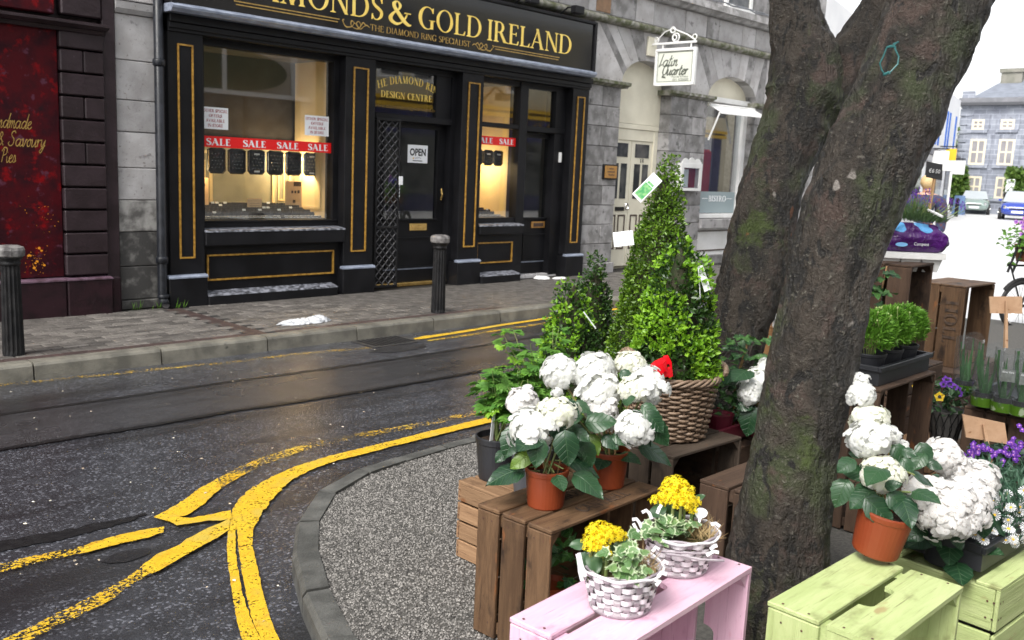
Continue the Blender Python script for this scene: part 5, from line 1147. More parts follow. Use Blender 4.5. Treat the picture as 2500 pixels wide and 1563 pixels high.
CG = crate('lime green painted crate lying on its side under the tilted terracotta pot', (2.01, .722, GZ), radians(-1), .478, .292, .51, WOODGN, 2, .02, notch=1)
crate_up('lime green painted crate standing upright under the daisy tray', (2.80, .705, GZ), radians(-4), .62, .36, .40, WOODGN, 3, .012, rim=True)
crate('dark brown open crate under the tray of green herb pots', (3.93, 1.55, GZ), 0, .64, .33, .66, WOODDK, 3, .014)
crate_up('dark low crate behind the wicker basket under the maroon tray', (3.42, 1.98, GZ), 0, .55, .42, .36, WOODDK, 3, ntop=4)
crate_up('dark base crate under the tall narrow crate with the lavender', (5.1, 1.9, GZ), 0, .6, .5, .5, WOODDK, 4, ntop=4)
crate('tall narrow brown crate standing on end under the white tray', (5.17, 1.945, .61), radians(2), .36, .42, .58, WOODDK, 3, .02)
crate_up('dark base crate behind the herb tray under the stencilled crate', (6.6, 2.1, GZ), 0, .9, .5, .27, WOODDK, 3, ntop=5)
CT = crate('pale topped upright crate stencilled HOLL down its side boards', (6.78, 2.17, .375), radians(-2), .56, .34, .575, WOODBR, 2, .012)
L_ = text_m('HOLL', .085, .3, T=.2, t=.07, dep=.001); A = M()
for ch, Mx in L_: A.add(Mx.v, Mx.f)
inst('stencil_lettering', A.mesh('stencil_lettering', INK), CT, plane_m((-.003, .045, .46), (0, 0, -1), (0, -1, 0)) if False else plane_m((-.0032, .12, .47), (0, 0, -1), (0, -1, 0)))
crate('dark crate lying on its side under the tray of bagged aloes', (5.0, 1.12, GZ), 0, .7, .42, .43, WOODDK, 4, .012)
crate_up('low plank crate under the wire basket of pansies', (4.85, 1.62, GZ), 0, .55, .34, .14, WOODLT, 2, ntop=5)
crate('tan crate behind the tree trunk carrying the small potted ivy', (4.80, 2.50, .25), 0, .42, .4, .55, mat and wood('orange_crate_wood', (.36, .19, .08), (.28, .14, .06), (.14, .07, .03)), 3, .012)
crate_up('dark base crate beneath the tan crate behind the trunk', (4.78, 2.48, GZ), 0, .5, .46, .15, WOODDK, 2, ntop=4)
crate_up('low dark crate behind the green crates under the purple bellflowers', (3.75, .55, GZ), 0, .7, .5, .17, WOODDK, 2, ntop=5)

# ------------------------------------------------------------------ trees
def bark_mat():
    m = bpy.data.materials.new('bark'); m.use_nodes = True; nt = m.node_tree; b = nt.nodes['Principled BSDF']
    v = coords(nt, (1, 1, .35)); v1 = coords(nt)
    f = nz(nt, v, 9, 6, .65); g = nz(nt, v1, 2.6, 4, .6); k = nz(nt, v1, 70, 4, .7); q = nz(nt, v, 26, 5, .7, .5)
    cr = nz(nt, coords(nt, (1, 1, 2.6)), 34, 5, .7); pl = nz(nt, coords(nt, (1, 1, .45)), 15, 5, .65, .8)
    col = mixc(nt, ramp(nt, f, .4, .6), (.014, .011, .008), (.04, .031, .023))
    col = mixc(nt, ramp(nt, g, .53, .64), col, (.034, .042, .016))
    col = mixc(nt, ramp(nt, nz(nt, v1, 5.5, 4, .6), .54, .64), col, (.058, .038, .03))
    col = mixc(nt, ramp(nt, pl, .53, .6), col, (.008, .007, .006))
    col = mixc(nt, ramp(nt, cr, .58, .7), col, (.1, .092, .075))
    col = mixc(nt, ramp(nt, k, .6, .72), col, (.14, .13, .105))
    col = mixc(nt, ramp(nt, nz(nt, v1, 6.5, 3, .5), .7, .72), col, (.22, .2, .18))
    col = mixc(nt, ramp(nt, nz(nt, v, 13, 3, .5), .73, .75), col, (.2, .075, .03))
    col = mixc(nt, ramp(nt, nz(nt, v1, 3.3, 5, .75), .585, .7), col, (.042, .06, .012))
    nt.links.new(col, b.inputs['Base Color']); b.inputs['Roughness'].default_value = .5
    h = _n(nt, 'ShaderNodeMath', {0: q, 1: k}, operation='ADD').outputs[0]; h = _n(nt, 'ShaderNodeMath', {0: pl, 1: -1.5, 2: h}, operation='MULTIPLY_ADD').outputs[0]
    bp = _n(nt, 'ShaderNodeBump', {'Height': h, 'Strength': 1.0, 'Distance': .02}); nt.links.new(bp.outputs[0], b.inputs['Normal']); return m
BARK = bark_mat()
def limb(path, name, parent, n=110, seg=320, amp=.0095, seed=0, flare=None):
    P = [Vector(p[:3]) for p in path]; R = [p[3] for p in path]; m_ = len(P); pts = []; rs = []
    for s_ in range(seg + 1):
        u = s_ / seg * (m_ - 1); i = min(m_ - 2, int(u)); t = u - i
        p0, p1, p2, p3 = P[max(0, i - 1)], P[i], P[i + 1], P[min(m_ - 1, i + 2)]
        pts.append(.5 * (2 * p1 + (p2 - p0) * t + (2 * p0 - 5 * p1 + 4 * p2 - p3) * t * t + (3 * p1 - p0 - 3 * p2 + p3) * t ** 3)); tt = t * t * (3 - 2 * t); rs.append(R[i] + (R[i + 1] - R[i]) * tt)
    vs = []; up = Vector((1, 0, 0))
    for i, p in enumerate(pts):
        d = (pts[min(seg, i + 1)] - pts[max(0, i - 1)]).normalized(); u = (up - d * up.dot(d)).normalized(); q = d.cross(u); up = u
        for k in range(n):
            a = 2 * pi * k / n; o = u * cos(a) + q * sin(a); w_ = p + o * rs[i]
            s1 = Vector((w_.x * 14, w_.y * 14, w_.z * 5 + seed)); s2 = Vector((w_.x * 50, w_.y * 50, w_.z * 22 + seed)); s3 = Vector((w_.x * 4, w_.y * 4, w_.z * 3 + seed))
            r1 = noise.noise(s1); h = amp * (1.9 * (1 - 2 * abs(r1)) * .5 + .75 * noise.noise(s2) + 1.3 * noise.noise(s3) - .9 * max(0, abs(noise.noise(s1 * .6)) - .25) * 4.5)
            vs.append(w_ + o * h)
    F = np.array([(i * n + k, i * n + (k + 1) % n, (i + 1) * n + (k + 1) % n, (i + 1) * n + k) for i in range(seg) for k in range(n)])
    return inst(name, np_mesh(name, np.array(vs), F, BARK, True), parent, None, True)
def px_path(L):
    o = []
    for i, (x, y, wpx, d) in enumerate(L):
        a, b = L[max(0, i - 1)], L[min(len(L) - 1, i + 1)]; dx, dy = b[0] - a[0], b[1] - a[1]
        o.append((*at(x, y, d), (wpx * abs(dy) / sqrt(dx * dx + dy * dy) - 6) * d / FPX / 2))
    return o
T1 = thing('tree', 'thick leaning tree trunk with a loop of green wire, growing between the crates', 'tree', tuple(at(1880, 1640, 2.85)))
limb(px_path([(1875, 1760, 330, 2.85), (1880, 1640, 285, 2.85), (1888, 1500, 262, 2.85), (1890, 1400, 243, 2.85), (1904, 1304, 228, 2.85), (1917, 1240, 216, 2.85), (1942, 1100, 205, 2.85), (1968, 974, 204, 2.85), (1990, 858, 204, 2.85), (2014, 740, 209, 2.85), (2048, 600, 222, 2.85), (2082, 496, 240, 2.85), (2146, 347, 258, 2.85), (2208, 220, 252, 2.85), (2245, 126, 250, 2.85), (2295, 0, 258, 2.85), (2400, -300, 270, 2.8), (2500, -700, 240, 2.75)]), 'trunk', T1, seed=3)
T2 = thing('tree', 'mossy forked tree trunk standing behind the box cones', 'tree', tuple(at(1690, 1190, 4.6)))
limb(px_path([(1680, 1260, 230, 4.6), (1700, 1100, 190, 4.6), (1740, 950, 178, 4.6), (1790, 800, 172, 4.6), (1832, 694, 166, 4.6), (1852, 600, 162, 4.6), (1874, 500, 164, 4.6), (1907, 400, 166, 4.6), (1945, 300, 176, 4.6), (1970, 231, 200, 4.6), (1968, 160, 180, 4.6), (1950, 80, 136, 4.6), (1938, 0, 116, 4.6), (1930, -200, 115, 4.6), (1880, -600, 90, 4.6)]), 'trunk', T2, seed=11)
limb(px_path([(1985, 320, 110, 4.62), (2020, 220, 146, 4.6), (2086, 120, 132, 4.56), (2166, 0, 116, 4.5), (2260, -200, 110, 4.4), (2420, -480, 90, 4.2)]), 'limb', T2, n=56, seg=130, seed=17)
for T_, base, top, sd in ((T1, at(2500, -700, 2.75), 5.5, 5), (T2, at(1880, -600, 4.6), 6.2, 9)):
    random.seed(sd); br = M(); P_ = []; D_ = []
    for k in range(9):
        a = U(0, 6.28); b1 = Vector(base) + Vector((cos(a), sin(a), U(.6, 1.4))) * U(.5, .9); b2 = b1 + Vector((cos(a + U(-.6, .6)), sin(a + U(-.6, .6)), U(.2, .9))) * U(.6, 1.3); br.tube([base, b1, b2], [.06, .03, .008], 7)
        for q in range(130):
            c = b1.lerp(b2, U(0, 1.15)); P_.append(c + Vector((random.gauss(0, .2), random.gauss(0, .2), random.gauss(0, .2)))); D_.append((U(-1, 1), U(-1, 1), U(-.8, .5)))
    br.part('branch', BARK, T_); n = len(P_)
    o = inst('crown', leaves_np('crown', np.array([tuple(p) for p in P_]), np.array(D_), RNG.normal(size=(n, 3)), RNG.uniform(.05, .09, n), RNG.uniform(.03, .05, n), AQLEAF), T_, None, True); o['kind'] = 'stuff'
random.seed(21)
# loop of green wire stapled to the leaning trunk, and pale lichen scars
wl = thing('wire_loop', 'teal green wire loop hanging on the leaning tree trunk', 'wire', tuple(at(2172, 140, 2.69)))
W_ = lambda x, y, d=2.70: at(1900 + x * .3307, y * .3307, d)
m = M(); m.tube([W_(890, 310), W_(850, 325), W_(862, 360), W_(890, 420), W_(882, 475), W_(830, 530), W_(790, 556), W_(765, 520), W_(750, 470), W_(775, 420), W_(800, 355), W_(850, 345), W_(872, 315)], .0026, 6); m.tube([W_(800, 352), W_(835, 340), W_(868, 350)], .0035, 6); m.tube([W_(775, 555), W_(815, 535), W_(822, 548)], .004, 6)
m.part('wire', WIRE, wl)

# ------------------------------------------------------------------ pots
def pot(label, loc, r0, r1, h, mt, tilt=None, group=None, cat='plant pot', soil=True, rim=.012):
    """empty at the base carrying pot wall and soil; the plant parts are added under it"""
    t = thing('potted_plant', label, 'potted plant', loc, 0, group)
    if tilt is not None: t.matrix_world = Matrix.Translation(Vector(loc)) @ tilt
    hr = h * .16
    M().lathe([(r0 * .96, 0), (r0, .004), (r0 + (r1 - r0) * .8, h - hr), (r1 * .99, h - hr + .002), (r1, h - hr + .004), (r1 * 1.02, h - .004), (r1 * 1.01, h), (r1 * .93, h), (r1 * .9, h - .03), (r1 * .85, h - .031)], 36).part('pot', mt, t, world=False, smooth=False)
    m = M(); 
    for k in range(8): a = 2 * pi * k / 8; m.box((r0 * .8 * cos(a) - .012, r0 * .8 * sin(a) - .012, -.004), (r0 * .8 * cos(a) + .012, r0 * .8 * sin(a) + .012, .004))
    if soil:
        s_ = M(); n = 20
        for j in range(5):
            for k in range(n): a = 2 * pi * k / n; rr = r1 * .88 * j / 4; s_.v.append((rr * cos(a), rr * sin(a), h - .024 + .008 * noise.noise(Vector((rr * cos(a) * 60, rr * sin(a) * 60, 3)))))
        for j in range(4):
            for k in range(n): s_.f.append((j * n + k, j * n + (k + 1) % n, (j + 1) * n + (k + 1) % n, (j + 1) * n + k))
        s_.part('soil', SOIL, t, world=False)
    return t
# ------------------------------------------------------------------ hydrangeas
def leaf_template(kind, mt, W=.62, curl=.12, nx=9, ny=6):
    m = M()
    for i in range(nx + 1):
        u = i / nx; hw = W / 2 * (sin(pi * u ** .8) ** .75) * (1 - .12 * u) if 0 < u < 1 else .0
        if kind == 'aloe': hw = W / 2 * (1 - u) ** .7
        for j in range(ny + 1):
            v = j / ny * 2 - 1; ser = 1 + (.045 * (1 if i % 2 else -1) if abs(v) == 1 and kind == 'hyd' else 0)
            y = v * hw * ser; z = -curl * u * u * 1.4 + .22 * abs(y) - .5 * y * y + .012 * sin(u * 26) * abs(v) + (.03 * sin(u * 5 + v * 2))
            m.v.append((u, y, z))
    for i in range(nx):
        for j in range(ny): a = i * (ny + 1) + j; m.f.append((a, a + 1, a + ny + 2, a + ny + 1))
    return m.mesh('leaf', mt, True)
HL = [leaf_template('hyd', HLEAF, .74 + .06 * k, .12 + .14 * k) for k in range(3)] + [leaf_template('hyd', HLEAFY, .68, .15)]
def leaf_obj(parent, mesh, p, d, nrm, size, name='leaf', world=True):
    d = Vector(d).normalized(); n = Vector(nrm); n = n - d * n.dot(d); n = n.normalized() if n.length > 1e-5 else d.orthogonal().normalized(); y = n.cross(d)
    m = Matrix(((d.x * size, y.x * size, n.x * size, p[0]), (d.y * size, y.y * size, n.y * size, p[1]), (d.z * size, y.z * size, n.z * size, p[2]), (0, 0, 0, 1)))
    return inst(name, mesh, parent, m, world)
def head_mesh(mt, nfl, seed, k=1.0):
    rs = random.Random(seed); m = M(); ga = pi * (3 - sqrt(5))
    for i in range(nfl):
        z = 1 - 1.7 * (i + .5) / nfl; r = sqrt(max(0, 1 - z * z)); a = ga * i + rs.uniform(-.3, .3); n = Vector((r * cos(a), r * sin(a), z * .85)).normalized()
        lump = .92 + .3 * noise.noise(n * 1.7 + Vector((seed * 3, 0, 0))); c = Vector((r * cos(a), r * sin(a), z * .84)) * lump * rs.uniform(.86, 1.05)
        n = (n + Vector((rs.uniform(-.4, .4), rs.uniform(-.4, .4), rs.uniform(-.1, .4)))).normalized(); u = n.orthogonal().normalized(); q = n.cross(u); a0 = rs.uniform(0, 6); s_ = rs.uniform(.25, .34) * k
        for p in range(4):
            an = a0 + p * pi / 2 + rs.uniform(-.12, .12); d = u * cos(an) + q * sin(an); e = n.cross(d); l = rs.uniform(-.1, .05)
            pts = [c - n * .03 * s_] + [c + d * s_ * ff + e * s_ * gg + n * s_ * hh for ff, gg, hh in ((.3, .36, .06), (.7, .56, .1 + l), (1.0, .36, -.08 + l), (1.08, .0, -.05 + l), (1.0, -.36, -.08 + l), (.7, -.56, .1 + l), (.3, -.36, .06))] + [c + d * s_ * .66 + n * s_ * (.16 + l)]
            m.add(pts, [(0, 1, 8), (1, 2, 8), (2, 3, 8), (3, 4, 8), (4, 5, 8), (5, 6, 8), (6, 7, 8), (7, 0, 8)])
        m.add([c + (u * cos(b) + q * sin(b)) * s_ * .1 + n * s_ * .07 for b in (0, 1.26, 2.5, 3.77, 5.03)], [(0, 1, 2, 3, 4)])
    m.ball((0, 0, -.06), .72, 14, 9, .8); return m.mesh('flower_head', mt, True)
HEADS = [head_mesh(FLWHITE, 58, 1), head_mesh(FLWHITE, 66, 2, .97), head_mesh(FLCREAM, 60, 3), head_mesh(FLBROWN, 52, 4, 1.08)]
STEM = mat('green_stem', (.12, .2, .05), (.2, .22, .08), 8, rough=.5)
def hydrangea(t, base, heads, seed, nleaf=14, lr=(.08, .13), spread=.12, zr=(-.02, .17), extra=()):
    """t: potted plant; heads: (point, radius, mesh index, squash)"""
    rs = random.Random(seed); base = Vector(base)
    for (p, r, hi, sq) in heads:
        tilt = (Vector(p) - base); tilt.z = max(tilt.z, .05); ax = (tilt.normalized() * .6 + Vector((0, 0, .6)) + (CAM - Vector(p)).normalized() * .35).normalized()
        q = ax.to_track_quat('Z', 'Y').to_matrix().to_4x4()
        inst('flower_head', HEADS[hi], t, Matrix.Translation(p) @ q @ Matrix.Rotation(rs.uniform(0, 6), 4, 'Z') @ Matrix.Diagonal((r, r * sq, r * .95, 1)), True)
        mid = base.lerp(Vector(p), .55) + Vector((0, 0, -.02)); M().tube([base + Vector((rs.uniform(-.02, .02), rs.uniform(-.02, .02), -.02)), mid, Vector(p) - ax * r * .4], .0035, 6).part('stem', STEM, t)
        if rs.random() < .75:
            b2 = base + Vector((rs.uniform(-.045, .045), rs.uniform(-.045, .045), -.03)); M().tube([b2, b2.lerp(Vector(p), .9) + Vector((0, 0, -.01))], .003, 5).part('cane', CANE, t)
    for i in range(nleaf):
        a = 2 * pi * i / nleaf * 2.4 + rs.uniform(-.3, .3); z = rs.uniform(*zr); p = base + Vector((cos(a) * .025, sin(a) * .025, z)); d = Vector((cos(a), sin(a), rs.uniform(-.45, .35)))
        s_ = rs.uniform(*lr); n = Vector((-cos(a) * .2, -sin(a) * .2, 1)) + (CAM - p).normalized() * .5; leaf_obj(t, HL[rs.choice((0, 0, 1, 1, 2))], p + d * spread * rs.uniform(.1, .7), d, n, s_)
        M().tube([p, p + d * spread * .3], .0025, 5).part('petiole', STEM, t)
    for (x0, y0, x1, y1, d0, mi) in extra:
        p0, p1 = at(x0, y0, d0), at(x1, y1, d0 - .03); dd = p1 - p0; leaf_obj(t, HL[mi], p0, dd, (CAM - p0).normalized() + Vector((0, 0, .5)), dd.length)
hp1 = pot('white hydrangea in a terracotta pot at the front edge of the stencilled crate', (2.222, 1.93, .532), .06, .072, .128, TERRA)
hydrangea(hp1, (2.222, 1.93, .66), [(at(1276, 978, 3.08), .056, 3, 1), (at(1296, 1048, 2.98), .08, 0, .95), (at(1362, 1008, 3.0), .062, 2, 1.05), (at(1392, 1000, 3.02), .035, 2, 1)], 1, 13, (.075, .12),
          extra=[(1316, 1068, 1308, 1142, 2.93, 0), (1378, 1050, 1390, 1136, 2.94, 1), (1262, 1040, 1232, 1118, 3.0, 0), (1300, 1105, 1245, 1140, 3.0, 3), (1352, 1020, 1372, 1078, 2.98, 1), (1376, 980, 1414, 1016, 3.0, 1), (1235, 1100, 1210, 1128, 3.05, 0), (1400, 1050, 1440, 1075, 3.05, 0)])
hp2 = pot('large white hydrangea in a terracotta pot further back on the stencilled crate', (2.54, 1.925, .532), .06, .073, .13, TERRA)
hydrangea(hp2, (2.54, 1.925, .665), [(at(1366, 908, 3.34), .075, 1, 1), (at(1452, 905, 3.3), .08, 1, 1.0), (at(1462, 955, 3.24), .075, 0, 1.1), (at(1474, 1000, 3.2), .055, 3, 1), (at(1580, 940, 3.2), .075, 0, 1), (at(1545, 952, 3.18), .055, 2, 1), (at(1538, 890, 3.35), .062, 2, 1), (at(1548, 1045, 3.1), .068, 0, 1), (at(1360, 958, 3.3), .022, 0, 1)], 2, 14, (.08, .125),
          extra=[(1428, 1035, 1505, 1025, 3.1, 0), (1368, 978, 1412, 1012, 3.1, 1), (1565, 990, 1610, 1015, 3.1, 0), (1575, 1005, 1622, 1050, 3.08, 1), (1585, 1030, 1637, 1078, 3.1, 2), (1418, 1075, 1446, 1142, 3.1, 1), (1470, 1065, 1510, 1095, 3.1, 0), (1520, 985, 1548, 968, 3.15, 0), (1560, 1000, 1548, 1020, 3.12, 0), (1440, 1060, 1462, 1110, 3.12, 3), (1496, 1060, 1540, 1080, 3.1, 1), (1400, 985, 1440, 1000, 3.18, 1), (1515, 905, 1545, 930, 3.24, 0)])
hp3 = pot('white hydrangea in a maroon pot partly hidden behind the leaning trunk', tuple(at(1850, 1060, 4.1)), .065, .078, .13, MAROON)
b3 = at(1850, 985, 4.1)
hydrangea(hp3, b3, [(at(1852, 935, 4.1), .085, 1, 1), (at(1830, 958, 4.0), .06, 0, 1), (at(1880, 900, 4.1), .06, 1, 1)], 3, 8, (.09, .13), extra=[(1800, 990, 1840, 995, 4.0, 0), (1840, 990, 1822, 1062, 4.0, 1), (1870, 985, 1875, 1040, 4.0, 1)])
tl = Matrix.Rotation(radians(13), 4, Vector((RT.x * .2 - FW.x, RT.y * .2 - FW.y, 0)).normalized()) @ Matrix.Rotation(0, 4, 'Z')
gp_ = at(2132, 1376, 2.58); gp_.z = .612
hp4 = pot('white hydrangea in a tilted terracotta pot on the lime green crate', tuple(gp_), .062, .074, .125, TERRA, tilt=Matrix.Rotation(radians(8), 4, Vector((FW.x, FW.y, 0)).normalized()) @ Matrix.Rotation(radians(5), 4, Vector((RT.x, RT.y, 0)).normalized()))
hp4.location.z += .012
b4 = at(2166, 1275, 2.6)
hydrangea(hp4, b4, [(at(2103, 962, 2.72), .045, 1, 1), (at(2098, 930, 2.78), .03, 0, 1), (at(2124, 1024, 2.7), .057, 2, 1), (at(2122, 1072, 2.64), .064, 0, 1), (at(2152, 1158, 2.58), .062, 2, 1), (at(2176, 1062, 2.72), .03, 0, 1), (at(2200, 1092, 2.75), .025, 0, 1)], 4, 11, (.07, .105),
          extra=[(2112, 1215, 2185, 1285, 2.52, 0), (2165, 1205, 2228, 1250, 2.52, 1), (2085, 1120, 2046, 1150, 2.6, 0), (2070, 1170, 2040, 1225, 2.6, 2), (2200, 1120, 2232, 1150, 2.6, 1), (2200, 1100, 2240, 1112, 2.62, 0), (2160, 1190, 2196, 1178, 2.52, 1), (2130, 1190, 2085, 1205, 2.6, 0), (2180, 1085, 2215, 1130, 2.66, 1)])
hp5 = pot('fading white hydrangea with brown petals in the black tray by the daisies', tuple(at(2310, 1370, 2.86)), .065, .075, .11, BLKPOT)
b5 = at(2318, 1310, 2.86)
hydrangea(hp5, b5, [(at(2300, 1112, 2.86), .062, 3, 1), (at(2335, 1145, 2.86), .05, 3, 1), (at(2395, 1165, 2.92), .06, 3, 1), (at(2372, 1150, 2.95), .05, 1, 1), (at(2262, 1210, 2.7), .065, 3, 1), (at(2320, 1222, 2.68), .078, 3, 1.0), (at(2295, 1258, 2.66), .068, 3, 1), (at(2362, 1240, 2.7), .07, 3, 1), (at(2375, 1205, 2.76), .06, 3, 1), (at(2340, 1275, 2.66), .05, 3, 1)], 5, 14, (.08, .12), zr=(-.04, .1),
          extra=[(2255, 1105, 2232, 1145, 2.75, 0), (2262, 1130, 2300, 1140, 2.78, 1), (2245, 1080, 2270, 1140, 2.8, 0), (2396, 1240, 2405, 1310, 2.7, 2), (2260, 1290, 2220, 1310, 2.72, 1), (2270, 1310, 2300, 1335, 2.72, 0), (2330, 1300, 2350, 1340, 2.74, 1), (2400, 1260, 2385, 1300, 2.74, 0)])
# ------------------------------------------------------------------ black nursery pots with bright compound leaves
def trifoliate(mt):
    m = M()
    for a, s_ in ((0, .62), (.95, .5), (-.95, .5)):
        d = Vector((cos(a), sin(a), 0)); q = Vector((-sin(a), cos(a), 0)); c = Vector((.3, 0, 0))
        for lobe, ll in ((0, 1), (.42, .86), (-.42, .86)):
            e = d * cos(lobe) + q * sin(lobe); f = Vector((-e.y, e.x, 0)); o = c + d * .06
            m.add([o, o + e * s_ * ll * .55 + f * s_ * .25 + Vector((0, 0, .03)), o + e * s_ * ll - Vector((0, 0, .06)), o + e * s_ * ll * .55 - f * s_ * .25 + Vector((0, 0, .03)), o + e * s_ * ll * .5 + Vector((0, 0, -.015))], [(0, 1, 4), (1, 2, 4), (2, 3, 4), (3, 0, 4)])
    m.tube([(0, 0, 0), (.32, 0, .01)], .01, 4); return m.mesh('leaf', mt)
TRI = trifoliate(AQLEAF); TRIY = trifoliate(leafmat('lime_young_leaf', (.2, .42, .03), (.28, .5, .05), rough=.5, trans=.4))
def compound(t, base, n, R_, H_, seed, lean=(0, 0), yo=.08, s0=(.055, .085)):
    rs = random.Random(seed); base = Vector(base); ns = max(4, n // 12)
    for s_ in range(ns):
        a = rs.uniform(0, 6.28); top = base + Vector((cos(a) * R_ * rs.uniform(.2, 1) + lean[0], sin(a) * R_ * rs.uniform(.2, 1) + lean[1], H_ * rs.uniform(.55, 1))); mid = base.lerp(top, .5) + Vector((rs.uniform(-.02, .02), rs.uniform(-.02, .02), .02))
        M().tube([base + Vector((rs.uniform(-.02, .02), rs.uniform(-.02, .02), -.02)), mid, top], [.004, .003, .0015], 5).part('stem', STEM, t)
        for k in range(n // ns):
            u = rs.uniform(.35, 1.02); p = (base.lerp(mid, u * 2) if u < .5 else mid.lerp(top, u * 2 - 1)); aa = rs.uniform(0, 6.28); d = Vector((cos(aa), sin(aa), rs.uniform(-.5, .45)))
            leaf_obj(t, TRIY if rs.random() < yo * (2.5 if u > .9 else .6) else TRI, p, d, Vector((0, 0, 1)) + Vector((rs.uniform(-.4, .4), rs.uniform(-.4, .4), 0)), rs.uniform(*s0) * (1 if u < .9 else .8))
bp1 = pot('bright green leafy perennial in the black pot at the left end of the tan crate', (2.56, 2.49, .402), .07, .088, .175, BLKPOT); compound(bp1, (2.56, 2.49, .56), 110, .17, .3, 1, (-.04, .02), s0=(.065, .1))
bp2 = pot('leafy perennial in the dusty black pot wedged behind the terracotta pot', (2.535, 2.285, .402), .06, .078, .175, GREYPOT); compound(bp2, (2.55, 2.32, .56), 110, .17, .3, 2, (.02, .06), .05, s0=(.065, .1))
bp3 = pot('leafy perennial in the black pot behind, mostly hidden by white blooms', (2.80, 2.42, .402), .06, .075, .16, BLKPOT); compound(bp3, (2.80, 2.45, .56), 150, .2, .4, 3, (-.02, .1), .08, s0=(.065, .1))
def plabel(name, lab, c, u, v, w_, h, print_=None):
    """a plastic plant label: c centre, u width dir, v up dir"""
    u = Vector(u).normalized(); v = Vector(v); v = (v - u * v.dot(u)).normalized(); n = u.cross(v); t = thing(name, lab, 'plant label', tuple(c)); m = Matrix(((u.x, v.x, n.x, c[0]), (u.y, v.y, n.y, c[1]), (u.z, v.z, n.z, c[2]), (0, 0, 0, 1)))
    pw = parent_world(t).inverted()
    inst('card', M().box((-w_ / 2, -h / 2, -.0008), (w_ / 2, h / 2, .0008), .0005).mesh('card', PAPER), t, pw @ m)
    if print_:
        A = M()
        for (x0, y0, x1, y1) in print_[0]: A.box((x0 * w_, y0 * h, .0009), (x1 * w_, y1 * h, .0014))
        inst('print', A.mesh('print', print_[1]), t, pw @ m)
plabel('plant_label', 'narrow white label stuck in the black pot of green perennial', at(1203, 1040, 3.6), RT * .4 + FW * .6, (0, 0, 1), .02, .115)
# ------------------------------------------------------------------ clipped box cones
def box_cone(label, base, R_, H_, n, mt, mt2, seed, fr=.25, ls=(.016, .026), tops=((0, 0, 1),), potr=.13, poth=.22, mk=True, shape=.85):
    rg = np.random.default_rng(seed); base = np.array(base, float); t = thing('box_cone', label, 'topiary', tuple(base - np.array([0, 0, poth if mk else 0])))
    if mk: M().lathe([(potr * .8, 0), (potr, poth), (potr * .93, poth), (potr * .9, poth - .03), (0.001, poth - .03)], 24).part('pot', BLKPOT, t, world=False)
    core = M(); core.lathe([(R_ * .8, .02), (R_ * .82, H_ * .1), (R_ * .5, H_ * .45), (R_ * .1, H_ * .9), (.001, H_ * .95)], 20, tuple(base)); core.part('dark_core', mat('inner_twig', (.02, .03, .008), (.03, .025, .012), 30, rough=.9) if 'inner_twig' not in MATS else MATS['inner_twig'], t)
    def pts(n_, out):
        u = 1 - np.sqrt(rg.uniform(0, 1, n_)) ** 1.0; u = np.clip(u * 1.02, 0, 1); a = rg.uniform(0, 2 * np.pi, n_)
        prof = (1 - u) ** shape * np.minimum(1, .75 + u * 3.0)
        lump = np.array([noise.noise(Vector((cos(x) * 2.2, sin(x) * 2.2, y * 5.5 + seed))) for x, y in zip(a, u)])
        r = R_ * prof * (1 + .16 * lump) + .012; r = r * rg.uniform(.8, 1.0, n_) ** .5 + out
        k = rg.integers(0, len(tops), n_); tp = np.array(tops)[k]; f = u ** 1.6
        P = np.stack([r * np.cos(a) + tp[:, 0] * f, r * np.sin(a) + tp[:, 1] * f, H_ * u * tp[:, 2]], 1) + base
        o = np.stack([np.cos(a), np.sin(a), np.full(n_, .35)], 1); return P, o, u
    for nm, n_, m_, out in (('foliage', int(n * (1 - fr)), mt, 0), ('young_foliage', int(n * fr), mt2, .012)):
        c_ = max(1, n_ // 4); P, o, u = pts(c_, out)
        if nm == 'young_foliage':
            q = np.array([noise.noise(Vector(tuple(p * 7))) for p in P]); keep = q > -.12; P, o = P[keep], o[keep]; c_ = len(P)
        P = np.repeat(P, 4, 0) + rg.normal(0, .006, (c_ * 4, 3)); D = np.repeat(o, 4, 0) * .7 + rg.normal(0, .75, (c_ * 4, 3)) + np.array([0, 0, .35]); Nn = np.repeat(o, 4, 0) + rg.normal(0, .5, (c_ * 4, 3)); L = rg.uniform(*ls, c_ * 4)
        ob = inst(nm, leaves_np(nm, P, D, Nn, L, L * rg.uniform(.5, .65, c_ * 4), m_), t, None, True); ob['kind'] = 'stuff'
    return t
bc = at(1592, 880, 4.35)
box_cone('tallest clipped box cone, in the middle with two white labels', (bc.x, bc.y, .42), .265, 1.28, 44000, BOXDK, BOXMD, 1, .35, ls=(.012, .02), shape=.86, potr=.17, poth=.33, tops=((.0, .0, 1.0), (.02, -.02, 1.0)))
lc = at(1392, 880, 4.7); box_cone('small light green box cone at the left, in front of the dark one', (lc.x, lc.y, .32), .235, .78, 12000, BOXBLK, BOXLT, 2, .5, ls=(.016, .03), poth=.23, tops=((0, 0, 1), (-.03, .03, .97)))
dc_ = at(1445, 860, 5.2); box_cone('dark narrow box cone rising behind the small light green one', (dc_.x, dc_.y, .25), .2, .93, 12000, BOXBLK, BOXDK, 3, .2, poth=.16, tops=((0, 0, 1), (-.02, .01, .98)))
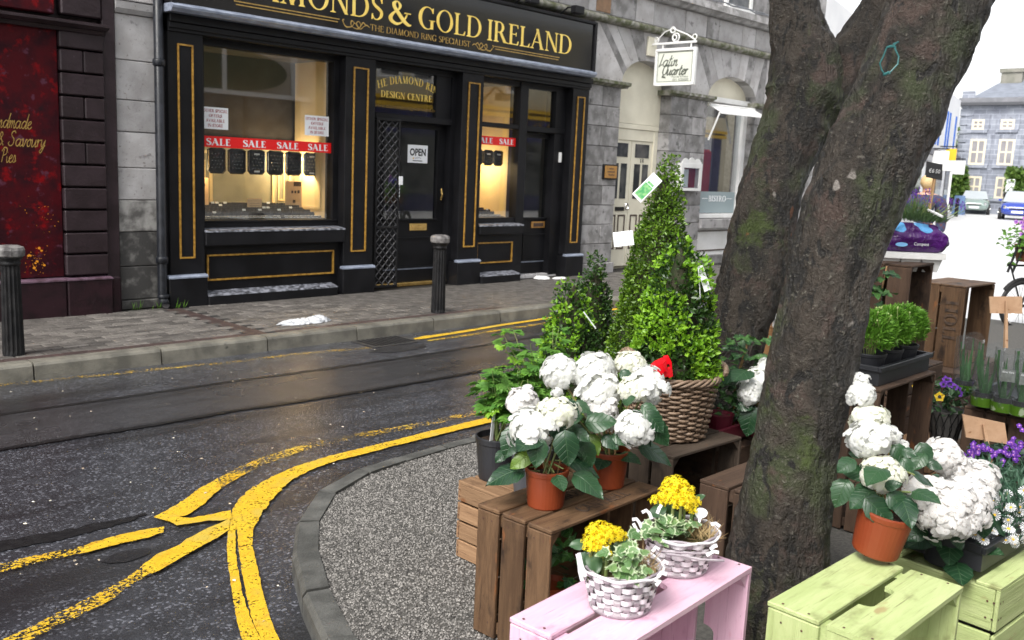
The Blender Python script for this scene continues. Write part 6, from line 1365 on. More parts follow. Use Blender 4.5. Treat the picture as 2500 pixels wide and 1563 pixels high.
# ---- wicker basket with its own box cone
BK = Vector((3.205, 2.135, .555)); BH, BR0, BR1 = .265, .148, .192
wb = thing('wicker_basket', 'round brown wicker basket with rope handles on the grey crate', 'basket', tuple(BK))
def brad(z): return BR0 + (BR1 - BR0) * (z / BH) ** .8
NS = 26
for k in range(NS):
    a = 2 * pi * k / NS; M().tube([(brad(z) * cos(a), brad(z) * sin(a), z) for z in (0, BH * .3, BH * .6, BH)], .005, 5).part('stake', WICKER, wb, world=False)
rows = 21
for r in range(rows):
    z = .008 + r * (BH - .03) / rows; pts = []
    for k in range(NS * 4):
        a = 2 * pi * k / (NS * 4); ph = 1 if r % 2 else -1; pts.append(((brad(z) + .0085 * ph * cos(a * NS / 2)) * cos(a), (brad(z) + .0085 * ph * cos(a * NS / 2)) * sin(a), z + .002 * sin(a * 5 + r)))
    M().tube(pts, .006, 6, closed=True).part('woven_strand', WICKER, wb, world=False, smooth=True)
for r in range(4):
    pts = [((BR1 + .004 + .007 * cos(k * .55 + r * 1.57)) * cos(2 * pi * k / 92), (BR1 + .004 + .007 * cos(k * .55 + r * 1.57)) * sin(2 * pi * k / 92), BH - .012 + .012 * sin(k * .55 + r * 1.57)) for k in range(92)]
    M().tube(pts, .007, 6, closed=True).part('rim_strand', WICKER, wb, world=False, smooth=True)
for sgn in (-1, 1):
    hc = Vector((RT.x, RT.y, 0)).normalized() * sgn; hc = (hc + Vector((FW.x, FW.y, 0)).normalized() * (-.55 if sgn < 0 else .2)).normalized(); hd = Vector((-hc.y, hc.x, 0)) * .085 + hc * 0
    for r in range(3):
        pts = []
        for k in range(26):
            t_ = pi * k / 25; p = hc * (BR1 + .01) + Vector((-hc.y, hc.x, 0)) * (.082 * cos(t_)) + Vector((0, 0, BH + (.1 if sgn < 0 else .03) * sin(t_))) + hc * .02 * sin(t_); ph = k * 1.1 + r * 2.09
            pts.append(p + hc * .007 * cos(ph) + Vector((0, 0, 1)) * .007 * sin(ph))
        M().tube(pts, .0075, 6).part('handle_strand', WICKER, wb, world=False, smooth=True)
M().lathe([(.001, .0), (BR0 * .98, 0), (BR0 * .98, .01), (.001, .01)], 24).part('basket_floor', WICKER, wb, world=False)
M().lathe([(BR0 * .9, .01), (BR1 * .92, BH - .05), (.001, BH - .045)], 24).part('soil', SOIL, wb, world=False)
box_cone('bright green bushy box cone growing in the wicker basket', (BK.x + .01, BK.y, BK.z + BH - .06), .178, .60, 15000, BOXBLK, BOXLT, 4, .62, (.016, .03), mk=False, tops=((-.01, .0, 1.0), (.05, -.045, .93), (-.03, .03, .9)), shape=.7)
rp = at(1617, 897, 3.70)
rbn = thing('red_ribbon', 'red ribbon bow with a tag tied on the wicker basket handle', 'ribbon', tuple(rp))
def quad_strip(P, wv, mt, name, parent):
    m = M(); wv = Vector(wv)
    for p in P: m.v += [tuple(Vector(p) - wv), tuple(Vector(p) + wv)]
    m.f += [(2 * i, 2 * i + 1, 2 * i + 3, 2 * i + 2) for i in range(len(P) - 1)]; return m.part(name, mt, parent)
for P in ([(1588, 902), (1600, 892), (1618, 884), (1628, 890), (1618, 900), (1600, 905)], [(1620, 880), (1632, 878), (1641, 895), (1642, 908), (1632, 912), (1624, 895)], [(1592, 900), (1606, 908), (1622, 910), (1640, 906)]):
    quad_strip([at(x, y, 3.68 - .012 * i % 3) for i, (x, y) in enumerate(P)], (UP * .9 - RT * .1) * .02, RIBBON, 'ribbon_loop', rbn)
plabel('plant_label', 'white label with a green leaf picture near the top of the tallest box cone', at(1580, 458, 4.12), RT * .62 + UP * .62, RT * -.6 + UP * .7, .135, .055, ([(-.42, -.4, .1, .4), (.12, -.3, .2, .3)], mat('label_green_print', (.05, .3, .1), (.25, .5, .2), 60, rough=.5)))
plabel('plant_label', 'pale sideways label with printed bushes on the left of the tallest box cone', at(1522, 583, 4.2), RT + UP * .12, UP, .09, .066, ([(-.4, -.3, -.15, .3), (-.05, .05, .1, .35), (.15, .05, .3, .35), (-.02, -.35, .12, -.1), (.2, -.35, .4, -.1)], mat('label_blue_print', (.5, .58, .65), rough=.5)))
plabel('plant_label', 'slim white label leaning from the small light green cone', at(1440, 782, 4.45), RT * .55 - UP * .75, RT * .3 + FW * .8, .10, .02)
plabel('plant_label', 'folded white label high in the cone of the wicker basket', at(1718, 680, 3.75), RT * .3 - UP * .9, RT * .8 + FW * .3, .105, .032)
plabel('plant_label', 'second blade of the folded label in the wicker basket cone', at(1708, 690, 3.74), RT * .05 - UP * .9, RT * .3 + FW * .8, .12, .02)
# ------------------------------------------------------------------ ivy
def ivy_mesh(mt):
    pl = [(0, 0), (.02, .2), (-.08, .34), (.16, .3), (.3, .46), (.44, .26), (.72, .2), (1, 0), (.72, -.2), (.44, -.26), (.3, -.46), (.16, -.3), (-.08, -.34), (.02, -.2)]; m = M()
    m.v = [(.36, 0, -.03)] + [(x, y, .1 * abs(y) - .12 * x * x + .02 * sin(9 * x + 7 * y)) for x, y in pl]; n = len(pl); m.f = [(0, 1 + i, 1 + (i + 1) % n) for i in range(n)]; return m.mesh('ivy_leaf', mt)
IV, ID = ivy_mesh(IVYV), ivy_mesh(IVYD)
def ivy(t, pts, mesh, s0, seed, up=.6, nm='ivy_leaf', face=.5):
    rs = random.Random(seed)
    for p in pts:
        p = Vector(p); a = rs.uniform(0, 6.28); d = Vector((cos(a), sin(a), rs.uniform(-.6, .2))); n = Vector((rs.uniform(-.4, .4), rs.uniform(-.4, .4), up)) + (CAM - p).normalized() * face; leaf_obj(t, mesh, p, d, n, rs.uniform(*s0), nm)
# ------------------------------------------------------------------ white chip baskets with kalanchoe and ivy
FLW = [None] * 2
def kal_head(seed):
    rs = random.Random(seed); m = M()
    for i in range(46):
        z = 1 - 1.15 * (i + .5) / 46; r = sqrt(max(0, 1 - z * z)); a = 2.4 * i + rs.uniform(-.35, .35); n = Vector((r * cos(a), r * sin(a), z)); c = n * rs.uniform(.78, 1.1); n = (n + Vector((rs.uniform(-.4, .4), rs.uniform(-.4, .4), .2))).normalized(); u = n.orthogonal().normalized(); q = n.cross(u); a0 = rs.uniform(0, 6); s_ = rs.uniform(.2, .25)
        for p in range(4):
            an = a0 + p * pi / 2; d = u * cos(an) + q * sin(an); e = n.cross(d); m.add([c, c + d * s_ * .55 + e * s_ * .36 + n * .03, c + d * s_ * 1.05 - n * .02, c + d * s_ * .55 - e * s_ * .36 + n * .03], [(0, 1, 2), (0, 2, 3)])
        m.tube([tuple(c * .2), tuple(c)], .02, 3)
    return m.mesh('flower_cluster', KALF)
KH = [kal_head(1), kal_head(2)]
KL = leaf_template('kal', KALLEAF, .75, .1)
def chip_basket(label, loc, rx, ry, h, seed):
    rs = random.Random(seed); t = thing('chip_basket', label, 'basket', loc, 0, 'white chip baskets on the pink crate')
    NSk = 22; rr = lambda z: .74 + .26 * (z / h)
    rowsn = 6; bh = h / rowsn
    for r in range(rowsn):
        z0 = r * bh + .002; m = M(); N_ = NSk * 4
        for k in range(N_ + 1):
            a = 2 * pi * k / N_; off = .0042 * cos(a * NSk / 2 + (pi if r % 2 else 0)); 
            for dz in (0, bh * .5, bh - .003): f = rr(z0 + dz) + off / rx; m.v.append((rx * f * cos(a), ry * f * sin(a), z0 + dz))
        for k in range(N_):
            for j in range(2): a_ = k * 3 + j; m.f.append((a_, a_ + 3, a_ + 4, a_ + 1))
        m.part('woven_band', BASKETW, t, world=False, smooth=True)
    for k in range(NSk):
        a = 2 * pi * (k + .0) / NSk; wv = .0075; m = M(); q = Vector((-sin(a), cos(a), 0)) * wv
        for z in [h * i / 12 for i in range(13)]:
            ph = (1 if int(min(z, h - 1e-4) / bh) % 2 else -1) * (1 if k % 2 else -1); f = rr(z) + (-.003 * ph) / rx; c = Vector((rx * f * cos(a), ry * f * sin(a), z)); m.v += [tuple(c - q), tuple(c + q)]
        m.f = [(2 * i, 2 * i + 1, 2 * i + 3, 2 * i + 2) for i in range(12)]; m.part('stake', BASKETG, t, world=False)
    for r in range(2):
        m = M(); m.tube([((rx + .004 * (1 - 2 * r)) * cos(2 * pi * k / 50), (ry + .004 * (1 - 2 * r)) * sin(2 * pi * k / 50), h + .002 + .0025 * sin(k * .8 + r * 3)) for k in range(50)], .0036, 5, closed=True); m.part('rim', BASKETG if r else BASKETW, t, world=False)
    M().tube([(rx * .75 * cos(2 * pi * k / 40), ry * .75 * sin(2 * pi * k / 40), .004) for k in range(40)], .005, 5, closed=True).part('base_ring', BASKETG, t, world=False)
    s_ = M(); n = 26
    for j in range(6):
        for k in range(n): a = 2 * pi * k / n; f = .95 * j / 5; s_.v.append((rx * f * cos(a), ry * f * sin(a), h - .016 + .012 * noise.noise(Vector((f * cos(a) * 4, f * sin(a) * 4, seed)))))
    for j in range(5):
        for k in range(n): s_.f.append((j * n + k, j * n + (k + 1) % n, (j + 1) * n + (k + 1) % n, (j + 1) * n + k))
    s_.part('moss', MOSS, t, world=False)
    m = M()
    for k in range(170):
        a = U(-1.2, 1.0) - .5; f = U(.35, 1.0); p = Vector((rx * f * cos(a), ry * f * sin(a), h - .01)); d = Vector((U(-1, 1), U(-1, 1), U(.1, 1.3))); m.leaf(p, d, (U(-1, 1), U(-1, 1), U(-1, 1)), U(.02, .06), .0022)
    m.part('straw', STRAW, t, world=False)['kind'] = 'stuff'
    return t
def curl(t, pts, wd, mt=None, nm='loose_chip'):
    P = [Vector(p) for p in pts]; m = M()
    for i, p in enumerate(P):
        d = (P[min(len(P) - 1, i + 1)] - P[max(0, i - 1)]).normalized(); q = d.cross((CAM - p).normalized()).normalized() * wd; m.v += [tuple(p - q), tuple(p + q)]
    m.f = [(2 * i, 2 * i + 1, 2 * i + 3, 2 * i + 2) for i in range(len(P) - 1)]; return m.part(nm, mt or BASKETW, t)
ZP = .622
c1 = at(1513, 1475, 2.19); c2 = at(1655, 1380, 2.42)
b1 = chip_basket('nearer white chip basket of yellow kalanchoe and ivy on the pink crate', (c1.x, c1.y, ZP), .094, .09, .098, 1)
b2 = chip_basket('farther white chip basket of yellow kalanchoe and ivy on the pink crate', (c2.x, c2.y, ZP), .098, .094, .098, 2)
def kal(label, heads, leaves, seed, grp):
    rs = random.Random(seed); t = thing('kalanchoe', label, 'flowering plant', tuple(heads[0][0] - Vector((0, 0, .1))), 0, grp)
    for p, r, sq in heads: inst('flower_cluster', KH[rs.randint(0, 1)], t, Matrix.Translation(p) @ Matrix.Rotation(rs.uniform(0, 6), 4, 'Z') @ Matrix.Diagonal((r, r * sq, r * .85, 1)), True); M().tube([p, p - Vector((0, 0, .08))], .004, 5).part('stem', STEM, t)
    for p, d, s_ in leaves: leaf_obj(t, KL, p, d, Vector((0, 0, 1)) + (CAM - p).normalized() * .8, s_)
H = lambda x, y, d: at(1260 + x * .2646, 1260 + y * .2646, d)
kal('yellow kalanchoe in the nearer white basket', [(H(770, 150, 2.2), .032, 1), (H(870, 180, 2.2), .03, 1), (H(930, 190, 2.22), .026, 1), (H(715, 240, 2.16), .028, 1), (H(690, 295, 2.14), .019, 1), (H(740, 300, 2.14), .016, 1), (H(810, 310, 2.14), .015, 1), (H(840, 350, 2.13), .012, 1), (H(800, 210, 2.15), .028, 1)],
    [(H(700, 330, 2.15), Vector((-.3, -.5, -.5)), .055), (H(640, 330, 2.15), RT * -.2 - UP, .05), (H(900, 260, 2.2), RT + UP * .1, .05), (H(660, 260, 2.2), -RT, .045), (H(850, 280, 2.2), RT - UP, .05), (H(760, 320, 2.18), -UP, .06)], 1, 'yellow kalanchoes')
G = lambda x, y, d: at(1480 + x * .2645, 1000 + y * .2645, d)
kal('yellow kalanchoe in the farther white basket', [(G(640, 720, 2.45), .037, 1), (G(700, 770, 2.43), .034, 1), (G(570, 790, 2.42), .028, 1), (G(480, 850, 2.42), .024, 1), (G(620, 850, 2.38), .026, 1), (G(690, 880, 2.38), .026, 1), (G(810, 860, 2.42), .02, 1), (G(790, 935, 2.4), .016, 1), (G(730, 830, 2.4), .024, 1)],
    [(G(560, 900, 2.4), -RT - UP * .4, .055), (G(640, 930, 2.4), -UP, .055), (G(760, 960, 2.42), RT + UP * .2, .05), (G(820, 830, 2.45), RT + UP * .5, .03), (G(580, 870, 2.42), -UP, .05)], 2, 'yellow kalanchoes')
iv1 = thing('variegated_ivy', 'cream edged ivy trailing over the front of the nearer white basket', 'ivy plant', tuple(H(1000, 500, 2.12)), 0, 'variegated ivies')
random.seed(5); ivy(iv1, [H(860 + 300 * U(0, 1), 310 + 210 * U(0, 1), 2.12 + U(-.02, .02)) for k in range(32)] + [H(U(1030, 1120), U(520, 610), 2.1) for k in range(5)] + [H(U(1050, 1130), U(250, 330), 2.15) for k in range(5)], IV, (.028, .042), 6)
iv2 = thing('variegated_ivy', 'cream edged ivy spreading across the farther white basket', 'ivy plant', tuple(G(560, 1080, 2.36)), 0, 'variegated ivies')
ivy(iv2, [G(380 + 420 * U(0, 1), 980 + 170 * U(0, 1), 2.36 + U(-.02, .02)) for k in range(30)] + [G(x + U(-12, 12), y + U(-12, 12), 2.33) for x, y in ((215, 1130), (300, 1180), (330, 1160), (420, 1170), (380, 1120), (500, 1180), (600, 1150))], IV, (.032, .048), 7)
for pts in ([(330, 950), (370, 930), (400, 960), (420, 1010)], [(240, 1015), (280, 1010), (310, 1050), (330, 1100)], [(250, 1050), (280, 1110), (330, 1150)], [(470, 960), (490, 910), (510, 880)]):
    curl(b2, [G(x, y, 2.36) for x, y in pts], .004)
for pts, wd in (([(970, 1060), (1010, 1050), (1050, 1080)], .004), ([(960, 1290), (1000, 1260), (1025, 1255)], .004), ([(925, 1345), (990, 1310), (1040, 1320)], .004), ([(425, 1310), (460, 1270), (490, 1290)], .004), ([(480, 1450), (540, 1400), (570, 1420)], .004)): curl(b2, [G(x, y, 2.3) for x, y in pts], wd)
M().tube([G(560, 1340, 2.31), G(700, 1350, 2.29), (G(860, 1385, 2.28)), G(1090, 1395, 2.28)], .003, 5).part('loose_cane', BASKETG, b2); M().tube([G(500, 1310, 2.31), G(800, 1330, 2.3), G(970, 1325, 2.31)], .0025, 5).part('loose_cane', BASKETG, b2)
for pts, wd in (([(565, 350), (580, 420), (590, 520), (610, 600)], .004), ([(580, 340), (600, 440), (640, 560)], .004), ([(1280, 590), (1330, 600), (1290, 640)], .004), ([(1310, 560), (1340, 520), (1390, 540)], .004)): curl(b1, [H(x, y, 2.1) for x, y in pts], wd)
tg = thing('plant_tag', 'white rounded plastic tag stuck in the farther white basket', 'plant label', tuple(G(870, 960, 2.4)))
m = M(); m.add([tuple(G(870 + 65 * cos(a) * (1 if cos(a) > 0 else .8), 955 + 48 * sin(a), 2.40)) for a in [2 * pi * k / 20 for k in range(20)]], [tuple(range(20))]); m.add([tuple(G(x, y, 2.40)) for x, y in ((845, 990), (880, 1000), (862, 1060), (850, 1050))], [(0, 1, 2, 3)]); tgo = m.part('tag', PAPER, tg)
mo = tgo.modifiers.new('thickness', 'SOLIDIFY'); mo.thickness = .0015
m = M()
for k in range(4): m.add([tuple(G(x, 930 + 16 * k + y, 2.397)) for x, y in ((845, 0), (905 - 8 * k, 3), (905 - 8 * k, 7), (845, 4))], [(0, 1, 2, 3)])
m.part('print', mat('tag_grey_print', (.4, .45, .6), rough=.6), tg)
# ivy stored inside the brown crate, and pale ivy leaves
ic = thing('potted_ivy', 'dark green potted ivy inside the open stencilled crate', 'ivy plant', (2.3, 1.95, GZ + .02)); M().lathe([(.05, 0), (.065, .12), (.06, .12), (.055, .1), (.001, .1)], 20).part('pot', TERRA, ic, world=False)
ivy(ic, [(2.25 + U(-.13, .2), 1.9 + U(-.08, .04), GZ + U(.1, .34)) for k in range(46)], ID, (.04, .06), 9)
# climbing ivy pillar in maroon tray behind the basket
mt_ = thing('maroon_tray', 'maroon plastic tray behind the wicker basket', 'tray', (3.62, 2.2, .47)); f = M(); f.box((-.18, -.16, 0), (.18, .16, .02)); f.box((-.2, -.18, .02), (-.18, .18, .075)); f.box((.18, -.18, .02), (.2, .18, .075)); f.box((-.18, -.18, .02), (.18, -.16, .075)); f.box((-.18, .16, .02), (.18, .18, .075)); f.part('tray', MAROON, mt_, world=False)
pv = thing('ivy_pillar', 'dark ivy trained into a pillar in the maroon tray', 'ivy plant', (3.56, 2.1, .49)); M().lathe([(.05, 0), (.065, .1), (.06, .1), (.055, .085), (.001, .085)], 20).part('pot', MAROON, pv, world=False)
pp = []
for k in range(210):
    u = U(0, 1); x, y = 1788 + 45 * u + random.gauss(0, 26 + 22 * u), 1030 - 215 * u; pp.append(at(x, y, 4.22 + U(-.06, .06)))
ivy(pv, pp, ID, (.03, .05), 11); M().tube([at(1790, 1040, 4.25), at(1795, 940, 4.25), at(1830, 820, 4.25)], .006, 5).part('stem', CANE, pv)
iv3 = thing('potted_ivy', 'small ivy in a terracotta pot on a white stand by the trunk edge', 'ivy plant', tuple(at(1898, 765, 5.3))); M().lathe([(.03, 0), (.045, .08), (.04, .08), (.001, .07)], 16).part('pot', TERRA, iv3, world=False)
ivy(iv3, [at(U(1875, 1925), U(640, 745), 5.2 + U(-.05, .05)) for k in range(34)], ID, (.04, .065), 12)
ws = tag(M().lathe([(.035, 0), (.035, .05), (.06, .055), (.065, .08), (.055, .085)], 20, tuple(at(1900, 800, 5.3))).part('white_stand', WHITEP), 'white plastic stand under the small potted ivy on the tan crate', 'stand')
iv4 = thing('ivy_trail', 'trailing ivy in front of the tall narrow crate beside the trunk', 'ivy plant', tuple(at(2150, 740, 4.9)))
ivy(iv4, [at(2150 + random.gauss(0, 14) - (y - 650) * .08, y, 4.85) for y in [U(655, 765) for k in range(30)]], ID, (.045, .07), 13); M().tube([at(2165, 650, 4.9), at(2150, 720, 4.88), at(2140, 800, 4.9)], .004, 5).part('stem', CANE, iv4)
# ------------------------------------------------------------------ herb tray on the dark open crate
def tray(name, lab, loc, rz, L, D, h, mt, cat='tray'):
    t = thing(name, lab, cat, loc, rz); m = M(); m.box((0, 0, 0), (L, D, .01))
    for a, b in (((0, 0, .01), (L, .008, h)), ((0, D - .008, .01), (L, D, h)), ((0, .008, .01), (.008, D - .008, h)), ((L - .008, .008, .01), (L, D - .008, h))): m.box(a, b)
    m.part('tray_body', mt, t, world=False); f = M(); frame = ((-.012, -.012, h - .022, L + .012, .0), (-.012, D, h - .022, L + .012, D + .012), (-.012, 0, h - .022, 0, D), (L, 0, h - .022, L + .012, D))
    for x0, y0, z0, x1, y1 in frame: f.box((x0, y0, z0), (x1, y1, h), .002)
    f.part('tray_rim', mt, t, world=False); return t
tray('black_tray', 'black plastic carry tray holding three green herb pots', (3.98, 1.585, .753), 0, .58, .19, .085, BLKPOT)
def bushy(t, c, rx, rz_, n, mt, ls, seed, stems=0):
    rg = np.random.default_rng(seed); a = rg.uniform(0, 6.28, n); u = rg.uniform(-.5, 1, n); r = np.sqrt(np.clip(1 - u ** 2, .02, 1)) * rg.uniform(.35, 1, n) ** .5
    P = np.stack([c[0] + rx * r * np.cos(a), c[1] + rx * r * np.sin(a), c[2] + rz_ * u], 1); D = np.stack([np.cos(a), np.sin(a), np.full(n, .8)], 1) + rg.normal(0, .6, (n, 3)); L = rg.uniform(*ls, n)
    o = inst('foliage', leaves_np('foliage', P, D, rg.normal(0, .5, (n, 3)) + np.array([0, 0, 1]), L, L * .3, mt), t, None, True); o['kind'] = 'stuff'
for k, (x, lab) in enumerate(((4.08, 'nearest the trunk'), (4.27, 'in the middle of the tray'), (4.45, 'at the right end of the tray'))):
    t = pot('bright green budding herb in a black pot, ' + lab, (x, 1.68, .765), .058, .075, .115, BLKPOT, group='herb pots in the carry tray'); bushy(t, (x, 1.68, .955), .105, .1, 2200, HERB, (.02, .034), 40 + k)
    m = M(); bd = M()
    for q in range(10):
        a, r = U(0, 6.28), U(.02, .1); p = Vector((x + r * cos(a), 1.68 + r * sin(a), 1.0)); e = p + Vector((U(-.02, .02), U(-.02, .02), U(.03, .08))); m.tube([p, p.lerp(e, .6), e], .0018, 4); bd.ball(tuple(e), .0042, 6, 4, 1.2)
    m.part('bud_stem', STEM, t); bd.part('bud', mat('pale_bud', (.32, .4, .14), rough=.6) if k == 0 else MATS['pale_bud'], t)['kind'] = 'stuff'
    m = M()
    for q in range(16): a, r = U(0, 6.28), U(0, .04); m.tube([(x + r * cos(a), 1.68 + r * sin(a), .86), (x + 1.8 * r * cos(a), 1.68 + 1.8 * r * sin(a), .95)], .002, 4)
    m.part('stem', STEM, t)
# ------------------------------------------------------------------ white tray, purple compost bag, lavender and chalkboard
WT = thing('white_tray', 'white moulded plastic tray on top of the tall narrow crate', 'tray', tuple(at(2235, 632, 5.35)))
q0 = at(2235, 632, 5.35); tr_ = Vector((RT.x, RT.y, 0)).normalized(); tf_ = Vector((FW.x, FW.y, 0)).normalized()
def loc8(o, r, f, z): return o + tr_ * r + tf_ * f + Vector((0, 0, z))
def obox(m, o, r0, f0, z0, r1, f1, z1, tp=0):
    vs = [loc8(o, a, b, z0) for a, b in ((r0 + tp, f0 + tp), (r1 - tp, f0 + tp), (r1 - tp, f1 - tp), (r0 + tp, f1 - tp))] + [loc8(o, a, b, z1) for a, b in ((r0, f0), (r1, f0), (r1, f1), (r0, f1))]
    return m.add([tuple(v) for v in vs], [(3, 2, 1, 0), (4, 5, 6, 7), (0, 1, 5, 4), (1, 2, 6, 5), (2, 3, 7, 6), (3, 0, 4, 7)])
obox(M(), q0, -.22, -.02, .0, .165, .28, .035).part('tray_rim', WHITEP, WT)
for r in range(3):
    for f in range(2): obox(M(), q0, -.2 + r * .12, f * .14, -.075, -.085 + r * .12, .13 + f * .14, 0, .016).part('cell', WHITEP, WT)
BAG = thing('compost_bag', 'crumpled shiny purple compost bag cut open with lavender growing out', 'bag', tuple(loc8(q0, 0, .1, .04)))
m = M(); n, k = 64, 22
for j in range(k + 1):
    v = j / k
    for i in range(n):
        a = 2 * pi * i / n; ca, sa = cos(a), sin(a); ex = .5; rx = .195 * abs(ca) ** ex * (1 if ca > 0 else -1); ry = .125 * abs(sa) ** ex * (1 if sa > 0 else -1)
        bul = .88 + .2 * sin(pi * min(1, v * 1.15)) ** .7 - (.1 if v > .9 else 0); wr = noise.noise(Vector((ca * 2.2, sa * 2.2, v * 3))) * .05 + noise.noise(Vector((ca * 5, sa * 5, v * 7))) * .035 + abs(noise.noise(Vector((ca * 3 + v * 4, sa * 3 + v * 2, 4)))) * -.05
        p = loc8(q0, rx * (bul + wr), .12 + ry * (bul + wr * 1.5), .038 + v * (.165 + .03 * ca * -1 + .03 * noise.noise(Vector((ca * 2, sa * 2, 8))))); m.v.append(tuple(p))
for j in range(k):
    for i in range(n): m.f.append((j * n + i, j * n + (i + 1) % n, (j + 1) * n + (i + 1) % n, (j + 1) * n + i))
def bag_mat():
    m_ = bpy.data.materials.new('purple_bag_film'); m_.use_nodes = True; nt = m_.node_tree; b = nt.nodes['Principled BSDF']; v = coords(nt, rnd=False)
    sp = _n(nt, 'ShaderNodeSeparateXYZ', {0: v}); z = sp.outputs[2]; zz = q0.z + .19
    wav = _n(nt, 'ShaderNodeTexWave', {'Vector': v, 'Scale': 2.2, 'Distortion': 6.0, 'Detail': 2}).outputs[1]
    top = ramp(nt, _n(nt, 'ShaderNodeMath', {0: wav, 1: .03, 2: z}, operation='MULTIPLY_ADD').outputs[0], zz - .015, zz - .008)
    spot = ramp(nt, wav, .45, .6); col = mixc(nt, ramp(nt, nz(nt, v, 5, 3), .4, .6), (.07, .006, .14), (.045, .004, .09))
    k_ = _n(nt, 'ShaderNodeMath', {0: top, 1: spot}, operation='MULTIPLY').outputs[0]; col = mixc(nt, k_, col, (.12, .38, .72)); tz = ramp(nt, z, zz + .012, zz + .017); col = mixc(nt, tz, col, (.75, .76, .8))
    nt.links.new(col, b.inputs['Base Color']); b.inputs['Roughness'].default_value = .22
    bp = _n(nt, 'ShaderNodeBump', {'Height': nz(nt, v, 16, 4, .6, .8), 'Strength': .7, 'Distance': .03}); nt.links.new(bp.outputs[0], b.inputs['Normal']); return m_
bagm = m.part('bag_film', bag_mat(), BAG, smooth=True)
M().add([tuple(loc8(q0, .17 * cos(a), .12 + .1 * sin(a), .17)) for a in [2 * pi * i / 24 for i in range(24)]], [tuple(range(24))]).part('soil', SOIL, BAG)
font_text('Compost', 'lettering', .018, loc8(q0, -.03, -.028, .078), PAPER, BAG, .085, right=tr_)
el = M(); el.add([tuple(loc8(q0, -.1 + .035 * cos(a), -.029, .08 + .012 * sin(a))) for a in [2 * pi * i / 20 for i in range(20)]], [tuple(range(20))]); el.part('oval_print', mat('pale_blue_print', (.2, .45, .75), rough=.4), BAG)
LV = thing('lavender', 'purple lavender clump growing from the compost bag', 'plant', tuple(loc8(q0, 0, .12, .18)))
n = 1500; rg = np.random.default_rng(77); cx = loc8(q0, .0, .12, .2); a = rg.uniform(0, 6.28, n); r = np.sqrt(rg.uniform(0, 1, n)); tr2 = np.array(tr_); tf2 = np.array(tf_)
P = np.array(cx) + (r * np.cos(a) * .19)[:, None] * tr2 + (r * np.sin(a) * .12)[:, None] * tf2 + np.array([0, 0, 1]) * (rg.uniform(0, .1, n) * (1.1 - r))[:, None]
D = (np.cos(a) * r)[:, None] * tr2 * .9 + (np.sin(a) * r)[:, None] * tf2 + np.array([0, 0, 1]) + rg.normal(0, .25, (n, 3)); L = rg.uniform(.03, .06, n)
o = inst('foliage', leaves_np('foliage', P, D, rg.normal(size=(n, 3)), L, L * .11, LAVLEAF), LV, None, True); o['kind'] = 'stuff'
sp_ = M(); stt = M()
for k in range(60):
    x_ = U(-.24, .24); b = loc8(q0, x_ * .8, .12 + U(-.1, .1), .24); e = b + tr_ * (x_ * .35 + U(-.02, .02)) + Vector((0, 0, U(.05, .13) * (1 if x_ < .1 else .6))); stt.tube([b, e], .0018, 4)
    for q in range(9): c = e + Vector((U(-.004, .004), U(-.004, .004), q * .004)); sp_.leaf(c, (U(-1, 1), U(-1, 1), .7), (U(-1, 1), U(-1, 1), 1), .011, .007)
stt.part('stem', STEM, LV)['kind'] = 'stuff'; fo = sp_.part('flower_spike', PURPLE, LV); fo['kind'] = 'stuff'
CH = thing('price_chalkboard', 'black chalkboard price sign reading 6.50 euro on a wooden stick', 'price sign', tuple(at(2268, 512, 5.5)))
dp_ = 5.42; quad = [at(2263, 394, dp_), at(2301, 402, dp_), at(2300, 440, dp_), at(2262, 432, dp_)]; up_ = (quad[0] - quad[3]).normalized(); rt_ = (quad[1] - quad[0]).normalized(); nn = rt_.cross(up_).normalized() * -.008
M().add([tuple(p) for p in quad] + [tuple(p + nn) for p in quad], [(0, 1, 2, 3), (7, 6, 5, 4), (0, 4, 5, 1), (1, 5, 6, 2), (2, 6, 7, 3), (3, 7, 4, 0)]).part('board', CHALKB, CH)
font_text('€6·50', 'chalk_writing', .024, at(2267, 421, dp_ - .012), CHALK, CH, .066, right=rt_, up=up_, shear=.2)
M().tube([at(2282, 434, dp_ + .012), at(2268, 520, dp_ + .012)], .009, 6).part('stick', CANE, CH)
wbx = tag(M().tube([at(2262, 512, 5.4), at(2278, 518, 5.35), at(2302, 530, 5.3)], .008, 6).part('plant_marker', WHITEP), 'white marker stick lying across the lavender', 'plant label')
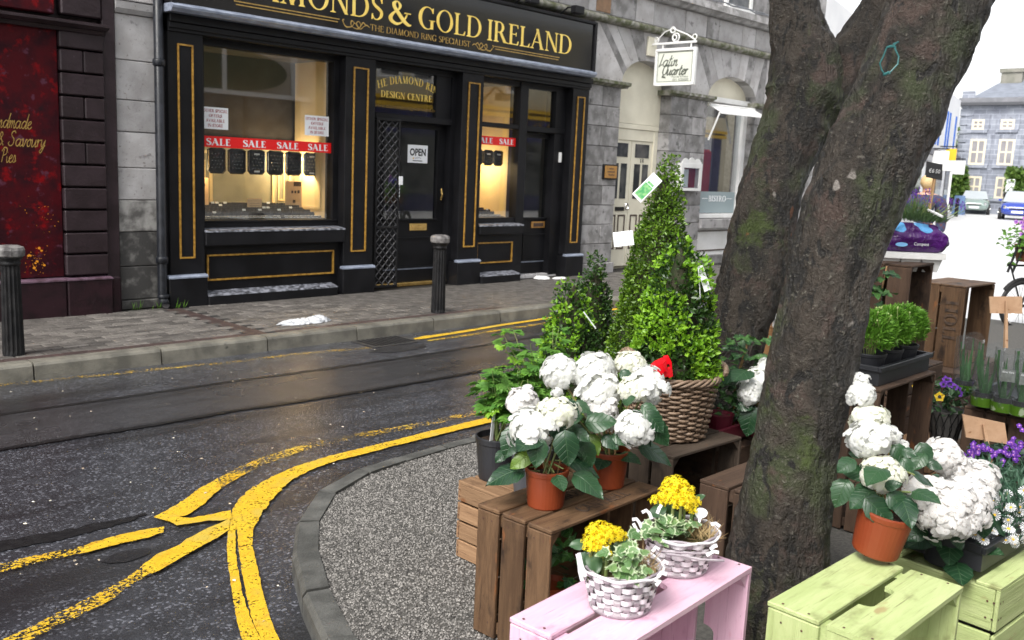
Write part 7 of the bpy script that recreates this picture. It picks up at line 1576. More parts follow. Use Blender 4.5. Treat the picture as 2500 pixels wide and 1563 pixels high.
# ------------------------------------------------------------------ bagged aloes on the side-lying crate
AT = at(2352, 990, 4.86); tray('black_tray', 'black tray of bagged aloe plants at the right edge', (5.02, 1.14, .523), 0, .66, .36, .075, BLKPOT)
AL = leaf_template('aloe', ALOE, .13, .12, 8, 4)
FILM = pane_mat('clear_plastic_film', (.9, .92, .93), 2.0, .9, .03); GREENLB = mat('green_sleeve_print', (.06, .14, .01), (.3, .36, .24), 14, rough=.35, lo=.55, hi=.6); GREYLB = mat('grey_sleeve_print', (.16, .175, .165), (.1, .11, .1), 40, rough=.4)
for k, (px, py, d, lab) in enumerate(((2352, 968, 5.0, 'leftmost, in front of the stencilled crate'), (2402, 975, 4.72, 'second from left'), (2452, 980, 4.62, 'under the small plain sign'), (2500, 975, 4.55, 'cut by the right edge'))):
    b = at(px, py, d); b.z = .538; t = thing('bagged_aloe', 'potted aloe in a clear printed plastic sleeve, ' + lab, 'potted plant', tuple(b), 0, 'bagged aloes')
    M().lathe([(.042, 0), (.052, .075), (.048, .075), (.045, .06), (.001, .06)], 18).part('pot', BLKPOT, t, world=False)
    for q in range(5):
        a = 2.4 * q + k; dd = Vector((cos(a) * .34, sin(a) * .34, 1)); leaf_obj(t, AL, Vector(b) + Vector((cos(a) * .012, sin(a) * .012, .06)), dd, Vector((cos(a), sin(a), -.2)), U(.17, .27), 'leaf')
    m = M(); n = 28
    for j in range(9):
        v = j / 8
        for i in range(n): a = 2 * pi * i / n; rr = (.057 + .035 * v) * (1 + .05 * noise.noise(Vector((cos(a) * 2, sin(a) * 2, v * 3 + k)))); m.v.append((rr * cos(a), rr * sin(a) * (1 - .3 * v), .002 + v * .31 + (.012 * cos(2 * a + k) if j == 8 else 0)))
    for j in range(8):
        for i in range(n): m.f.append((j * n + i, j * n + (i + 1) % n, (j + 1) * n + (i + 1) % n, (j + 1) * n + i))
    m.part('sleeve', FILM, t, world=False, smooth=True)
    M().lathe([(.0585, .004), (.0635, .052)], 26, cap=False).part('green_band', GREENLB, t, world=False)
    vd = (CAM - b); vd.z = 0; vd.normalize(); sd = Vector((-vd.y, vd.x, 0)); c = b + vd * .082 + sd * -.0
    if k >= 2:
        m = M(); m.add([tuple(c + sd * x + Vector((0, 0, z))) for x, z in ((-.03, .165), (.034, .165), (.034, .225), (-.03, .225))], [(0, 1, 2, 3)]); m.part('printed_label', GREYLB, t)
        font_text('Aloe Vera', 'lettering', .011, c + vd * .002 + sd * -.026 + Vector((0, 0, .208)), PAPER, t, .052, right=sd)
def stick_sign(lab, quad, d, stick, tilt=0):
    Q = [at(x, y, d) for x, y in quad]; t = thing('plain_wood_sign', lab, 'price sign', tuple(at(*stick[1], d))); n_ = (Q[1] - Q[0]).cross(Q[3] - Q[0]).normalized() * .008
    M().add([tuple(p) for p in Q] + [tuple(p + n_) for p in Q], [(0, 1, 2, 3), (7, 6, 5, 4), (0, 4, 5, 1), (1, 5, 6, 2), (2, 6, 7, 3), (3, 7, 4, 0)]).part('board', WOODSG, t)
    m = M(); m.tube([at(*stick[0], d - .012), at(*stick[1], d - .012)], [.0075, .012], 4); m.part('stick', WOODSG, t); return t
stick_sign('larger blank wooden price sign seen from behind, above the purple bellflowers', ((2350, 1011), (2453, 1033), (2461, 1085), (2359, 1068)), 3.9, ((2401, 1036), (2420, 1142)))
stick_sign('smaller blank wooden price sign seen from behind, above the bagged aloes', ((2416, 724), (2496, 724), (2496, 766), (2418, 765)), 4.75, ((2457, 735), (2455, 850)))
# ------------------------------------------------------------------ pansies in a wire basket, bellflowers, daisies
def viola(c, r, mt, mt2, m1, m2, face):
    f = Vector(face).normalized(); u = f.orthogonal().normalized(); q = f.cross(u)
    for k in range(5):
        a = 2 * pi * k / 5; d = u * cos(a) + q * sin(a); e = f.cross(d); m1.add([tuple(x) for x in (c, c + d * r * .6 + e * r * .55 + f * .003, c + d * r * 1.05, c + d * r * .6 - e * r * .55 + f * .003)], [(0, 1, 2, 3)])
    m2.add([tuple(c + f * .005 + (u * cos(a) + q * sin(a)) * r * .34) for a in [2 * pi * k / 8 for k in range(8)]], [tuple(range(8))])
PB = thing('pansy_basket', 'wire basket of yellow and purple pansies below the aloe tray', 'flower basket', tuple(at(2303, 1075, 5.0)))
pb = at(2303, 1075, 5.0); m = M()
M().lathe([(.06, .0), (.095, .17), (.09, .17), (.001, .15)], 24, tuple(pb)).part('liner', mat('grey_liner', (.06, .058, .055), (.09, .085, .08), 20, rough=.8), PB)
for s_ in (1, -1):
    for k in range(14): a = 2 * pi * k / 14; m.tube([pb + Vector((.065 * cos(a), .065 * sin(a), 0)), pb + Vector((.082 * cos(a + s_ * .3), .082 * sin(a + s_ * .3), .085)), pb + Vector((.098 * cos(a), .098 * sin(a), .17))], .002, 4)
m.part('wire', IRON, PB)
fm = M(); m1, m2, m3 = M(), M(), M()
for k in range(150): p = pb + Vector((random.gauss(0, .07), random.gauss(0, .07), .16 + U(0, .14))); fm.leaf(p, (U(-1, 1), U(-1, 1), U(-.2, 1)), (U(-1, 1), U(-1, 1), 1), U(.03, .055), .028)
fm.part('foliage', HERB if False else KALLEAF, PB); tocam = (CAM - pb).normalized()
viola(at(2294, 969, 4.88), .026, 0, 0, m1, m3, tocam); viola(at(2237, 945, 4.95), .022, 0, 0, m1, m3, tocam); viola(at(2265, 985, 4.95), .016, 0, 0, m1, m3, tocam)
for x, y in ((2305, 930), (2318, 938), (2330, 945), (2340, 952), (2312, 926), (2346, 958), (2324, 940), (2300, 940)): viola(at(x + U(-4, 4), y + U(-4, 4), 4.9), .02, 0, 0, m2, m3, tocam + Vector((U(-.5, .5), U(-.5, .5), U(-.3, .6))))
m1.part('yellow_petals', PANSY, PB); m2.part('purple_petals', PURPLE, PB); m3.part('dark_centre', BLKINK, PB)
BF = thing('bellflower_pots', 'dark leaved purple bellflowers in black pots at the right edge', 'flowers', (4.15, .78, .27))
bf = at(2440, 1125, 3.95); M().lathe([(.07, 0), (.09, .13), (.001, .12)], 20, (4.02, .82, .27)).part('pot', BLKPOT, BF); M().lathe([(.07, 0), (.09, .13), (.001, .12)], 20, (4.22, .72, .27)).part('pot', BLKPOT, BF)
fm = M(); m2 = M(); m3 = M()
for k in range(330):
    p = at(U(2365, 2520), U(1085, 1200), 3.95 + U(-.1, .15)); fm.leaf(p, (U(-1, 1), U(-1, 1), U(-.5, .7)), (CAM - p).normalized() + Vector((U(-.8, .8), U(-.8, .8), U(-.3, .8))), U(.03, .05), .032)
fm.part('foliage', mat('grey_green_leaf', (.045, .085, .055), (.025, .055, .032), 12, rough=.5, island=.4), BF)
for x, y in [(2380 + random.gauss(0, 13), 1100 + random.gauss(0, 9)) for k in range(22)] + [(2476 + random.gauss(0, 15), 1100 + random.gauss(0, 14)) for k in range(30)] + [(2430 + random.gauss(0, 10), 1108 + random.gauss(0, 6)) for k in range(8)] + [(2488, 1040), (2495, 1050)]:
    p = at(x, y, 3.85); viola(p, .0115, 0, 0, m2, m3, (CAM - p).normalized() + Vector((U(-.7, .7), U(-.7, .7), U(-.2, .8))))
m2.part('purple_petals', PURPLE, BF)['kind'] = 'stuff'; m3.part('pale_centre', LILAC, BF)['kind'] = 'stuff'
DT = tray('black_tray', 'black plastic tray of white daisies on the upright green crate', (2.845, .775, .512), radians(-4), .56, .25, .08, BLKPOT)
DS = thing('daisy_plants', 'dense white marguerite daisies filling the black tray', 'flowers', tuple(at(2450, 1300, 2.95)))
dm = M(); cm = M(); o0 = Vector((2.845, .775, 0))
fl_ = []
for k in range(1500):
    p = Vector((U(3.0, 3.42), U(.73, 1.0), U(.56, .70))); fl_.append(p)
P = np.array([tuple(p) for p in fl_]); n = len(P); o = inst('foliage', leaves_np('foliage', P, RNG.normal(0, .7, (n, 3)) + np.array([0, 0, .9]), RNG.normal(size=(n, 3)), RNG.uniform(.03, .055, n), RNG.uniform(.006, .011, n), leafmat('daisy_leaf', (.04, .1, .06), (.08, .16, .1), island=True, rough=.55)), DS, None, True); o['kind'] = 'stuff'
dpet = M(); 
for k in range(15): a = 2 * pi * k / 15; dpet.add([(.15 * cos(a - .1), .15 * sin(a - .1), .02), (cos(a - .12), sin(a - .12), U(-.08, .12)), (1.04 * cos(a), 1.04 * sin(a), U(-.08, .1)), (cos(a + .12), sin(a + .12), U(-.08, .12)), (.15 * cos(a + .1), .15 * sin(a + .1), .02)], [(0, 1, 2, 3, 4)])
dmesh = dpet.mesh('daisy', DAISY); dcm = M().lathe([(.27, .0), (.24, .1), (.1, .16), (.001, .17)], 10).mesh('daisy_centre', YELLOW)
for k in range(96):
    if k < 78: p = at(U(2395, 2520), U(1195, 1335), 2.85 + U(-.1, .25))
    else: p = at(U(2440, 2520), U(1185, 1210), 3.15)
    if k < 4: p = at((2381, 2400, 2420, 2405)[k], (1305, 1318, 1295, 1270)[k], 2.72)
    f = ((CAM - p).normalized() * .7 + Vector((U(-.6, .6), U(-.6, .6), U(.3, 1.1)))).normalized(); q = f.to_track_quat('Z', 'Y').to_matrix().to_4x4(); s_ = U(.013, .019)
    d_ = inst('daisy', dmesh, DS, Matrix.Translation(p) @ q @ Matrix.Rotation(U(0, 6), 4, 'Z') @ Matrix.Scale(s_, 4), True); inst('daisy_centre', dcm, d_)
# ------------------------------------------------------------------ bicycle with a planter on its rack
BY = thing('bicycle', 'old black bicycle with a planter on its front rack at the right edge', 'bicycle', tuple(at(2490, 790, 10.8)))
bo = at(2486, 790, 10.8); bo.z = .02; d_ = (tr_ * .97 + tf_ * .25).normalized(); zz = Vector((0, 0, 1)); R_ = .275
def wheel(c):
    ty = M(); ty.tube([c + d_ * R_ * cos(a) + zz * R_ * sin(a) for a in [2 * pi * k / 48 for k in range(48)]], .02, 8, closed=True); wt = ty.part('wheel', RUBBER, BY)
    M().tube([c + d_ * (R_ - .025) * cos(a) + zz * (R_ - .025) * sin(a) for a in [2 * pi * k / 48 for k in range(48)]], .01, 6, closed=True).part('rim', IRON, wt, world=False)
    s_ = M(); nn = d_.cross(zz)
    for k in range(24): a = 2 * pi * k / 24; s_.tube([c + nn * (.02 if k % 2 else -.02), c + d_ * (R_ - .03) * cos(a) + zz * (R_ - .03) * sin(a)], .0022, 4)
    s_.part('spokes', CHROME, wt, world=False); M().tube([c - nn * .04, c + nn * .04], .018, 8).part('hub', IRON, wt, world=False)
    M().tube([c + d_ * (R_ + .03) * cos(a) + zz * (R_ + .03) * sin(a) for a in [pi * (-.1 + .9 * k / 20) for k in range(21)]], .022, 6).part('mudguard', IRON, BY)
w1 = bo + zz * (R_ + .02); w2 = w1 + d_ * .98; wheel(w1); wheel(w2)
bb = w1 + d_ * .58 - zz * .02; hd_ = w1 + d_ * .2 + zz * .42; st_ = bb + d_ * -.0 + d_ * .12 + zz * .45
for nm, pts, r in (('fork', [w1, w1 + d_ * .12 + zz * .3, hd_], .014), ('head_tube', [hd_ - zz * .1, hd_ + zz * .16 + d_ * .04], .018), ('top_tube', [hd_, st_], .015), ('down_tube', [hd_ - zz * .08, bb], .016), ('seat_tube', [bb, st_ + zz * .1], .015), ('chain_stay', [bb, w2], .011), ('seat_stay', [st_, w2], .011), ('handlebar', [hd_ + zz * .2 + d_.cross(zz) * .26 + d_ * .15, hd_ + zz * .24 + d_.cross(zz) * .1, hd_ + zz * .24 - d_.cross(zz) * .1, hd_ + zz * .2 - d_.cross(zz) * .26 + d_ * .15], .012), ('rack_stay', [w1, w1 + zz * .48 - d_ * .22], .01), ('rack_stay', [w1 + zz * .38 - d_ * .24, w1 + zz * .82 - d_ * .1], .014), ('rack_stay', [w1 + zz * .38 - d_ * .17, w1 + zz * .78 - d_ * .02], .012), ('rack', [w1 + zz * .46 - d_ * .25, w1 + zz * .46 + d_ * .2], .012)):
    M().tube(pts, r, 8).part(nm, IRON, BY)
M().lathe([(.001, 0), (.1, .02), (.09, .05), (.001, .06)], 14, tuple(st_ + zz * .1)).part('saddle', RUBBER, BY)
PL = thing('bicycle_planter', 'brown planter of blue and pink flowers on the bicycle rack', 'planter', tuple(w1 + zz * .5)); m = M(); pc = w1 + zz * .5 + d_ * .15
vs = [pc + d_ * a + d_.cross(zz) * b + zz * c for c, s_ in ((0, .85), (.2, 1)) for a, b in ((-.22 * s_, -.14 * s_), (.22 * s_, -.14 * s_), (.22 * s_, .14 * s_), (-.22 * s_, .14 * s_))]
m.add([tuple(v) for v in vs], [(3, 2, 1, 0), (4, 5, 6, 7), (0, 1, 5, 4), (1, 2, 6, 5), (2, 3, 7, 6), (3, 0, 4, 7)]); m.part('box', mat('brown_planter', (.2, .07, .03), (.14, .05, .022), 8, rough=.6), PL)
fm, m2, m3, m4 = M(), M(), M(), M()
for k in range(420): p = pc + d_ * random.gauss(-.02, .19) + d_.cross(zz) * random.gauss(0, .1) + zz * (.24 + random.gauss(0, .08)); fm.leaf(p, (U(-1, 1), U(-1, 1), U(-.7, .8)), (U(-1, 1), U(-1, 1), 1), U(.04, .075), .045)
for k in range(26): p = pc + d_ * U(-.42, -.2) + zz * U(-.05, .3); fm.leaf(p, (U(-1, 1), U(-1, 1), U(-.7, .3)), (U(-1, 1), U(-1, 1), 1), U(.05, .08), .06)
fm.part('foliage', HERB if False else AQLEAF, PL)['kind'] = 'stuff'
for k in range(60): p = pc + d_ * random.gauss(.02, .09) + d_.cross(zz) * random.gauss(0, .05) + zz * (.40 + random.gauss(0, .04)); viola(p, .035, 0, 0, m2, m3, (CAM - p).normalized() + Vector((U(-.8, .8), U(-.8, .8), U(0, 1))))
for k in range(18): p = pc + d_ * (-.22 + random.gauss(0, .05)) + zz * (.42 + random.gauss(0, .08)); viola(p, .028, 0, 0, m4, m3, (CAM - p).normalized() + Vector((U(-.8, .8), U(-.8, .8), U(0, 1))))
m2.part('blue_petals', BLUEPET, PL); m4.part('pink_petals', LILAC, PL); m3.part('flower_centre', PURPLE, PL)

# ------------------------------------------------------------------ background: street, buildings, cars, person
FARST = mat('far_grey_stone', (.3, .32, .37), (.22, .235, .28), 1.2, rough=.85, bump=.4, bsc=6, bdist=.05, spots=[((.16, .17, .2), 2.2, .6, .75)])
SLATE = mat('slate_roof', (.2, .22, .26), (.15, .165, .2), 2, st=(1, 1, 4), rough=.6); FARWH = mat('far_white_render', (.8, .8, .8), (.74, .74, .75), 1, rough=.7)
FARBL = mat('far_blue_paint', (.03, .13, .5), rough=.5); CREAMF = mat('far_cream_frame', (.68, .61, .46), rough=.6); BLINDS = mat('far_window_blind', (.3, .29, .3), (.22, .21, .22), .6, rough=.3)
def far_course():
    nt = FARST.node_tree; b = nt.nodes['Principled BSDF']; src = b.inputs['Base Color'].links[0].from_socket; tc = _n(nt, 'ShaderNodeTexCoord'); sp = _n(nt, 'ShaderNodeSeparateXYZ', {0: tc.outputs['Object']}); cb = _n(nt, 'ShaderNodeCombineXYZ', {0: sp.outputs[1], 1: sp.outputs[2]})
    br = _n(nt, 'ShaderNodeTexBrick', {'Vector': cb.outputs[0], 'Scale': 1.0, 'Mortar Size': .022, 'Brick Width': .8, 'Row Height': .32, 'Color1': (1, 1, 1, 1), 'Color2': (.72, .73, .75, 1), 'Mortar': (1.25, 1.25, 1.25, 1)})
    nt.links.new(mixc(nt, 1.0, src, br.outputs[0], 'MULTIPLY'), b.inputs['Base Color'])
far_course()
GX = 66.0
GBG = thing('grey_stone_house', 'grey stone house with cream sash windows and slate roof at the end of the street', 'building', (GX, 10, 0))
y1 = 22.75; EZ = 6.95
M().box((GX, -8, 0), (GX + 9, y1, EZ)).part('wall', FARST, GBG)
for k in range(14): M().box((GX - .08, y1 - (.75 if k % 2 else .5), .1 + k * .56), (GX, y1 + .05, .1 + k * .56 + .5), .02).part('quoin', FARST, GBG)
M().box((GX - .45, -8, EZ), (GX + 9, y1 + .3, EZ + .18)).part('eaves', mat('dark_gutter', (.06, .062, .07), rough=.5), GBG); M().box((GX - .15, -8, EZ + .182), (GX + 9, y1 + .2, EZ + .5)).part('parapet', mat('grey_parapet', (.16, .165, .18), (.22, .22, .24), 2, rough=.8), GBG)
M().add([(GX + .3, -8, EZ + .5), (GX + .3, 22.4, EZ + .5), (GX + 3.2, 21.3, EZ + 1.95), (GX + 3.2, -8, EZ + 1.95), (GX + 8, 22.4, EZ + .5), (GX + 8, -8, EZ + .5)], [(0, 1, 2, 3), (1, 4, 2), (3, 2, 4, 5)]).part('roof', SLATE, GBG)
chm = M(); chm.box((GX + 2.6, 20.1, EZ + 1.2), (GX + 3.8, 21.4, EZ + 2.35)); chm.box((GX + 2.5, 20.0, EZ + 2.352), (GX + 3.9, 21.5, EZ + 2.6)); chm.part('chimney', mat('chimney_render', (.24, .23, .2), (.17, .17, .14), 2, rough=.9), GBG)
def gz(px, py): 
    p = at(px, py, 1) - CAM; k = (GX - CAM.x) / p.x; return CAM + p * k
for a, b in (((2375, 292), (2402, 317)), ((2445, 292), (2476, 316)), ((2371, 340), (2402, 403)), ((2441, 340), (2472, 404)), ((2364, 430), (2392, 481)), ((2433, 432), (2464, 486)), ((2512, 340), (2542, 404)), ((2505, 434), (2535, 488))):
    p, q = gz(*a), gz(*b); ya, yb = max(p.y, q.y), min(p.y, q.y); za, zb_ = max(p.z, q.z), min(p.z, q.z)
    f = M(); s_ = .13; f.box((GX - .06, yb, zb_), (GX + .02, yb + s_, za)); f.box((GX - .06, ya - s_, zb_), (GX + .02, ya, za)); f.box((GX - .06, yb + s_, zb_), (GX + .02, ya - s_, zb_ + s_)); f.box((GX - .06, yb + s_, za - s_), (GX + .02, ya - s_, za)); f.box((GX - .055, (ya + yb) / 2 - .05, zb_ + s_), (GX + .02, (ya + yb) / 2 + .05, za - s_)); f.box((GX - .05, yb + s_, (za + zb_) / 2 - .05), (GX + .02, ya - s_, (za + zb_) / 2 + .05)); wf = f.part('window', CREAMF, GBG)
    M().box((GX - .03, yb + s_, zb_ + s_), (GX - .01, ya - s_, za - s_)).part('pane', BLINDS, wf, world=False); M().box((GX - .12, yb - .25, zb_ - .2), (GX, ya + .25, zb_)).part('sill', FARST, wf, world=False); M().box((GX - .05, ya, zb_), (GX - .01, ya + .3, za + .3)).part('surround', FARST, wf, world=False); M().box((GX - .05, yb - .3, zb_), (GX - .01, yb, za + .3)).part('surround', FARST, wf, world=False)
def creeper(lab, px0, px1, py0, py1, n):
    t = thing('wall_creeper', lab, 'climbing plant', tuple(gz((px0 + px1) / 2, py1))); P = []
    for k in range(n):
        p = gz(U(px0, px1), U(py0, py1)); p.x = GX - U(.1, .9); P.append(tuple(p))
    P = np.array(P); o = inst('foliage', leaves_np('foliage', P, RNG.normal(0, 1, (n, 3)), RNG.normal(size=(n, 3)) + np.array([-1, 0, .5]), RNG.uniform(.25, .45, n), RNG.uniform(.18, .3, n), LAVLEAF if False else leafmat('creeper_leaf', (.05, .11, .015), (.12, .2, .03), island=True, rough=.6)), t, None, True); o['kind'] = 'stuff'
creeper('green creeper covering the left corner of the grey stone house', 2320, 2362, 408, 492, 1500); creeper('green creeper beside the right ground floor window of the grey house', 2470, 2500, 415, 478, 1100)
yel = creeper('thin yellow green growth down the far corner of the white building', 2326, 2335, 300, 400, 260)
tag(M().box((GX - 1.0, gz(2478, 455).y - .25, gz(2478, 460).z - .25), (GX - .9, gz(2478, 455).y + .25, gz(2478, 450).z + .3)).part('wall_notice', PAPER), 'white notice among the creeper on the grey stone house', 'notice')
HA = radians(13.2); hv = Vector((cos(HA), sin(HA), 0)); hn = Vector((sin(HA), -cos(HA), 0)); we = at(2328, 400, 55); we.z = 0
WBG = thing('white_shop_building', 'white shop building with blue window strips along the left of the street', 'building', tuple(we))
def wbx_(m, s0, s1, z0, z1, o0, o1): 
    vs = [we + hv * s + hn * o + Vector((0, 0, z)) for z in (z0, z1) for s, o in ((s0, o0), (s1, o0), (s1, o1), (s0, o1))]; return m.add([tuple(v) for v in vs], [(3, 2, 1, 0), (4, 5, 6, 7), (0, 1, 5, 4), (1, 2, 6, 5), (2, 3, 7, 6), (3, 0, 4, 7)])
wbx_(M(), -36, 0, 0, 6.6, -8, 0).part('wall', FARWH, WBG); wbx_(M(), -36, .1, 3.15, 3.4, 0, .35).part('shop_cornice', mat('far_dark_cornice', (.12, .12, .14), rough=.6), WBG)
for k in range(9): wbx_(M(), -1.6 - k * 2.0 - (k % 2) * .9, -1.35 - k * 2.0 - (k % 2) * .9, 3.7, 5.6, 0, .06).part('window_strip', FARBL, WBG)
for k in range(7): f = wbx_(M(), -3.6 - k * 4, -1.2 - k * 4, .6, 2.7, 0, .05).part('shop_window', DARKGL, WBG); wbx_(M(), -3.8 - k * 4, -1.0 - k * 4, 2.7, 2.85, 0, .12).part('lintel', mat('far_grey_lintel', (.4, .4, .42), rough=.6) if k == 0 else MATS['far_grey_lintel'], WBG)
for k, (s0, z0, w_, h_, c) in enumerate(((-3, 2.35, .6, .75, WHITEP), (-7, 3.0, .5, .6, YELLOW), (-12, 2.7, .7, .6, WHITEP))):
    hs_ = thing('hanging_sign', ('white', 'yellow', 'second white, nearer')[k] + ' projecting shop sign on the white building', 'sign', tuple(we + hv * s0)); m = M(); vs = [we + hv * s + hn * o + Vector((0, 0, z)) for z in (z0, z0 + h_) for s, o in ((s0, .3), (s0 + .12, .3), (s0 + .12, .3 + w_), (s0, .3 + w_))]; m.add([tuple(v) for v in vs], [(3, 2, 1, 0), (4, 5, 6, 7), (0, 1, 5, 4), (1, 2, 6, 5), (2, 3, 7, 6), (3, 0, 4, 7)]); m.part('board', c, hs_); M().tube([we + hv * s0 + hn * 0 + Vector((0, 0, z0 + h_ + .1)), we + hv * s0 + hn * (.3 + w_) + Vector((0, 0, z0 + h_ + .1))], .03, 6).part('bracket', IRON, hs_)
def car(label, gp, yaw, col, hgt=1.45, L=4.2, W=1.75):
    t = thing('parked_car', label, 'car', tuple(gp), yaw, 'cars parked before the grey house')
    st = [(0, .35, .62, .60), (.08, .28, .80, .76), (.9, .22, .95, .84), (1.25, .2, 1.0, .86), (3.2, .2, 1.0, .87), (3.9, .22, .98, .84), (4.15, .3, .85, .74)]; m = M(); n = 14
    for x, zb, zt, hw in st:
        for k in range(n):
            a = 2 * pi * k / n; cy = abs(cos(a)) ** .5 * (1 if cos(a) > 0 else -1); sz_ = abs(sin(a)) ** .6 * (1 if sin(a) > 0 else -1); m.v.append((x * L / 4.2, cy * hw * W / 1.74, (zb + zt) / 2 + sz_ * (zt - zb) / 2))
    for i in range(len(st) - 1):
        for k in range(n): m.f.append((i * n + k, i * n + (k + 1) % n, (i + 1) * n + (k + 1) % n, (i + 1) * n + k))
    m.f.append(tuple(range(n))[::-1]); m.f.append(tuple(range((len(st) - 1) * n, len(st) * n))); bd = m.part('body', col, t, world=False, smooth=True)
    g = M(); x0, x1, x2, x3 = 1.0, 1.75, 3.1, 3.95; g.add([(x0, -.76, .95), (x0, .76, .95), (x1, .6, hgt), (x1, -.6, hgt), (x2, -.6, hgt), (x2, .6, hgt), (x3, .74, .97), (x3, -.74, .97)], [(3, 2, 5, 4)]); g.part('roof', col, t, world=False)
    w_ = M(); w_.add([(x0, -.76, .955), (x0, .76, .955), (x1, .6, hgt - .01), (x1, -.6, hgt - .01)], [(0, 1, 2, 3)]); w_.part('windscreen', CARGL, t, world=False)
    s_ = M(); s_.add([(x0 + .1, -.75, .96), (x1, -.61, hgt - .02), (x2, -.61, hgt - .02), (x3, -.74, .97)], [(0, 1, 2, 3)]); s_.add([(x0 + .1, .75, .96), (x1, .61, hgt - .02), (x2, .61, hgt - .02), (x3, .74, .97)], [(3, 2, 1, 0)]); s_.add([(x2, -.6, hgt - .01), (x2, .6, hgt - .01), (x3, .74, .96), (x3, -.74, .96)], [(0, 1, 2, 3)]); s_.part('side_window', DARKGL, t, world=False)
    for x in (.8, 3.35):
        for y in (-.82, .82): 
            wm = M(); wm.tube([(x, y - .09, .31), (x, y + .09, .31)], .31, 20); wo_ = wm.part('wheel', RUBBER, t, world=False); M().tube([(x, y - .1, .31), (x, y + .1, .31)], .18, 14).part('hub', CHROME, wo_, world=False)
    for y in (-.6, .6): M().ball((.1, y, .66), .11, 10, 6).part('headlight', CHROME, t, world=False)
    M().box((-.03, -.28, .38), (.02, .28, .5)).part('number_plate', PAPER, t, world=False); M().box((-.005, -.4, .56), (.05, .4, .64)).part('grille', IRON, t, world=False)
    for y in (-.9, .9): M().box((1.15, y - .08, .98), (1.28, y + .08, 1.1), .02).part('wing_mirror', col, t, world=False)
CARGL = mat('bright_windscreen', (.35, .38, .4), rough=.05)
cg = [mat(n_, c, rough=.25, coat=.6) for n_, c in (('green_car_paint', (.2, .26, .24)), ('white_car_paint', (.75, .76, .78)), ('blue_car_paint', (.02, .05, .32)))]
c_ = at(2376, 519, 58); c_.z = .02; car('silver green saloon car parked head-on before the grey house', c_, HEAD - radians(26), cg[0])
c_ = at(2425, 519, 62); c_.z = .02; car('white car tucked between the green and the blue cars', c_, HEAD - radians(27), cg[1], 1.5)
c_ = at(2482, 528, 50); c_.z = .02; car('blue car with bright windscreen parked at the right edge', c_, HEAD - radians(28), cg[2], 1.55)
for px, lab, h in ((2335, 'black street bollard left of the green car', .9), (2450, 'black post between the white and blue cars', 1.3)):
    p = at(px, 515, 52); tag(M().lathe([(.1, 0), (.1, h), (.13, h + .02), (.06, h + .12), (.001, h + .14)], 12, (p.x, p.y, .02)).part('street_bollard', IRON), lab, 'bollard')
sp = at(2312, 505, 46); pl = thing('street_pole', 'slim white street pole in front of the white shop building', 'pole', (sp.x, sp.y, .02)); M().tube([(sp.x, sp.y, .02), (sp.x, sp.y, 2.9)], .06, 8).part('pole', WHITEP, pl); M().box((sp.x - .1, sp.y - .4, 2.4), (sp.x - .06, sp.y + .4, 2.9)).part('plate', WHITEP, pl)
ab = at(2337, 503, 56); t = thing('a_board', 'blue pavement sign before the creeper covered corner', 'sign', (ab.x, ab.y, .02)); M().add([(ab.x, ab.y - .3, .02), (ab.x, ab.y + .3, .02), (ab.x + .3, ab.y + .3, 1.15), (ab.x + .3, ab.y - .3, 1.15), (ab.x + .6, ab.y - .3, .02), (ab.x + .6, ab.y + .3, .02)], [(0, 1, 2, 3), (3, 2, 5, 4), (0, 3, 4), (1, 5, 2)]).part('panel', mat('dull_blue_panel', (.12, .2, .36), rough=.5), t)
# person walking away
PP = at(2262, 470, 14.6); PP.z = .02
pt = thing('person', 'person with short fair hair in a dark tartan jacket walking away up the street', 'person', tuple(PP)); yw = HEAD - radians(24)
def skin(name, vr, ed, mt, sub=2):
    me = bpy.data.meshes.new(name); me.from_pydata([v[:3] for v in vr], ed, []); me.materials.append(mt); o = bpy.data.objects.new(name, me); link(o, pt); o.matrix_basis = Matrix.Rotation(yw, 4, 'Z')
    o.modifiers.new('skin', 'SKIN'); sl_ = me.skin_vertices[0].data
    for i, v in enumerate(vr): sl_[i].radius = (v[3], v[4]); sl_[i].use_root = i == 0
    o.modifiers['skin'].use_smooth_shade = True; sm = o.modifiers.new('sub', 'SUBSURF'); sm.levels = sub; sm.render_levels = sub; return o
SKINM = mat('skin', (.5, .28, .2), rough=.5); HAIR = mat('fair_hair', (.5, .33, .14), (.6, .45, .25), 60, rough=.6); TROUS = mat('dark_trousers', (.02, .02, .025), rough=.8)
def tartan():
    m_ = bpy.data.materials.new('tartan_cloth'); m_.use_nodes = True; nt = m_.node_tree; b = nt.nodes['Principled BSDF']; ck = _n(nt, 'ShaderNodeTexChecker', {'Vector': coords(nt, rnd=False), 'Color1': (.03, .04, .1, 1), 'Color2': (.09, .035, .04, 1), 'Scale': 14}); c2 = _n(nt, 'ShaderNodeTexChecker', {'Vector': coords(nt, rnd=False), 'Scale': 29}).outputs[1]
    nt.links.new(mixc(nt, c2, ck.outputs[0], (.035, .045, .09)), b.inputs['Base Color']); b.inputs['Roughness'].default_value = .9; return m_
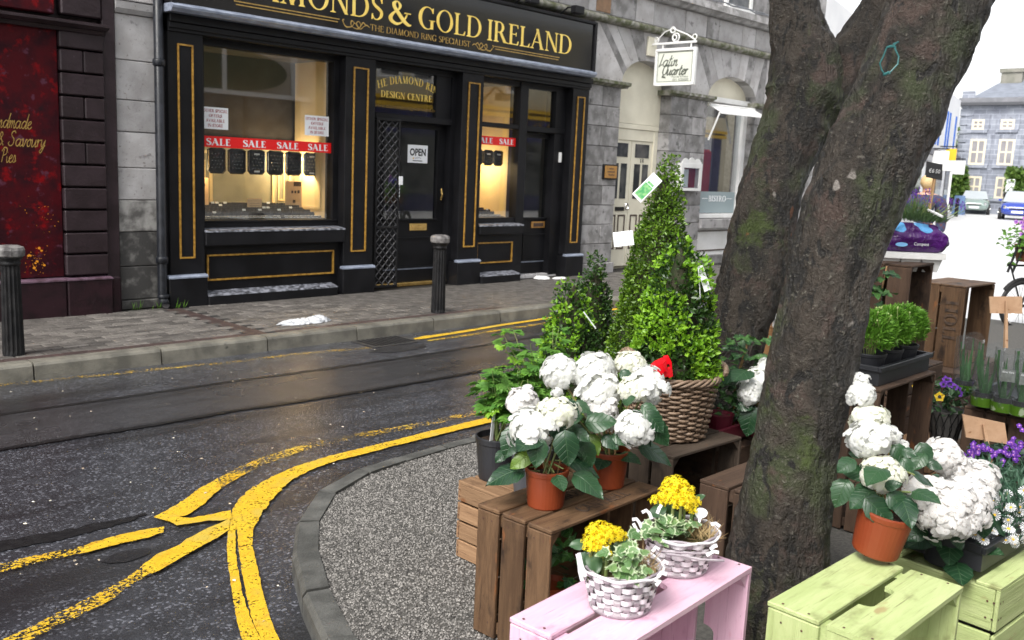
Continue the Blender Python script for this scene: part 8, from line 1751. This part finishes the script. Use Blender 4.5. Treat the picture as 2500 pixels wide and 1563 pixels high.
body = [(0, 0, .92, .15, .12), (0, 0, 1.1, .14, .11), (0, 0, 1.3, .17, .12), (0, 0, 1.42, .13, .1), (0, 0, 1.5, .06, .06), (.02, 0, 1.56, .06, .065), (.02, 0, 1.64, .085, .095), (.02, 0, 1.71, .06, .07), (0, .2, 1.4, .075, .075), (0, .25, 1.13, .055, .055), (.05, .25, .9, .04, .04), (.08, .25, .8, .035, .02), (0, -.2, 1.4, .075, .075), (0, -.25, 1.13, .055, .055), (-.05, -.25, .9, .04, .04), (-.06, -.25, .8, .035, .02), (.03, .09, .84, .1, .1), (.12, .1, .48, .065, .065), (.12, .1, .08, .045, .045), (.24, .1, .04, .04, .035), (-.03, -.09, .84, .1, .1), (-.08, -.1, .48, .065, .065), (-.2, -.1, .1, .045, .045), (-.1, -.1, .04, .04, .035)]
ed = [(0, 1), (1, 2), (2, 3), (3, 4), (4, 5), (5, 6), (6, 7), (3, 8), (8, 9), (9, 10), (10, 11), (3, 12), (12, 13), (13, 14), (14, 15), (0, 16), (16, 17), (17, 18), (18, 19), (0, 20), (20, 21), (21, 22), (22, 23)]
skin('body', body, ed, SKINM)
skin('jacket', [(v[0], v[1], v[2], v[3] + .03, v[4] + .03) for v in ((0, 0, .86, .17, .14), (0, 0, 1.1, .15, .12), (0, 0, 1.3, .18, .13), (0, 0, 1.46, .17, .12), (0, .2, 1.42, .1, .1), (0, .255, 1.13, .06, .06), (.05, .255, .88, .045, .045), (0, -.2, 1.42, .1, .1), (0, -.255, 1.13, .06, .06), (-.05, -.255, .88, .045, .045))], [(0, 1), (1, 2), (2, 3), (3, 4), (4, 5), (5, 6), (3, 7), (7, 8), (8, 9)], tartan())
skin('trousers', [(0, 0, .9, .15, .12), (.03, .09, .82, .11, .11), (.12, .1, .48, .085, .085), (.12, .1, .12, .07, .07), (-.03, -.09, .82, .11, .11), (-.08, -.1, .48, .085, .085), (-.19, -.1, .14, .07, .07)], [(0, 1), (1, 2), (2, 3), (0, 4), (4, 5), (5, 6)], TROUS)
h_ = M(); h_.ball((-.0, 0, 1.665), .108, 16, 10, 1.05); o = h_.part('hair', HAIR, pt, world=False, smooth=True); o.matrix_basis = Matrix.Rotation(yw, 4, 'Z')
# ------------------------------------------------------------------ buildings across the street (behind the camera; seen in the shop glass)
OB = thing('cream_building', 'cream building with yellow cornice and navy tapas shopfront across the street', 'building', (24, -7, 0))
M().box((18.4, -14, 0), (46, -7, 6.9)).part('wall', mat('cream_render', (.7, .63, .46), (.62, .56, .4), 1, rough=.8), OB); M().box((19.0, -7, 0), (40, -6.8, 3.42)).part('shop_fascia', NAVY, OB)
M().box((18.9, -7, 3.422), (40.1, -6.6, 3.56)).part('yellow_cornice', YELLOW, OB); M().box((18.9, -7, 3.563), (40.1, -6.7, 3.64)).part('cornice_dark_band', DKBROWN, OB); M().box((18.9, -7, 3.643), (40.1, -6.55, 3.76)).part('yellow_cornice', YELLOW, OB)  # dark brown stripe between the two yellow cornice bands
line_text('TAPAS', 'lettering', .36, (28.3, -6.79, 2.95), GILTDIM, OB, 3.2, right=(-1, 0, 0), serif=False)
for x in (19.6, 21.0, 25.5, 29, 32.5, 36): f = M(); frame_boxes(f, x - .5, 4.3, x + .5, 6.6, .12, -7.0, -6.92); wf = f.part('window', WHITEP, OB); M().box((x - .38, -6.99, 4.4), (x + .38, -6.96, 6.5)).part('pane', DARKGL, wf, world=False)
M().tube([(23.6, -6.9, 3.8), (23.9, -6.4, 4.4), (24.2, -6.3, 4.2)], .05, 6).part('lamp_arm', IRON, OB); M().box((24.0, -6.5, 3.95), (24.5, -6.2, 4.2)).part('lamp_head', IRON, OB)
for x in (20.5, 23.5, 26.5, 29.5, 32.5): M().box((x - 1.1, -6.82, .6), (x + 1.1, -6.78, 2.6)).part('shop_window', DARKGL, OB); M().box((x + 1.25, -6.83, 0), (x + 1.4, -6.7, 3.41)).part('yellow_pilaster', YELLOW, OB)
GB2 = thing('green_sign_building', 'pale rendered building with an oval green sign across the street', 'building', (8, -7, 0)); M().box((-14, -14, 0), (18.35, -7, 6.7)).part('wall', mat('pale_render', (.62, .58, .5), (.5, .46, .4), .8, rough=.8), GB2)
M().prism([(12.6 + 3.1 * (abs(cos(a)) ** .6) * (1 if cos(a) > 0 else -1), 4.0 + .6 * sin(a)) for a in [2 * pi * k / 40 for k in range(40)]], -7.0, -6.85, ax='y').part('oval_sign', mat('green_sign', (.02, .05, .018), rough=.4), GB2)
M().box((9.5, -7, .3), (16.2, -6.9, 3.28)).part('shop_window', DARKGL, GB2); M().box((9.3, -7, 3.30), (16.4, -6.75, 3.42)).part('ledge', WHITEP, GB2)
for x in (13.6, 15.9): M().box((x, -6.99, 3.43), (x + .12, -6.8, 4.9)).part('sign_strut', WHITEP, GB2)
for x in (10.6, 12.4, 14.3): M().box((x, -6.895, .3), (x + .1, -6.85, 3.28)).part('window_mullion', IRON, GB2)
M().box((16.8, -7, 0), (17.0, -6.85, 6)).part('drainpipe', IRON, GB2)
for x in (-11, -7, -3, 1, 5): M().box((x - .6, -7.0, 4.6), (x + .6, -6.95, 6.6)).part('window', DARKGL, GB2)
